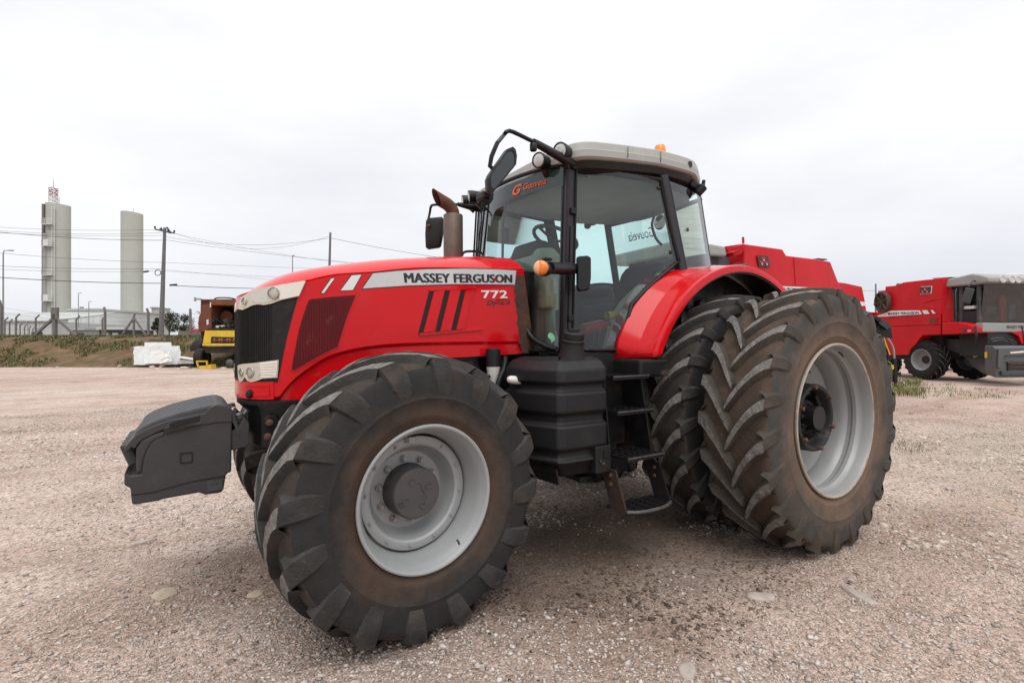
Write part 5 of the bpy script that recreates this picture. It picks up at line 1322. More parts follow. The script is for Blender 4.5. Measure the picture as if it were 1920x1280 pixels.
# doors: framed tinted pane following the fender line
DOOR = [(1.62,2.81),(.78,2.81),(.66,2.40),(.58,2.165),(.62,2.152),(.81,2.025),(.98,1.905),(1.10,1.80),(1.165,1.60),(1.225,1.455),(1.25,1.452),(1.645,1.452)]
def side_y(x, z): 
    a, b = cab_pt('A',z), cab_pt('B',z); t = (a.x-x)/(a.x-b.x); return lerp(a.y,b.y,t)+.028*sin(pi*min(1,max(0,t)))+.018
def doors(s):
    mb = MB(); pts = [V(x, s*side_y(x,z), z) for x,z in DOOR]
    # pane as fan strips between the outline's upper and lower edge
    xs = np.linspace(.60,1.63,22); rows = []
    for x in xs:
        zs = []
        for (a,b) in zip(DOOR, DOOR[1:]+DOOR[:1]):
            if (a[0]-x)*(b[0]-x) <= 0 and a[0] != b[0]: zs.append(a[1]+(b[1]-a[1])*(x-a[0])/(b[0]-a[0]))
        if len(zs) >= 2: rows.append([V(x, s*side_y(x, lerp(min(zs),max(zs),k/5)), lerp(min(zs),max(zs),k/5)) for k in range(6)])
    d = sheet('door_glass', rows)
    mb = MB(); mb.tube([p+V(0,s*.002,0) for p in pts+[pts[0]]], .016, 6); mb.build('door_frame', BLACKR, d, smooth=50)
    for (x,z) in ((.80,2.74),(.68,2.235)):
        MB().lathe([(0,.017),(.008,.016),(.014,.009),(.014,0)], V(x, s*side_y(x,z), z), (0,s,0), 12).build('glass_stud', BLACKM, d, smooth=40)
    mb = MB(); mb.tube(arc_pts([V(.80,s*(side_y(.80,2.52)-.05),2.52),V(.78,s*(side_y(.80,2.52)-.09),2.46),V(.74,s*(side_y(.74,2.36)-.09),2.36),V(.72,s*(side_y(.72,2.3)-.05),2.30)],4), .012, 6); mb.build('door_grip', INTM, d, smooth=50)
mirror_build(doors)
# rear quarter panes and rear window
def quarter(s):
    rows = []
    for z in (1.95,2.2,2.45,2.7,2.82):
        b, c = cab_pt('B',z), cab_pt('C',z); m_ = V((b.x+c.x)/2-.03,(b.y+c.y)/2+.045,z)
        rows.append([flip(V(*p),s) for p in catmull([tuple(b+V(-.04,.02,0)),tuple(m_),tuple(c+V(.02,.025,0))],6)])
    qd = sheet('quarter_glass', rows)
    MB().tube([r[0] for r in rows],.012,6).build('quarter_seal', BLACKR, qd, smooth=50)
    MB().lathe([(0,.018),(.010,.016),(.016,0)], rows[2][3]+V(0,s*.004,0), (-.3,s,0), 12).build('glass_stud', RUSTB, qd, smooth=40)
mirror_build(quarter)
def rw(u, z): c = cab_pt('C', z); return V(c.x-.02-.04*(1-u*u), c.y*u, z)
RW = sheet('rear_window', [[rw(u/8, z) for u in range(-8,9)] for z in (1.95,2.25,2.55,2.80)])
for z in (1.94,2.81): MB().tube([rw(u/8,z) for u in range(-8,9)], .018, 6).build('rear_window_frame', BLACKR, CABF, smooth=50)
text_on('rear_window_lettering', 'Gouveia', lambda u,v: rw(lerp(-.05,-.62,u), lerp(2.60,2.70,v))+V(-.006,0,0), REDP, RW, .004, .2)
mb = MB(); c = rw(.10,2.72); mb.lathe([(0,.075),(.003,.07),(.003,.0)], c+V(-.008,0,0), (-1,0,0), 20); mb.build('rear_window_emblem', LETTER, RW)
# lower side panel of the cab and rear wall
mirror_build(lambda s: MB().prism([V(1.70,s*.70,1.24),V(1.70,s*.70,1.44),V(1.24,s*.76,1.44),V(1.10,s*.78,1.24)], (0,-s*.06,0)).build('sill_panel', BLACKM, CABF, bevel=.01))
MB().box((-.16,0,1.66),(.08,1.20,.60)).build('rear_wall', INTM, CABF)
mirror_build(lambda s: MB().loft([[V(x,s*y,z) for (x,z) in ((.50,2.12),(.78,1.98),(.95,1.85),(1.06,1.72),(1.12,1.55),(1.16,1.42))] for y in (.70,.50)], False).build('wheel_arch_trim', TRIM, CABF, smooth=40))
# interior
st = MB(); st.box((.50,0,1.80),(.50,.50,.14)); st.build('seat', SEATM, CABF, bevel=.05, seg=3)
MB().prism([V(.26,-.24,1.80),V(.40,-.24,1.80),V(.26,-.21,2.20),V(.20,-.19,2.28),V(.10,-.19,2.28)], (0,.46,0)).build('seat_back', SEATM, CABF, bevel=.04, seg=3)
MB().box((.50,0,1.55),(.40,.40,.36)).build('seat_base', INTM, CABF, bevel=.03)
mirror_build(lambda s: MB().box((.52,s*.33,2.02),(.38,.09,.07)).build('armrest', SEATM, CABF, bevel=.025, seg=3))
MB().prism([V(.75,-.62,1.40),V(.75,-.62,1.98),V(.50,-.62,2.10),V(.20,-.62,2.10),V(.05,-.62,1.40)], (0,.26,0)).build('side_console', INTM, CABF, bevel=.03)
# tidy dash and steering wheel
mb = MB(); mb.prism([V(1.62,-.24,1.40),V(1.66,-.24,2.10),V(1.58,-.24,2.28),V(1.42,-.24,2.30),V(1.33,-.24,2.22),V(1.38,-.24,2.05),V(1.45,-.24,1.40)], (0,.48,0)); mb.build('dash_console', TRIM, CABF, bevel=.04, seg=3)
MB().prism([V(1.62,-.18,2.22),V(1.56,-.18,2.36),V(1.44,-.18,2.36),V(1.38,-.18,2.24)], (0,.36,0)).build('instrument_hood', INTM, CABF, bevel=.03, seg=3)
def wheel_ring():
    c = V(1.24,0,2.43); n = V(-.42,0,.91).normalized(); a = V(0,1,0); b = n.cross(a); mb = MB()
    mb.tube([c+(a*cos(t*pi/16)+b*sin(t*pi/16))*.20 for t in range(33)], .017, 8, cap=False)
    for k in range(3):
        t = 2*pi*k/3+.5; mb.tube([c-n*.03, c+(a*cos(t)+b*sin(t))*.19], .012, 6)
    mb.tube([c-n*.02, c-n*.28], [.035,.05], 10); return mb
wheel_ring().build('steering_wheel', INTM, CABF, smooth=50)
mb = MB(); mb.tube([V(1.55,-.42,1.42),V(1.52,-.42,2.60),V(1.50,-.40,2.78)], .012, 6); mb.box((1.50,-.42,2.50),(.04,.09,.13)); mb.build('display_post', INTM, CABF)
MB().prism([V(1.58,.28,1.42),V(1.60,.28,2.12),V(1.50,.28,2.2),V(1.42,.28,2.12),V(1.50,.28,1.42)], (0,.20,0)).build('front_trim', TRIM, CABF, bevel=.03, seg=3)
mb = MB(); mb.tube(arc_pts([V(1.62,.52,1.75),V(1.64,.55,1.62),V(1.60,.55,1.50),V(1.52,.54,1.44)],5), .016, 8); mb.tube(arc_pts([V(1.56,.50,1.78),V(1.56,.53,1.62),V(1.50,.53,1.48),V(1.42,.52,1.43)],5), .016, 8); mb.box((1.52,.53,1.43),(.16,.10,.04)); mb.build('pedal_levers', INTM, CABF, smooth=40)
# headliner: soft pale lining just below the roof
MB().loft([[V(x, u*float(np.interp(x,[.02,.3,.7,1.6],[.50,.64,.72,.62])), 2.80-.05*(1-abs(u))) for u in (-1,-.6,-.2,.2,.6,1)] for x in (.06,.4,.8,1.2,1.58)], False).build('headliner', HEADL, CABF, smooth=50)
# roof
RZ = ([1.75,1.66,1.18,.82,.30,-.15],[2.915,2.940,2.995,3.030,3.045,3.00])
def roofz(x): return float(np.interp(-x, [-a for a in RZ[0]], RZ[1]))
RED_ = [(1.715,0),(1.715,.35),(1.70,.55),(1.665,.71),(1.59,.795),(1.45,.82),(1.18,.825),(.82,.825),(.45,.81),(.25,.74),(.02,.58),(-.10,.36),(-.13,0)]
def roof():
    pl = catmull(RED_, 4); full = [(x,y) for x,y in pl]+[(x,-y) for x,y in pl[-2:0:-1]]
    c = np.array([.86,0]); mb = MB(); rings = []
    for sc, dz in ((.90,-.125),(.975,-.118),(.994,-.106),(1.0,-.060),(.994,-.054),(.990,-.006),(.984,.002),(.95,.010),(.80,.030),(.5,.045),(.2,.050),(.02,.051)):
        rings.append([V(c[0]+(x-c[0])*sc, y*sc, roofz(x)+dz) for x,y in full])
    mb.loft(rings, True, 0, False); r = mb.build('roof', ROOFM, TR, smooth=20)
    bm = bmesh.new(); bm.from_mesh(r.data); bmesh.ops.recalc_face_normals(bm, faces=bm.faces); bm.to_mesh(r.data); bm.free(); r.data.set_sharp_from_angle(angle=radians(20))
    # dark underside and gutter
    mb = MB(); mb.loft([[V(c[0]+(x-c[0])*sc, y*sc, roofz(x)+dz) for x,y in full] for sc, dz in ((.955,-.118),(.93,-.17),(.86,-.20),(.84,-.155))], True, 0, True); mb.build('roof_underside', BLACKR, r, smooth=35)
    # panel seams down the fascia
    for s in (1,-1):
        for x in (1.18,.82):
            MB().bar(V(x,s*.826,roofz(x)-.10), V(x,s*.828,roofz(x)-.015), .003, .004).build('panel_seam', BLACKM, r)
        MB().lathe([(0,.026),(.006,.026),(.006,0)], V(.44,s*.806,roofz(.44)-.05), (-.1,s,0), 16).build('fascia_hole', BLACKM, r)
        # bracket with rear work lamp
        mb = MB(); mb.bar(V(.30,s*.68,2.89), V(.16,s*.70,2.84), .07, .06); mb.tube([V(.24,s*.72,2.80), V(.20,s*.76,2.86)], .04, 10); mb.bar(V(.17,s*.72,2.83), V(.16,s*.73,2.93), .03, .03); mb.build('rear_lamp_bracket', BLACKR, r, bevel=.01)
        # front work lamps
        for (lp_, rr) in ((tx(1010.5,300.5,1.80),.056),(tx(1050.5,283,1.76),.058)):
            x, y, z = lp_
            ax = V(1,s*.35,-.12).normalized(); p = V(x,s*y,z)
            lb = MB().lathe([(-.10,.03),(-.09,rr*.8),(-.03,rr),(.008,rr*1.04),(.012,rr*.92)], p, ax, 24).build('work_lamp', BLACKR, r, smooth=35)
            MB().lathe([(.004,rr*.9),(.012,rr*.7),(.016,rr*.3),(.017,0)], p, ax, 24).build('lens', LENS, lb, smooth=60)
            MB().bar(p-ax*.05-V(0,0,rr), p-ax*.10-V(0,0,rr+.05), .03, .02).build('lamp_foot', BLACKR, lb)
    mb = MB(); bx = ty(1244.5,286,.70); b0 = V(bx.x,.66,roofz(bx.x)+.02)
    bc = MB().lathe([(0,.058),(.012,.056),(.012,.046)], b0, (0,0,1), 24).build('beacon_base', BLACK, r, smooth=40)
    MB().lathe([(.012,.050),(.03,.050),(.085,.045),(.098,.038),(.102,0)], b0, (0,0,1), 20).build('beacon', BEACON, r, smooth=30)
roof()

# ------------------------------------------------------------------ fenders
def fender(s):
    prof = [(.66,1.372),(.78,1.368),(.835,1.322),(.89,1.272),(.945,1.243),(.985,1.224),(1.004,1.219),(1.022,1.210),(1.026,1.188),(1.026,1.165),(1.005,1.163)]
    rings = []; A = [22,25,28,31,34,37]+list(range(40,152,3))
    for a in A:
        r_ = radians(a); u = min(1, max(0, (a-46)/34)); f_ = 1-.82*u*u*(3-2*u); k = 1.0-.03*max(0,(a-95)/55)
        rings.append([V(cos(r_)*rr*k, s*y, .935+sin(r_)*rr*k) for y,rr in [(y, 1.215+(R-1.215)*f_ if R > 1.215 else R) for y,R in prof]])
    # square the lower front corner off level
    for i in range(len(rings[0])):
        p = rings[0][i]; p.z = 1.385+.02*(i/10)
    mb = MB(); mb.loft(rings, False); f = mb.build('fender', RED, TR, smooth=11)
    sd = f.modifiers.new('solid','SOLIDIFY'); sd.thickness = .006; sd.offset = 1
    mb = MB(); mb.loft([[V(p.x*.985, p.y*1.0-s*.006, .935+(p.z-.935)*.985) for p in r] for r in rings], False); mb.build('fender_liner', BLACK, f, smooth=40)
    iw = MB(); iw.loft([[V(cos(radians(a))*R, s*.675, .935+sin(radians(a))*R) for a in range(22,172,5)] for R in (.45,1.205)], False); iw.build('fender_inner_wall', BLACK, f)
    MB().prism([V(1.34,s*.70,1.30),V(1.34,s*.70,1.39),V(1.02,s*1.0,1.40),V(.94,s*1.0,1.30)], (0,0,-.02)).build('fender_bracket', BLACK, f)
    mb = MB(); mb.box((1.13,s*.86,1.32),(.30,.34,.13)); mb.build('battery_box', BLACK, f, bevel=.02)
    for (y,z) in ((.80,1.43),(.985,1.43)):
        a = math.asin((z-.935)/(1.37 if y < .9 else 1.22)); R = 1.37 if y < .9 else 1.215
        MB().lathe([(0,.012),(.006,.010),(.008,0)], V(cos(a)*R+.004, s*y, z), (1,s*.3,.2), 10).build('fender_bolt', BLACKM, f, smooth=40)
    MB().box((-.10,s*.90,2.165),(.16,.08,.05)).build('marker_lamp', BLACK, f, bevel=.02)
fender(1); fender(-1)

# ------------------------------------------------------------------ fuel tank, steps
def tank():
    # ribbed blow-moulded tank: outline in plan, bulges stacked vertically
    def plan(o): return [(1.60-.0,.55),(1.60,1.03+o),(1.63,1.055+o),(1.97,1.055+o),(2.02+o*.6,1.03+o*.7),(2.10+o,.80),(2.11+o,.55)]
    rows = []
    def ring(z, o, cut=0):
        pl = plan(o); return [V(x-(cut if x > 1.9 else 0), y-cut*.6, z) for x,y in pl]
    for z, o, c in ((.615,-.10,.10),(.635,-.05,.06),(.72,-.02,.02),(.745,-.005,0),(.765,-.035,.0),(.805,-.035,0),(.83,0,0),(.97,0,0),(.985,-.035,0),(1.035,-.035,0),(1.06,0,0),(1.18,0,0),(1.195,-.03,0),(1.235,-.03,0),(1.25,.0,0),(1.33,-.005,0),(1.385,-.04,.02),(1.41,-.11,.05)):
        rows.append(ring(z,o,c))
    mb = MB(); mb.loft(rows, True, 0, True); t = mb.build('fuel_tank', TANKM, TR, smooth=22, bevel=.012, seg=3)
    nb = V(1.80,.90,1.36); ax = V(.06,.22,1).normalized()
    MB().lathe([(0,.115),(.04,.095),(.10,.078),(.155,.070),(.16,.060)], nb, ax, 28).build('filler_neck', TANKM, t, smooth=40)
    MB().lathe([(.150,.074),(.165,.076),(.172,.070),(.180,.072),(.215,.070),(.225,.058),(.225,0)], nb, ax, 28).build('filler_cap', TANKM, t, smooth=35)
    MB().box(nb+ax*.232,(.09,.022,.022)).build('cap_grip', TANKM, t, bevel=.005)
    # small latched box at the lower rear corner and guard plate below
    MB().box((1.665,1.035,.735),(.135,.06,.18)).build('latch_box', BLACK, t, bevel=.008)
    MB().box((1.655,1.068,.77),(.03,.012,.05)).build('latch', BLACKM, t, bevel=.003)
    mb = MB(); mb.tube([V(1.70,1.07,.735),V(1.69,1.078,.715),V(1.672,1.075,.705),V(1.668,1.072,.72)], .004, 6); mb.build('latch_hook', STEEL, t)
    MB().prism([V(2.06,.60,.62),V(2.06,.60,.74),V(2.0,1.0,.70),V(1.98,1.0,.60)], (.012,0,0)).build('tank_guard', BLACKM, t)
    MB().box((1.72,.80,.59),(.10,.3,.03)).build('tank_strap', BLACKM, t)
tank()
def steps():
    t = MB()
    for (x,) in ((1.585,),(1.185,)):
        pass
    # side stringers
    fr = MB(); fr.prism([V(1.25,1.0,1.28),V(1.20,1.06,.70),V(1.19,1.09,.66),V(1.19,.70,.66),V(1.25,.62,1.30)], (-.02,0,0)); fr.prism([V(1.57,.98,1.28),V(1.57,1.04,.70),V(1.57,.70,.66),V(1.57,.62,1.30)], (.012,0,0))
    fr.box((1.40,.62,1.0),(.36,.04,.62)); S = fr.build('cab_steps', BLACKM, TR, bevel=.004)
    for z, y, d in ((1.265,.93,.20),(1.03,.96,.22),(.735,1.03,.26)):
        mb = MB(); mb.bar(V(1.555,y+d/2,z), V(1.21,y+d/2,z), .03, .03); mb.bar(V(1.555,y-d/2,z), V(1.21,y-d/2,z), .03, .03)
        for k in range(7): mb.bar(V(1.55-.055*k,y-d/2,z), V(1.55-.055*k,y+d/2,z), .012, .024)
        for k in range(1,4): mb.bar(V(1.555,y-d/2+d*k/4,z+.006), V(1.21,y-d/2+d*k/4,z+.006), .008, .014)
        tr = mb.build('tread', BLACKM, S)
        MB().bar(V(1.555,y+d/2+.016,z+.008), V(1.21,y+d/2+.016,z+.008), .004, .010).build('worn_edge', STEEL, tr)
    MB().box((1.39,.80,.88),(.34,.02,.24)).build('riser', BLACKM, S); MB().box((1.39,.80,1.14),(.34,.02,.20)).build('riser', BLACKM, S)
    # hanging bottom step on rubber-and-steel side plates
    for (x, rust) in ((1.585,True),(1.165,False)):
        MB().prism([V(x,.96,.66),V(x,1.10,.66),V(x,1.20,.40),V(x,1.16,.37),V(x,1.06,.40)], (.012,0,0)).build('hanger_plate', DRUST if rust else BLACKR, S)
        for z in (.62,.56): MB().lathe([(0,.014),(.01,.012),(.01,0)], V(x+.012,1.06,z), (1,0,0), 8).build('hanger_bolt', RUSTB, S)
    mb = MB(); z = .40
    front = arc_pts([V(1.59,1.19,z),V(1.50,1.225,z-.004),V(1.375,1.235,z-.006),V(1.25,1.225,z-.004),V(1.17,1.19,z)],4)
    mb.tube(front, .016, 8); mb.tube([V(1.59,1.02,z),V(1.17,1.02,z)], .014, 8)
    for k in range(1,5): mb.bar(V(1.585,1.02+.043*k,z+.004), V(1.172,1.02+.043*k,z+.004), .010, .022)
    for k in range(6): mb.bar(V(1.56-.075*k,1.02,z+.006), V(1.56-.075*k,1.215,z+.006), .008, .016)
    mb.build('bottom_tread', BLACKR, S, smooth=40); MB().tube([p_+V(0,.006,.008) for p_ in front], .012, 8).build('worn_edge', STEEL, S, smooth=40)
steps()

# ------------------------------------------------------------------ exhaust, mirrors, signal lamp, handrail
p = V(1.99,-.50,2.14)
EX = MB().lathe([(0,.086),(.50,.086),(.508,.080),(.508,.066)], p, (0,0,1), 36).build('exhaust', EXH, TR, smooth=40)
def stack():
    path = arc_pts([p+V(0,0,.46),p+V(0,0,.525),p+V(.018,0,.560),p+V(.05,0,.590),p+V(.10,0,.612)],5); rings = []; R = .056; cutn = V(.10,0,-1).normalized()
    for i, c in enumerate(path):
        d = (path[min(i+1,len(path)-1)]-path[max(i-1,0)]).normalized(); a = V(0,1,0); b_ = d.cross(a)
        rings.append([c+(a*cos(2*pi*j/20)+b_*sin(2*pi*j/20))*R for j in range(20)])
    d = (path[-1]-path[-2]).normalized(); c0 = path[-1]+d*.045+V(0,0,-R)
    rings.append([q+d*max(.004, (c0-q).dot(cutn)/d.dot(cutn)) if abs(d.dot(cutn)) > .05 else q for q in rings[-1]])
    rings[-1] = [q+d*(.0+.13*((q-path[-1]).z+R)/(2*R)) for q in rings[-2]]
    MB().loft(rings, True).loft([[c_+(q-c_)*.93 for q in rg] for rg, c_ in ((rings[-2], path[-1]), (rings[-1], path[-1]+d*.08))], True).build('exhaust_pipe', RUST, EX, smooth=50)
stack()
def rail(s):
    mb = MB(); mb.tube(arc_pts([V(1.80,s*.60,2.10),V(1.83,s*.64,2.28),V(1.80,s*.66,2.36),V(1.68,s*.66,2.38)],4), .012, 8); mb.build('grab_rail', BLACKM, TR, smooth=50)
rail(-1)
def mirror(arm, corners, thick, label_side):
    mb = MB(); mb.tube(arm[0], arm[1], 10); r = mb.build('mirror_arm', BLACKM, TR, smooth=45)
    mb = MB(); mb.tube(arm[2], .0135, 8); mb.build('mirror_rod', BLACKM, r, smooth=50)
    c = sum(corners, V(0,0,0))/len(corners); n = (corners[1]-corners[0]).cross(corners[2]-corners[0]).normalized()
    if n.dot(CT-c) < 0: n = -n
    ring0 = corners; inner = [c+(p-c)*.80 for p in corners]
    mb = MB(); mb.loft([[c+(p-c)*.55-n*thick for p in ring0],[c+(p-c)*.93-n*thick*.85 for p in ring0],[p-n*thick*.3 for p in ring0],[p for p in ring0],[c+(p-c)*.84+n*.004 for p in ring0],[c+(p-c)*.80-n*.002 for p in ring0]], True, 0, True)
    mb.build('mirror_housing', BLACK, r, smooth=35)
    return r, c, n, inner
def tri_near():
    z = 2.81; b = V(1.60,.69,z); e1 = tz(1000,266,z+.01); e2 = tz(955,247,z+.02)
    rod = [e1, tz(975,253.5,z+.015), tz(962,247.5,z+.018), tz(955,245.5,z+.018), tz(949,247.5,z+.01), tz(945,253,z-.0)]
    mpts = [(962,275),(967,280),(969.5,292),(968,308),(962,316),(925,361),(920,363.5),(915,357),(914,338),(918,328),(952,279)]
    base = tz(942,318,2.53); n = (CT-base); n.z *= .2; n = (Matrix.Rotation(radians(38),3,'Z') @ n).normalized(); d = n.dot(base)
    def hit(px,py): v = tray(px,py); return CT+v*((d-n.dot(CT))/n.dot(v))
    cor = [hit(*q) for q in mpts]
    rod += [hit(938,266)-n*.03, hit(931,290)-n*.05, hit(928,308)-n*.05, hit(936,318)-n*.04]
    r, c, nn, inner = mirror(([b, b.lerp(e1,.3), b.lerp(e1,.9), e1],[.036,.033,.026,.022],rod), cor, .045, 'near')
    MB().add([p+nn*.001 for p in inner],[list(range(len(inner)))]).build('mirror_glass', MIRR, r)
    MB().lathe([(-.025,.020),(-.02,.024),(.02,.024),(.025,.02),(.025,0)], e1+V(0,0,-.035), (0,0,1), 14).build('arm_knob', BLACKR, r, smooth=40)
    MB().box(b+V(-.01,.0,0),(.06,.05,.08)).build('arm_bracket', BLACKR, r, bevel=.01)
tri_near()
def tri_far():
    z = 2.80; b = V(1.60,-.69,z); e1 = tz(858,383,z+.02); e2 = tz(815,384,z+.02)
    base = tz(815,437,2.56); n = VD.copy()*-1; n = (RM @ n); n = (Matrix.Rotation(radians(-10),3,'Z') @ n).normalized(); d = n.dot(base)
    def hit(px,py): v = tray(px,py); return CT+v*((d-n.dot(CT))/n.dot(v))
    mpts = [(802,409),(828,406.5),(831,410),(829.5,440),(825.5,461),(822,464),(802,467),(798.5,464),(797.5,440),(799,414)]
    cor = [hit(*q) for q in mpts]
    rod = [e1, e2, tz(808,388,z), hit(806,398)-n*.0, hit(804,420)+n*.03, hit(806,428)+n*.03]
    # this mirror shows its back to the camera: plain housing
    mb = MB(); mb.tube([b, b.lerp(e1,.4), e1], [.036,.034,.018], 10); r = mb.build('mirror_arm', BLACKM, TR, smooth=45)
    MB().tube(arc_pts(rod,4), .012, 8).build('mirror_rod', BLACKM, r, smooth=50)
    c = sum(cor, V(0,0,0))/len(cor)
    MB().loft([[p-n*.03 for p in cor],[p+n*.004 for p in cor],[c+(p-c)*.93+n*.022 for p in cor],[c+(p-c)*.7+n*.032 for p in cor],[c+(p-c)*.2+n*.036 for p in cor]], True, 0, True).build('mirror_housing', BLACK, r, smooth=40)
    MB().add([c+(p-c)*.9-n*.0305 for p in cor],[list(range(len(cor)))]).build('mirror_glass', MIRR, r)
    MB().tube([hit(806,432)+n*.02,hit(806,424)+n*.05], .02, 8).build('arm_knob', RUST, r, smooth=40)
tri_far()
# turn signal on its arm, with the small lower mirror behind it
sp = V(2.115,1.0,1.972); sb = V(1.66,.78,2.03)
sa = MB().tube([sb, sb.lerp(sp,.15), sb.lerp(sp,.78)], [.036,.042,.040], 16).build('signal_arm', BLACKM, TR, smooth=45)
ax = (sp-sb).normalized(); axl = V(.80,.60,.0).normalized()
MB().lathe([(-.10,.040),(-.06,.047),(-.01,.049),(.0,.048)], sp, axl, 24).build('signal_body', BLACK, sa, smooth=40)
MB().lathe([(0,.047),(.012,.046),(.024,.038),(.030,.020),(.032,0)], sp, axl, 24).build('signal_lens', ORANGE, sa, smooth=50)
MB().lathe([(.002,.0485),(.014,.0475),(.027,.039),(.033,.0205),(.035,0)], sp, axl, 24, a0=-pi*.45, a1=pi*.45).build('side_marker_lens', ORANGEP, sa, smooth=50)
MB().box(sp+V(-.06,-.02,.062),(.06,.035,.018)).build('signal_clip', BLACKM, sa, bevel=.004)
mq = [ty(a,b,.86) for a,b in ((1084,480),(1103,478.5),(1109,483),(1109,520),(1106,543),(1088,546),(1084,540))]
MB().prism(mq, V(-.02,-.05,0)).build('low_mirror', BLACK, sa, bevel=.012, seg=3)

# ------------------------------------------------------------------ loose things in the cab
def jug():
    c = tx(1029,549,1.585); t = MB()
    rg = []
    for z, sx_, sy_ in ((-.13,.06,.06),(-.12,.075,.085),(-.09,.085,.095),(.04,.078,.088),(.09,.065,.07),(.11,.04,.035),(.135,.03,.03)):
        rg.append([c+V(sx_*max(-1,min(1,1.25*cos(a*pi/10))), sy_*max(-1,min(1,1.25*sin(a*pi/10))), z) for a in range(20)])
    t.loft(rg, True, 0, True); o = t.build('plastic_jug', JUGM, smooth=40, bevel=.01)
    MB().lathe([(0,.034),(.03,.032),(.03,0)], c+V(0,0,.148), (0,0,1), 14).build('cap', REDP, o)
    l = [tx(a,b,1.66) for a,b in ((1038,521),(1046,521),(1046.5,550),(1039,549.5))]
    MB().prism(l, (.004,.002,0)).build('label_strip', STICK, o)
    o.rotation_euler = (ROLL,0,0); tag(o, 'stained beige plastic jug inside the cab behind the orange signal lamp', 'jug')
jug()
def bottle():
    c = ty(1090,619,.60); ax = (ty(1140,607,.60)-c).normalized()
    o = MB().lathe([(0,.01),(.01,.045),(.20,.045),(.24,.035),(.27,.018),(.30,.018),(.30,0)], c, ax, 20).build('red_bottle', REDP, smooth=40)
    MB().lathe([(0,.03),(.10,.03),(.10,0)], ty(1138,591,.60), (-1,.0,.06), 14).build('yellow_grip', YEL, o, smooth=40)
    MB().tube(arc_pts([ty(1114,622,.62),ty(1113,645,.62),ty(1121,648,.62),ty(1123,622,.62)],4), .010, 6).build('carry_strap', BLACK, o, smooth=50)
    o.rotation_euler = (ROLL,0,0); tag(o, 'dark red extinguisher bottle with yellow grip on the cab floor', 'extinguisher')
bottle()
lf = [ty(a,b,.665) for a,b in ((1027,628),(1031,623.5),(1036,625),(1040,632),(1040,638),(1036,640),(1034,643),(1033,638),(1028,633))]
MB().prism(lf, (0,.003,0)).build('green_sticker', GREENS, CABF)
# ================================================================== MACHINES BEHIND
class Frame:
    """side plane of a far machine: origin o, heading e1, e2 away from the viewer"""
    def __init__(s, o, e1, away):
        s.o = Vector(o); s.e1 = Vector(e1).normalized(); s.e2 = V(-s.e1.y, s.e1.x, 0)
        if s.e2.dot(away) < 0: s.sg = -1
        else: s.sg = 1
        s.rz = atan2(s.e1.y, s.e1.x)
    def loc(s, p): q = Vector(p)-s.o; return V(q.dot(s.e1), q.dot(s.e2), q.z)
    def pl(s, px, py, off=0.0):          # on the side plane, off metres away from the viewer
        n = s.e2*s.sg; v = VD+VR*((px-960)/LENS_PX)-VU*((py-640)/LENS_PX); k = ((s.o+n*off-CAM).dot(n))/v.dot(n)
        return s.loc(CAM+v*k)
    def fr(s, px, py, x):                # on the cross plane at local x
        v = VD+VR*((px-960)/LENS_PX)-VU*((py-640)/LENS_PX); k = ((s.o+s.e1*x-CAM).dot(s.e1))/v.dot(s.e1)
        return s.loc(CAM+v*k)
    def away(s, d): return V(0, s.sg*d, 0)
TSM = [RUBBER, RUBBER, RUBBER, LUGTOP]
cmb = tyre_mesh('tyre', .80, .045, .27, .30, .42, 19, .05, .40, .80, 5)
CT_ME = cmb.build('tyre', TSM, smooth=34)
crim = MB().lathe([(.26,.43),(.27,.42),(.255,.40),(.20,.38),(.05,.36),(.0,.33),(-.01,.20),(.03,.16),(.05,.10),(.05,0)], n=48).build('wheel_rim', SILVER, smooth=30)
chub = MB().lathe([(.03,.16),(.06,.15),(.06,0)], n=24).build('wheel_hub', HUBD, smooth=30)
def far_wheel(fr, c, parent, R=.80, steer=0.0):
    k = R/.80; w = cp(crim, parent, c, (0,0,0), (k, -fr.sg*k, k)); w.name = 'wheel'
    cp(CT_ME, w); cp(chub, w); return w
def emblem(fr, quad, parent, off=.03):
    """square black badge with three white-edged red triangles"""
    bl, br, tr, tl = quad; fn = quad_fn(bl, br, tr, tl); n = -fr.away(1)
    m = MB(); m.prism([p+n*off for p in quad], n*.01); b = m.build('badge', LETTER, parent)
    m = MB(); m.prism([fn(u,v)+n*(off+.008) for u,v in ((-.04,-.04),(1.04,-.04),(1.04,1.04),(-.04,1.04))], n*.0); 
    for (cx, cy, w, h) in ((.5,.66,.46,.40),(.28,.30,.42,.40),(.72,.30,.42,.40)):
        m = MB(); m.prism([fn(cx-w/2,cy+h/2)+n*(off+.012), fn(cx+w/2,cy+h/2)+n*(off+.012), fn(cx,cy-h/2)+n*(off+.012)], n*.004); m.build('badge_triangle', REDW, b)
        for s_ in (-1,1):
            m = MB(); m.prism([fn(cx+s_*w*.06,cy-h*.02)+n*(off+.018), fn(cx+s_*w*.20,cy-h*.02)+n*(off+.018), fn(cx,cy-h*.44)+n*(off+.018)], n*.004); m.build('badge_chevron', DECALW, b)
    return b
CGREY = mat('combine_dark_grey', (.050,.052,.058), .5, var=.15, vs=2, dirt=(DUST,.15,1.6,.8))
CGREYL = mat('combine_header_grey', (.080,.083,.090), .5, var=.15, vs=2, dirt=((.16,.07,.04),.18,3,.85))
CROOF = mat('combine_roof_grey', (.29,.29,.28), .45, var=.08, vs=1.5, dirt=((.28,.26,.22),.2,1.5,.7))
CINT = mat('combine_cab_inside', (.02,.02,.022), .7, var=.3, vs=2)
SCREEN = mat('torn_rotary_screen', (.075,.055,.042), .9, var=.4, vs=6, bump=.5, bs=12, dirt=((.16,.085,.05),.35,3,.9))

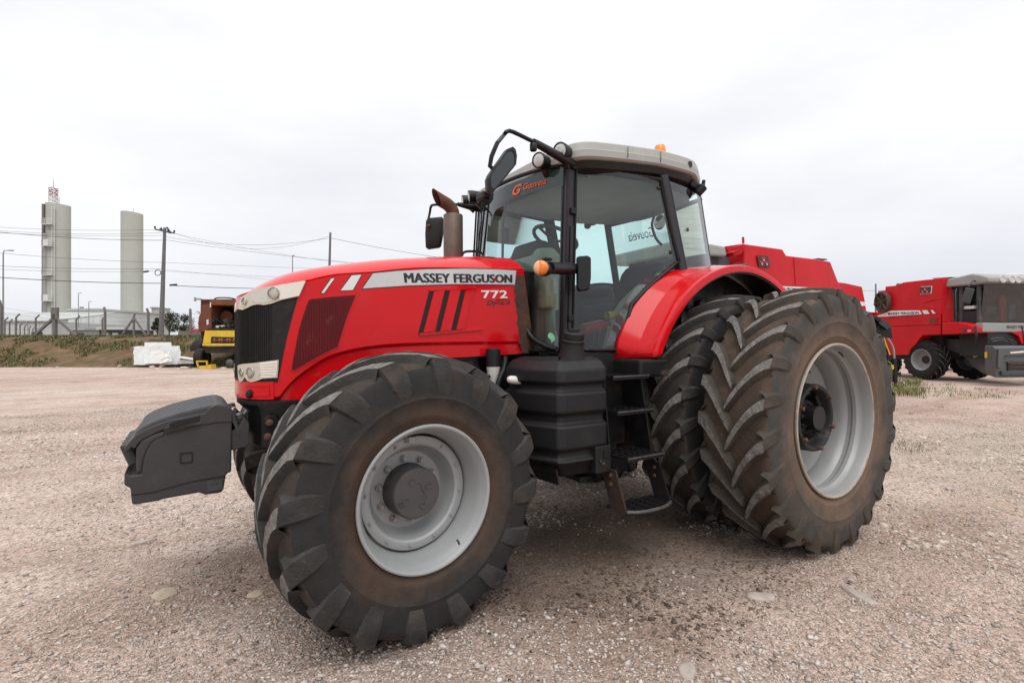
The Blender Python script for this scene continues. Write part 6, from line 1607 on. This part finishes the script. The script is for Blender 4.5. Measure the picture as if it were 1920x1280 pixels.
def combine_main():
    Zq = lambda a: (1620+a[0]/5.817, 500+a[1]/5.817)
    beta = radians(80); e1 = VR*cos(beta)-VD*sin(beta)
    o = CAM+VD*20.0+VR*16.45; o.z = 0
    F = Frame(o, e1, VR); t = empty('combine_harvester', o, F.rz)
    tag(t, 'red combine harvester with grey cab and dented side at the right edge', 'combine harvester', 'combine harvesters parked in the yard')
    S = lambda a, off=0.0: F.pl(*Zq(a), off)
    A = F.away; W = 2.9
    # body
    up = [S(a) for a in ((150,265),(228,258),(232,215),(345,205),(425,170),(640,145),(850,125),(850,515),(840,518),(600,520),(300,545),(140,560))]
    body = MB().prism(up, A(W)).build('grain_tank', REDW, t, bevel=.03)
    bm_ = bmesh.new(); bm_.free()
    mid = [S(a,.01) for a in ((140,560),(300,548),(600,522),(838,516),(838,632),(600,638),(300,650),(160,660))]
    MB().prism(mid, A(W-.02)).build('side_panel', REDW, t, bevel=.015)
    low = [S(a,.02) for a in ((160,664),(300,653),(600,641),(836,635),(836,740),(640,745),(600,790),(555,850),(500,905),(480,962),(235,962),(190,820))]
    MB().prism(low, A(W-.04)).build('lower_panel', REDW, t, bevel=.015)
    MB().prism([S(a,.5) for a in ((150,900),(480,962),(640,745),(850,740),(850,960),(700,1010),(160,1010))], A(1.8)).build('chassis', CINT, t)
    # sloping front of the tank next to the cab
    a0, a1, b0, b1 = S((850,125)), S((955,128),.35), S((850,600)), S((975,600),.35)
    MB().prism([a0,a1,b1,b0], A(.6)).build('tank_front', REDW, t, bevel=.01)
    # shallow dent ridges
    for q in (((640,400),(835,345)),((660,430),(800,470))):
        m = MB(); m.tube([S(q[0],-.005),S(((q[0][0]+q[1][0])/2,(q[0][1]+q[1][1])/2-12),-.012),S(q[1],-.005)], [.01,.03,.01], 6); m.build('dent_crease', REDW, body, smooth=60)
    # stripe, lettering and badge
    MB().prism([S(a,-.015) for a in ((105,545),(190,520),(285,480),(605,475),(632,518),(420,530),(200,545))], A(.01)).build('stripe', DECALW, body)
    for q in (((632,475),(685,473),(715,513),(655,517)),((728,473),(748,472),(778,510),(750,512))):
        MB().prism([S(a,-.015) for a in q], A(.01)).build('stripe', DECALW, body)
    text_on('lettering', 'MASSEY FERGUSON', quad_fn(S((262,528),-.02),S((598,514),-.02),S((598,487),-.02),S((262,500),-.02)), LETTER, body, .03)
    MB().prism([S(a,-.012) for a in ((610,300),(735,292),(745,210),(622,216))], A(.006)).build('badge_border', DECALW, body)
    emblem(F, [S(a,0) for a in ((616,293),(730,286),(738,216),(626,222))], body)
    # torn rotary screen
    c = S((222,382),-.02); m = MB(); ex = (S((305,382),-.02)-c); ez = V(0,0,(S((222,268),-.02)-c).z); rnd = random.Random(3)
    rings = []
    for k_, off in ((1.0,0),(1.02,.16),(.86,.20),(.80,.10),(.45,.02),(.05,.05)):
        rings.append([c+ex*cos(a*pi/12)*k_*rnd.uniform(.94,1.05)+ez*sin(a*pi/12)*k_*rnd.uniform(.94,1.05)-A(off) for a in range(24)])
    m.loft(rings, True, 0, True); sc = m.build('rotary_screen', SCREEN, t, smooth=30)
    for k in range(6):
        a = k*1.05+.3; m = MB(); m.bar(c-A(.14), c+ex*cos(a)*.95+ez*sin(a)*.95-A(.2), .06, .03); m.build('screen_arm', SCREEN, sc)
    # top hatch clutter
    MB().prism([S(a,.6) for a in ((340,205),(360,180),(400,190),(415,200))], A(.5)).build('exhaust_stub', CGREY, t, bevel=.02)
    MB().prism([S(a,.5) for a in ((745,125),(950,112),(955,122),(760,134))], A(1.6)).build('tank_cover', CGREY, t)
    # red shelf with lamps beside the cab
    MB().prism([S(a,-.05) for a in ((850,604),(1020,602),(1135,625),(1225,665),(1225,722),(850,742))], A(.9)).build('ladder_shelf', REDW, t, bevel=.03)
    MB().prism([S(a,-.07) for a in ((1070,675),(1100,675),(1100,718),(1070,718))], A(.04)).build('shelf_lamp', CGREY, t)
    MB().prism([S(a,-.07) for a in ((1128,685),(1165,683),(1165,712),(1128,712))], A(.04)).build('shelf_lamp', LENS, t)
    # cab
    xs = S((1265,400),.35).x; yw = 2.15
    y0 = F.sg*.35
    def cabbox(x0, x1, z0, z1, m, nm, par=t, ya=.35, yb=.35+yw, bev=.02):
        return MB().box(((x0+x1)/2, F.sg*(ya+yb)/2, (z0+z1)/2),(abs(x1-x0),abs(yb-ya),z1-z0)).build(nm, m, par, bevel=bev)
    xr = S((950,400),.35).x; zf = S((1265,615),.35).z; zt = S((1265,190),.35).z
    cab = cabbox(xr, xs, zf-.12, zf, CGREY, 'cab')
    cabbox(xr-.02, xr+.10, zf, zt, CGREY, 'rear_wall', cab)
    for x in (xr+.35, xs-.06):
        for y in (.36, .35+yw-.08):
            MB().box((x,F.sg*(y+.03),(zf+zt)/2),(.12,.10,zt-zf)).build('pillar', CGREY, cab, bevel=.02)
    cabbox(xr+.1, xs-.1, zf, zf+.32*(zt-zf), CINT, 'door_panel', cab, .38, .44)
    cabbox(xr, xs-.15, zf, zt, CINT, 'far_side_panel', cab, .35+yw-.10, .35+yw-.02)
    cabbox(xr, xs, zt-.10, zt-.02, CINT, 'cab_ceiling', cab)
    MB().box(((xr+xs)/2-.1,F.sg*1.4,zf+.45),(.5,.6,.5)).build('seat', CINT, cab, bevel=.08)
    MB().box(((xr+xs)/2-.3,F.sg*1.4,zf+.95),(.2,.55,.8)).build('seat_back', CINT, cab, bevel=.08)
    MB().box((xs-.5,F.sg*.6,zf+.60),(.5,.35,.12)).build('paper_box', DECALW, cab, bevel=.02)
    MB().box((xs-.3,F.sg*1.75,zf+.55),(.12,.25,1.0)).build('red_post', REDW, cab, bevel=.04)
    MB().box((xs-.35,F.sg*2.15,zf+.45),(.25,.3,.6)).build('blue_bag', mat('faded_blue_bag', (.08,.13,.26), .7, var=.2), cab, bevel=.06)
    MB().add([V(xs-.02,F.sg*.40,zf+.03),V(xs-.02,F.sg*(.35+yw-.03),zf+.03),V(xs+.10,F.sg*(.35+yw-.03),zt-.02),V(xs+.10,F.sg*.40,zt-.02)],[(0,1,2,3)]).build('windscreen', GLASSD, cab)
    # roof with lamps
    rp = [S(a,.20) for a in ((945,182),(985,96),(1150,85),(1320,82),(1400,100),(1330,178),(1265,190))]
    xm = xs+.45
    zr0 = zt; zr1 = zt+.40
    rf = MB(); prof = [V(xr-.1,0,zr0),V(xr+.02,0,zr1-.1),V(xr+.9,0,zr1),V(xs+.15,0,zr1-.08),V(xm,0,zr0+.20),V(xm,0,zr0+.02),V(xs-.1,0,zr0-.02)]
    rf.prism([p+A(.15) for p in prof], A(yw+.4)); R_ = rf.build('cab_roof', CROOF, t, bevel=.06, seg=3)
    for k, y in enumerate((.75,1.15,1.42,2.0)):
        p = V(xm-.01,F.sg*y,zr0+.14); MB().lathe([(-.02,.14),(.02,.14),(.03,.11),(.015,.1),(.01,0)], p, (1,0,.1), 18).build('roof_lamp', LENS if k < 3 else REDW, R_, smooth=40)
    # silver apron under the windscreen
    ap = MB(); ap.box((xs+.08,F.sg*(.35+yw/2+.1),zf-.16),(.26,yw+.5,.34)); AP = ap.build('cab_apron', CROOF, t, bevel=.03)
    ax_ = xs+.08+.132; ya_, yb_ = F.sg*1.25, F.sg*2.45
    text_on('apron_lettering', 'MASSEY FERGUSON', quad_fn(V(ax_,ya_,zf-.20),V(ax_,yb_,zf-.20),V(ax_,yb_,zf-.08),V(ax_,ya_,zf-.08)), LETTER, AP, .03)
    # hanging mirror
    m = MB(); m.tube(arc_pts([V(xs-.1,F.sg*.3,zt+.05),V(xs+.05,F.sg*.0,zt+.12),V(xs+.0,F.sg*-.15,zt-.1)],4), .025, 6); mm = m.build('mirror_arm', CGREY, t)
    MB().box((xs-.05,F.sg*-.12,zt-.42),(.30,.08,.55),Matrix.Rotation(.3,3,'Y')).build('mirror', CGREY, mm, bevel=.03)
    # feeder house, header
    MB().prism([S(a,.7) for a in ((890,780),(1100,790),(1240,900),(1400,1050),(1405,1170),(1330,1185),(1210,1110),(1060,960),(900,900))], A(1.2)).build('feeder_house', CGREY, t, bevel=.03)
    MB().box((xs-.35,F.sg*1.5,zf-.75),(1.0,2.0,.9)).build('front_axle_beam', CINT, t)
    hx = xs+1.15
    hz0 = .28; hz1 = F.fr(*Zq((1380,860)),hx).z; yh0 = F.fr(*Zq((1440,1000)),hx).y
    H = MB(); yL = yh0; yR = yh0+F.sg*6
    H.prism([V(hx-.3,yL,hz0+.1),V(hx,yL,hz0),V(hx,yL,hz1-.1),V(hx-.12,yL,hz1),V(hx-.36,yL,hz1),V(hx-.36,yL,hz0+.2)], (0,yR-yL,0)); HD = H.build('header', CGREYL, t, bevel=.03)
    MB().box((hx+.02,(yL+yR)/2+F.sg*.0,hz0+.34),(.05,abs(yR-yL)-.9,.30)).build('header_opening', CINT, HD)
    for z in (hz0+.24,hz0+.36,hz0+.48): MB().box((hx+.05,(yL+yR)/2+F.sg*.0,z),(.03,abs(yR-yL)-1.0,.03)).build('header_rail', RUST, HD)
    MB().box((hx+.04,(yL+yR)/2+F.sg*.0,hz0+.53),(.05,abs(yR-yL)-.8,.05)).build('rust_strip', RUST, HD)
    MB().box((hx+.02,yL+F.sg*.9,hz1-.14),(.02,.9,.03)).build('scraped_edge', STEEL, HD)
    for z, zz in ((1095,960),(1090,970)): pass
    p = S((1222,970),.66); MB().box((p.x,p.y,p.z),(.20,.02,.10),Matrix.Rotation(-.5,3,'Y')).build('warning_plate', YEL, t)
    p = F.fr(*Zq((1333,960)),hx-.3); MB().box((p.x+.02,p.y,p.z),(.02,.16,.20)).build('warning_plate', YEL, t)
    p = S((1340,1140),.66); MB().lathe([(0,.08),(.03,.07),(.03,0)], p, -A(1), 14).build('pivot_pin', RUST, t)
    MB().tube(arc_pts([S((1215,650),-.06),S((1225,760),-.06),S((1222,880),.1)],5), .04, 6).build('hose', CINT, t, smooth=60)
    # cables, red and green parts seen above the header
    K = lambda a, x_: F.fr(*Zq(a), x_)
    for q in (((1380,790),(1480,775),(1600,800),(1660,835)),((1400,815),(1500,800),(1640,845)),((1540,760),(1580,800),(1600,850)),((1720,640),(1735,740),(1745,840))):
        MB().tube(arc_pts([K(a, hx-.75) for a in q],5), .022, 6).build('cable', STEEL if q[0][0] < 1500 else CINT, HD, smooth=60)
    MB().prism([K(a, hx-.9) for a in ((1610,715),(1760,690),(1790,860),(1720,840),(1690,760))], V(-.3,0,0)).build('reel_arm', REDW, HD, bevel=.02)
    MB().prism([K(a, hx-1.1) for a in ((1640,780),(1790,760),(1790,850),(1660,840))], V(-.2,0,0)).build('green_guard', mat('green_guard_paint', (.05,.16,.03), .5, var=.3), HD, bevel=.02)
    # raised end panel on the header front and the bar below the opening
    MB().prism([K(a, hx+.03) for a in ((1455,885),(1800,880),(1800,965),(1520,968),(1495,1000),(1480,1110),(1450,1100))], V(.04,0,0)).build('header_panel', CGREYL, HD, bevel=.02)
    MB().prism([K(a, hx+.03) for a in ((1480,1135),(1800,1130),(1800,1180),(1490,1182))], V(.06,0,0)).build('skid_bar', CGREY, HD, bevel=.02)
    MB().prism([K(a, hx+.075) for a in ((1590,930),(1740,915),(1745,935),(1600,945))], V(.004,0,0)).build('scuffed_marking', DECALW, HD)
    # handrail beside the cab and door frame lines
    MB().tube(arc_pts([S((1000,600),-.05),S((1005,480),-.12),S((1000,300),-.12),S((1010,240),-.02)],4), .018, 6).build('handrail', CGREY, t, smooth=60)
    for z_ in (430,610): MB().box(S((930,z_),-.02),(.05,.03,.10)).build('panel_latch', CGREY, t)
    MB().prism([S(a,-.012) for a in ((700,555),(800,552),(800,612),(700,616))], A(.006)).build('service_hatch', REDW, t, bevel=.004)
    for k in range(5): MB().prism([S(a,-.02) for a in ((712,563+k*10),(790,561+k*10),(790,566+k*10),(712,568+k*10))], A(.01)).build('vent_slat', CGREY, t)
    # red parts and green hoses at the far right, behind the header
    MB().box((hx-.8,F.sg*3.2,1.35),(.5,1.0,.35)).build('reel_drive', REDW, HD, bevel=.03)
    # wheels
    c = S((662,1025),.30); far_wheel(F, V(c.x,F.sg*.38,.79), t, .80); far_wheel(F, V(c.x,F.sg*(W-.3),.79), t, .80)
    far_wheel(F, V(c.x-3.3,F.sg*.8,.52), t, .53); far_wheel(F, V(c.x-3.3,F.sg*(W-.8),.52), t, .53)
    # rear straw hood and ladder with rail
    MB().prism([V(c.x-2.5,F.sg*.15,1.0),V(c.x-2.5,F.sg*.15,2.85),V(c.x-3.9,F.sg*.15,2.75),V(c.x-4.4,F.sg*.15,1.6),V(c.x-4.0,F.sg*.15,1.1)], A(W-.3)).build('straw_hood', REDW, t, bevel=.03)
    m = MB(); x = c.x-3.05
    for dx in (0,.42): m.tube([V(x-dx,F.sg*.05,1.2),V(x-dx,F.sg*.05,3.15)], .022, 6)
    for k in range(7): m.tube([V(x,F.sg*.05,1.3+.28*k),V(x-.42,F.sg*.05,1.3+.28*k)], .016, 6)
    m.tube(arc_pts([V(x,F.sg*.05,3.1),V(x-.05,F.sg*.05,3.3),V(x-.8,F.sg*.05,3.3),V(x-.9,F.sg*.05,3.2),V(x-.9,F.sg*.05,2.8)],3), .02, 6); m.build('rear_ladder', REDW, t, smooth=50)
combine_main()

def combine_row(idx):
    """red combines parked beyond the tractor, seen over its rear wheels"""
    Zq = lambda a: (1300+a[0]/4.8, 430+a[1]/4.8)
    beta = radians(27); e1 = -VR*cos(beta)-VD*sin(beta)
    if idx == 0: o = CAM+VD*12.8+VR*(12.8*(1470-960)/960)
    else: o = CAM+VD*18.6+VR*(18.6*(1600-960)/960)
    o.z = 0; F = Frame(o, e1, VD); t = empty('combine_harvester', o, F.rz); S = lambda a, off=0.0: F.pl(*Zq(a), off); A = F.away; W = 2.9
    zb = 1.15
    def down(p): return V(p.x, p.y, zb)
    if idx == 0:
        tag(t, 'red combine harvester directly behind the tractor rear wheels with black badge', 'combine harvester', 'combine harvesters parked in the yard')
        side = [S(a) for a in ((460,130),(805,178),(838,235),(1110,268),(1235,290),(1305,470),(1340,575))]
        ext = [V(side[-1].x-.3,side[-1].y,zb+.5), down(side[-1])+V(.6,0,0), down(side[0])]
        body = MB().prism(side+ext, A(W)).build('grain_tank', REDW, t, bevel=.03)
        MB().tube([S((905,255),-.006),S((920,500),-.006)], .012, 6).build('panel_seam', REDW, body)
        fx = [S(a,.0) for a in ((290,155),(445,128),(458,131),(458,335),(330,335))]
        tf = MB().prism([S((292,152),.5),S((440,130),.15),S((458,132),.05),S((458,420),.05),S((330,420),.5)], A(1.9)).build('tank_front', REDW, t, bevel=.01)
        MB().prism([S((345,205),.1),S((440,178),.0),S((440,215),.0),S((370,235),.1)], A(.25)).build('tank_shelf', REDW, tf)
        MB().prism([S((350,322),.1),S((455,308),.0),S((455,326),.0),S((360,336),.1)], A(.25)).build('tank_shelf', REDW, tf)
        MB().tube([S((450,128),.1),S((447,70),.1)], .03, 6).build('marker_post', REDW, t)
        MB().prism([S(a,-.015) for a in ((700,500),(810,512),(1000,520),(1200,532),(1310,540),(1335,572),(1000,556),(700,540))], A(.01)).build('stripe', DECALW, body)
        text_on('lettering', 'MASSEY FERGUSON', quad_fn(S((560,532),-.02),S((930,548),-.02),S((930,528),-.02),S((560,508),-.02)), LETTER, body, .03)
        emblem(F, [S(a) for a in ((580,335),(678,343),(660,242),(562,235))], body)
        MB().prism([S(a,.4) for a in ((1110,268),(1120,258),(1205,266),(1205,276))], A(.6)).build('tank_hatch', CGREY, t)
        # cab at its front
        rf = [S(a,.1) for a in ((40,120),(160,128),(290,152),(308,245),(200,238),(95,234)) ]
        rf[0] = S((-160,95),.1); rf[-1] = S((-140,215),.1)
        R_ = MB().prism(rf, A(2.2)).build('cab_roof', CROOF, t, bevel=.05)
        w = [S(a,.25) for a in ((-120,225),(322,250),(325,420),(-120,420))]
        cab = MB().prism([w[0],w[1],w[2],w[3]], A(.06)).build('cab', CGREY, t)
        MB().prism([S(a,.22) for a in ((100,240),(205,246),(225,252),(225,415),(100,415))], A(.05)).build('door_glass', CINT, cab)
        MB().prism([V(w[0].x,F.sg*.3,w[3].z-.6),V(w[0].x,F.sg*.3,w[0].z),V(w[1].x,F.sg*.3,w[1].z),V(w[1].x,F.sg*.3,w[3].z-.6)], A(1.7)).build('cab_shell', CINT, cab)
        m = MB(); m.tube(arc_pts([S((105,235),-.1),S((70,160),-.25),S((60,200),-.25)],4), .02, 6); r = m.build('mirror_arm', CGREY, t)
        MB().prism([S(a,-.25) for a in ((62,160),(85,165),(100,330),(80,330))], A(.08)).build('mirror', CGREY, r, bevel=.02)
        c = down(side[0]); 
        far_wheel(F, V(c.x-.3,F.sg*.35,.80), t, .81); far_wheel(F, V(c.x-.3,F.sg*(W-.3),.80), t, .81); far_wheel(F, V(side[-1].x+.2,F.sg*.6,.55), t, .56); far_wheel(F, V(side[-1].x+.2,F.sg*(W-.6),.55), t, .56)
    else:
        tag(t, 'second red combine harvester showing its rear between the tyre and ladder', 'combine harvester', 'combine harvesters parked in the yard')
        side = [S(a) for a in ((1310,475),(1370,482),(1520,515),(1548,650),(1560,740))]
        body = MB().prism([side[0]+V(1.8,0,.35)]+side+[down(side[-1]), down(side[0])+V(1.8,0,0)], A(W)).build('grain_tank', REDW, t, bevel=.03)
        MB().prism([S(a,-.015) for a in ((1240,632),(1420,645),(1545,652),(1554,690),(1420,680),(1240,664))], A(.01)).build('stripe', DECALW, body)
        far_wheel(F, V(side[-1].x+.9,F.sg*.6,.55), t, .56); far_wheel(F, V(side[0].x+1.5,F.sg*.35,.80), t, .81); far_wheel(F, V(side[-1].x+.9,F.sg*(W-.6),.55), t, .56); far_wheel(F, V(side[0].x+1.5,F.sg*(W-.35),.80), t, .81)
combine_row(0); combine_row(1)

# white-roofed machine just visible behind the right-hand combine's cab
def white_roof():
    o = CAM+VD*24+VR*(24*(1890-960)/960); o.z = 0; t = empty('combine_harvester', o); 
    Q = lambda px, py, d=24.0: world_at(px, py, d)-o
    MB().prism([Q(1858,524),Q(1878,515),Q(1905,512),Q(1960,511),Q(1990,520),Q(1990,528)], VD*2.4).build('cab_roof', WHITEM, t, bevel=.05)
    MB().prism([Q(1868,527),Q(1980,528),Q(1980,600),Q(1868,600)], VD*1.9+V(0,0,0)).build('cab', CGREY, t)
    MB().prism([Q(1862,600),Q(2000,600),Q(2000,660),Q(1862,660)], VD*5).build('body', REDW, t)
    for px in (1880,1985):
        c = Q(px,672); MB().lathe([(-.3,.5),(-.3,.82),(.3,.82),(.3,.5),(.25,.45),(.25,0)], V(c.x,c.y,.82), VR, 32).build('wheel', RUBBER, t, smooth=40)
    tag(t, 'white roofed machine mostly hidden behind the grey cab at the right', 'combine harvester')
white_roof()

# green planter with hoses, and red mudguard with black flap, peeping out behind the big tyre
GREENP = mat('bright_green_paint', (.10,.30,.025), .45, var=.15, vs=4, dirt=((.07,.07,.03),.2,6,.8))
def planter():
    o = ground_at(1672, 702); d = 17.0; o = world_at(1668, 640, d); o.z = 0; t = empty('seed_planter', o)
    Q = lambda px, py, dd=d: world_at(px, py, dd)-o
    MB().prism([Q(1640,672),Q(1662,672),Q(1674,682),Q(1676,698),Q(1640,700)], VD*.6).build('row_unit', GREENP, t, bevel=.03)
    MB().prism([Q(1630,612),Q(1646,613),Q(1648,640),Q(1630,640)], VD*.4).build('seed_box', GREENP, t, bevel=.03)
    MB().prism([Q(1668,684),Q(1674,684),Q(1674,692),Q(1668,692)], VD*.3-VD*.35).build('yellow_plate', YEL, t)
    for a, m_ in (((1656,632,1662,650,1668,665),YEL),((1660,628,1674,650,1677,676),GALV),((1655,640,1664,660,1664,676),BLACK)):
        MB().tube(arc_pts([Q(a[0],a[1]),Q(a[2],a[3]),Q(a[4],a[5])],6), .03, 8).build('hose', m_, t, smooth=60)
    m = MB(); m.bar(Q(1677,672),Q(1678.5,716),.10,.10); m.bar(Q(1640,700),Q(1688,700),.08,.10); m.build('toolbar', BLACKM, t)
    MB().lathe([(-.06,.30),(-.06,.34),(.06,.34),(.06,.30),(.06,0)], V(*Q(1652,690))*1.0, VR, 24).build('gauge_wheel', RUBBER, t, smooth=40)
    m = MB(); m.bar(Q(1678.5,700),V(Q(1679,716).x,Q(1679,716).y,0),.07,.07); m.build('coulter', RUST, t)
    tag(t, 'bright green planter with hoses peeping out behind the rear tyre', 'planter')
    d2 = 13.0; o2 = world_at(1640, 640, d2); o2.z = 0; t2 = empty('trailed_implement', o2); K = lambda px, py, dd=d2: world_at(px, py, dd)-o2
    MB().loft([arc_pts([K(1590,612,dd),K(1605,596,dd),K(1622,590,dd),K(1640,597,dd),K(1648,606,dd)],4) for dd in (12.8,13.6)], False).build('mudguard', REDW, t2, smooth=50)
    MB().prism([K(1638,592),K(1646,592),K(1672,615),K(1675,634),K(1665,632),K(1640,622)], VD*.5).build('rubber_flap', BLACK, t2, bevel=.02)
    MB().prism([K(1648,606,12.9),K(1664,618,12.9),K(1672,610,13.0),K(1655,598,13.0)], VD*.3).build('flap_stay', BLACK, t2)
    MB().box(K(1600,600)+V(0,0,-1.2),(.5,.5,1.6)).build('drawbar_frame', BLACKM, t2)
    MB().lathe([(-.15,.3),(-.15,.62),(.15,.62),(.15,.3),(.1,0)], V(K(1600,640).x,K(1600,640).y,.62), VR, 32).build('wheel', RUBBER, t2, smooth=40)
    tag(t2, 'red mudguard with black rubber flap sticking out behind the rear tyre', 'implement')
planter()

# burnt-out combine by the bank
BURNT = mat('burnt_orange_rust', (.135,.042,.020), .85, var=.35, vs=1.5, bump=.3, bs=10, dirt=((.11,.04,.025),.45,1.3,.9), grime=((.30,.13,.06),.14,3,.9))
SOOT = mat('sooty_engine', (.022,.018,.016), .9, var=.5, vs=4, bump=.5, bs=20, dirt=((.09,.06,.045),.3,5,.9))
def burnt():
    d = 29.6; Zq = lambda a: (200+a[0]/7.385, 540+a[1]/7.385)
    o = world_at(430, 640, d); o.z = 0; t = empty('burnt_combine', o)
    Q = lambda a, dd=0.0: world_at(*Zq(a), d+dd)-o
    MB().prism([Q((1300,155)),Q((1440,160)),Q((1450,560)),Q((1370,600)),Q((1270,605)),Q((1262,480)),Q((1275,390)),Q((1295,350))], VD*4.5).build('left_flank', BURNT, t, bevel=.03)
    MB().prism([Q((1300,155)),Q((2150,150)),Q((2150,240)),Q((1300,235))], VD*4.5).build('top_frame', BURNT, t, bevel=.02)
    MB().prism([Q((2000,150)),Q((2150,150)),Q((2160,600)),Q((2010,600))], VD*4.5).build('right_flank', BURNT, t, bevel=.02)
    MB().prism([Q((1440,190),2.6),Q((2060,190),2.6),Q((2060,600),2.6),Q((1440,600),2.6)], VD*.1).build('bulkhead', SOOT, t)
    MB().prism([Q((1435,200),.01),Q((1448,200),.01),Q((1448,265),.01),Q((1435,265),.01)], VD*-.04).build('scraped_patch', DECALW, t)
    MB().prism([Q((1380,440),-.02),Q((1410,430),-.02),Q((1412,500),-.02),Q((1385,510),-.02)], VD*.01).build('scraped_patch', DECAL, t)
    c = Q((1670,340),1.2); MB().lathe([(-.2,.5),(-.2,.62),(.25,.66),(.25,.58),(-.1,.45)], c, VD, 28).build('fan_shroud', SOOT, t, smooth=40)
    MB().lathe([(-.25,.25),(-.3,.33),(.1,.36),(.1,0)], Q((1670,400),.9), VD*-1, 20).build('pulley', BURNT, t, smooth=40)
    rnd = random.Random(5); m = MB()
    for k in range(60):
        p = Q((rnd.uniform(1460,2000), rnd.uniform(425,560)), rnd.uniform(.1,1.6)); m.box(p, (rnd.uniform(.08,.4),rnd.uniform(.08,.4),rnd.uniform(.06,.28)), Euler((rnd.random()*3,rnd.random()*3,rnd.random()*3)).to_matrix())
    for k in range(14):
        p = Q((rnd.uniform(1460,1950), rnd.uniform(430,540)), rnd.uniform(.1,.9)); m.tube([p, p+V(rnd.uniform(-.4,.4),rnd.uniform(-.4,.4),rnd.uniform(-.3,.3)), p+V(rnd.uniform(-.7,.7),rnd.uniform(-.7,.7),rnd.uniform(-.3,.2))], .035, 6)
    m.build('engine', SOOT, t)
    MB().tube([Q((1520,540),.1),Q((1640,530),.1)], .08, 8).build('pale_pipe', TRIM, t, smooth=50)
    MB().prism([Q((1400,560),-.05),Q((2060,560),-.05),Q((2060,592),-.05),Q((1380,592),-.05)], VD*1.8).build('engine_deck', SOOT, t)
    # yellow lower panel with slot
    y = MB().prism([Q((1358,588),-.10),Q((2080,588),-.10),Q((2095,765),-.10),Q((1330,765),-.10)], VD*1.2).build('rear_panel', YEL, t, bevel=.02)
    MB().prism([Q((1448,672),-.13),Q((1795,680),-.13),Q((1788,768),-.13),Q((1440,762),-.13)], VD*.04).build('panel_slot', SOOT, y)
    for x in (1490,1558,1590,1668,1700,1760): MB().prism([Q((x-9,700),-.15),Q((x+9,700),-.15),Q((x+9,742),-.15),Q((x-9,742),-.15)], VD*.03).build('slot_bracket', YEL, y)
    MB().bar(Q((1475,722),-.16), Q((1770,722),-.16), .12, .10).build('slot_bar', BURNT, y)
    MB().prism([Q((1318,768),-.25),Q((2110,768),-.25),Q((2110,800),-.25),Q((1325,800),-.25)], VD*.5).build('bumper_lip', YEL, y, bevel=.02)
    MB().prism([Q((1340,812),-.1),Q((2090,812),-.1),Q((2060,900),-.1),Q((1370,900),-.1)], VD*4).build('underframe', SOOT, t)
    MB().prism([Q((1300,600),.2),Q((1340,600),.2),Q((1345,740),.2),Q((1325,740),.2)], VD*.3).build('stay', SOOT, t)
    for a in (1325,2090):
        c = Q((a,900),.3); MB().lathe([(-.22,.3),(-.24,.5),(-.2,.56),(.2,.56),(.24,.5),(.22,.3),(.1,.2),(.1,0)], V(c.x,c.y,.56), VR, 28).build('rear_wheel', RUBBER, t, smooth=35)
        c = Q((a,900),4.4); MB().lathe([(-.3,.4),(-.32,.8),(-.28,.85),(.28,.85),(.32,.8),(.3,.4),(.1,.3),(.1,0)], V(c.x,c.y,.85), VR, 28).build('front_wheel', RUBBER, t, smooth=35)
    MB().lathe([(0,.2),(.2,.22),(.25,.15),(.25,0)], Q((1725,1035),.0), VD*-1, 18).build('hanging_pulley', STEEL, t, smooth=40)
    MB().tube(arc_pts([Q((1490,152),.5),Q((1550,134),.5),Q((1700,136),.5),Q((1780,152),.5)],4), .04, 6).build('top_rail', SOOT, t, smooth=50)
    m = MB(); m.bar(Q((1215,150),.2),Q((1310,155),.2),.10,.10); m.box(Q((1225,155),.2),(.12,.12,.22)); m.build('lamp_bracket', GALV, t)
    m = MB(); m.tube([Q((1245,325),.1),Q((1275,330),.1),Q((1285,355),.1)], .04, 6); m.build('hinge_arm', GALV, t)
    m = MB(); m.tube(arc_pts([Q((1150,612),-.1),Q((1210,588),-.1),Q((1270,580),-.1),Q((1275,600),-.1)],3), .05, 6); m.build('bent_handle', REDW, t, smooth=50)
    tag(t, 'burnt out rusty combine with yellow rear panel in front of the bank', 'combine harvester')
burnt()
for o in (CT_ME, crim, chub): bpy.data.objects.remove(o)
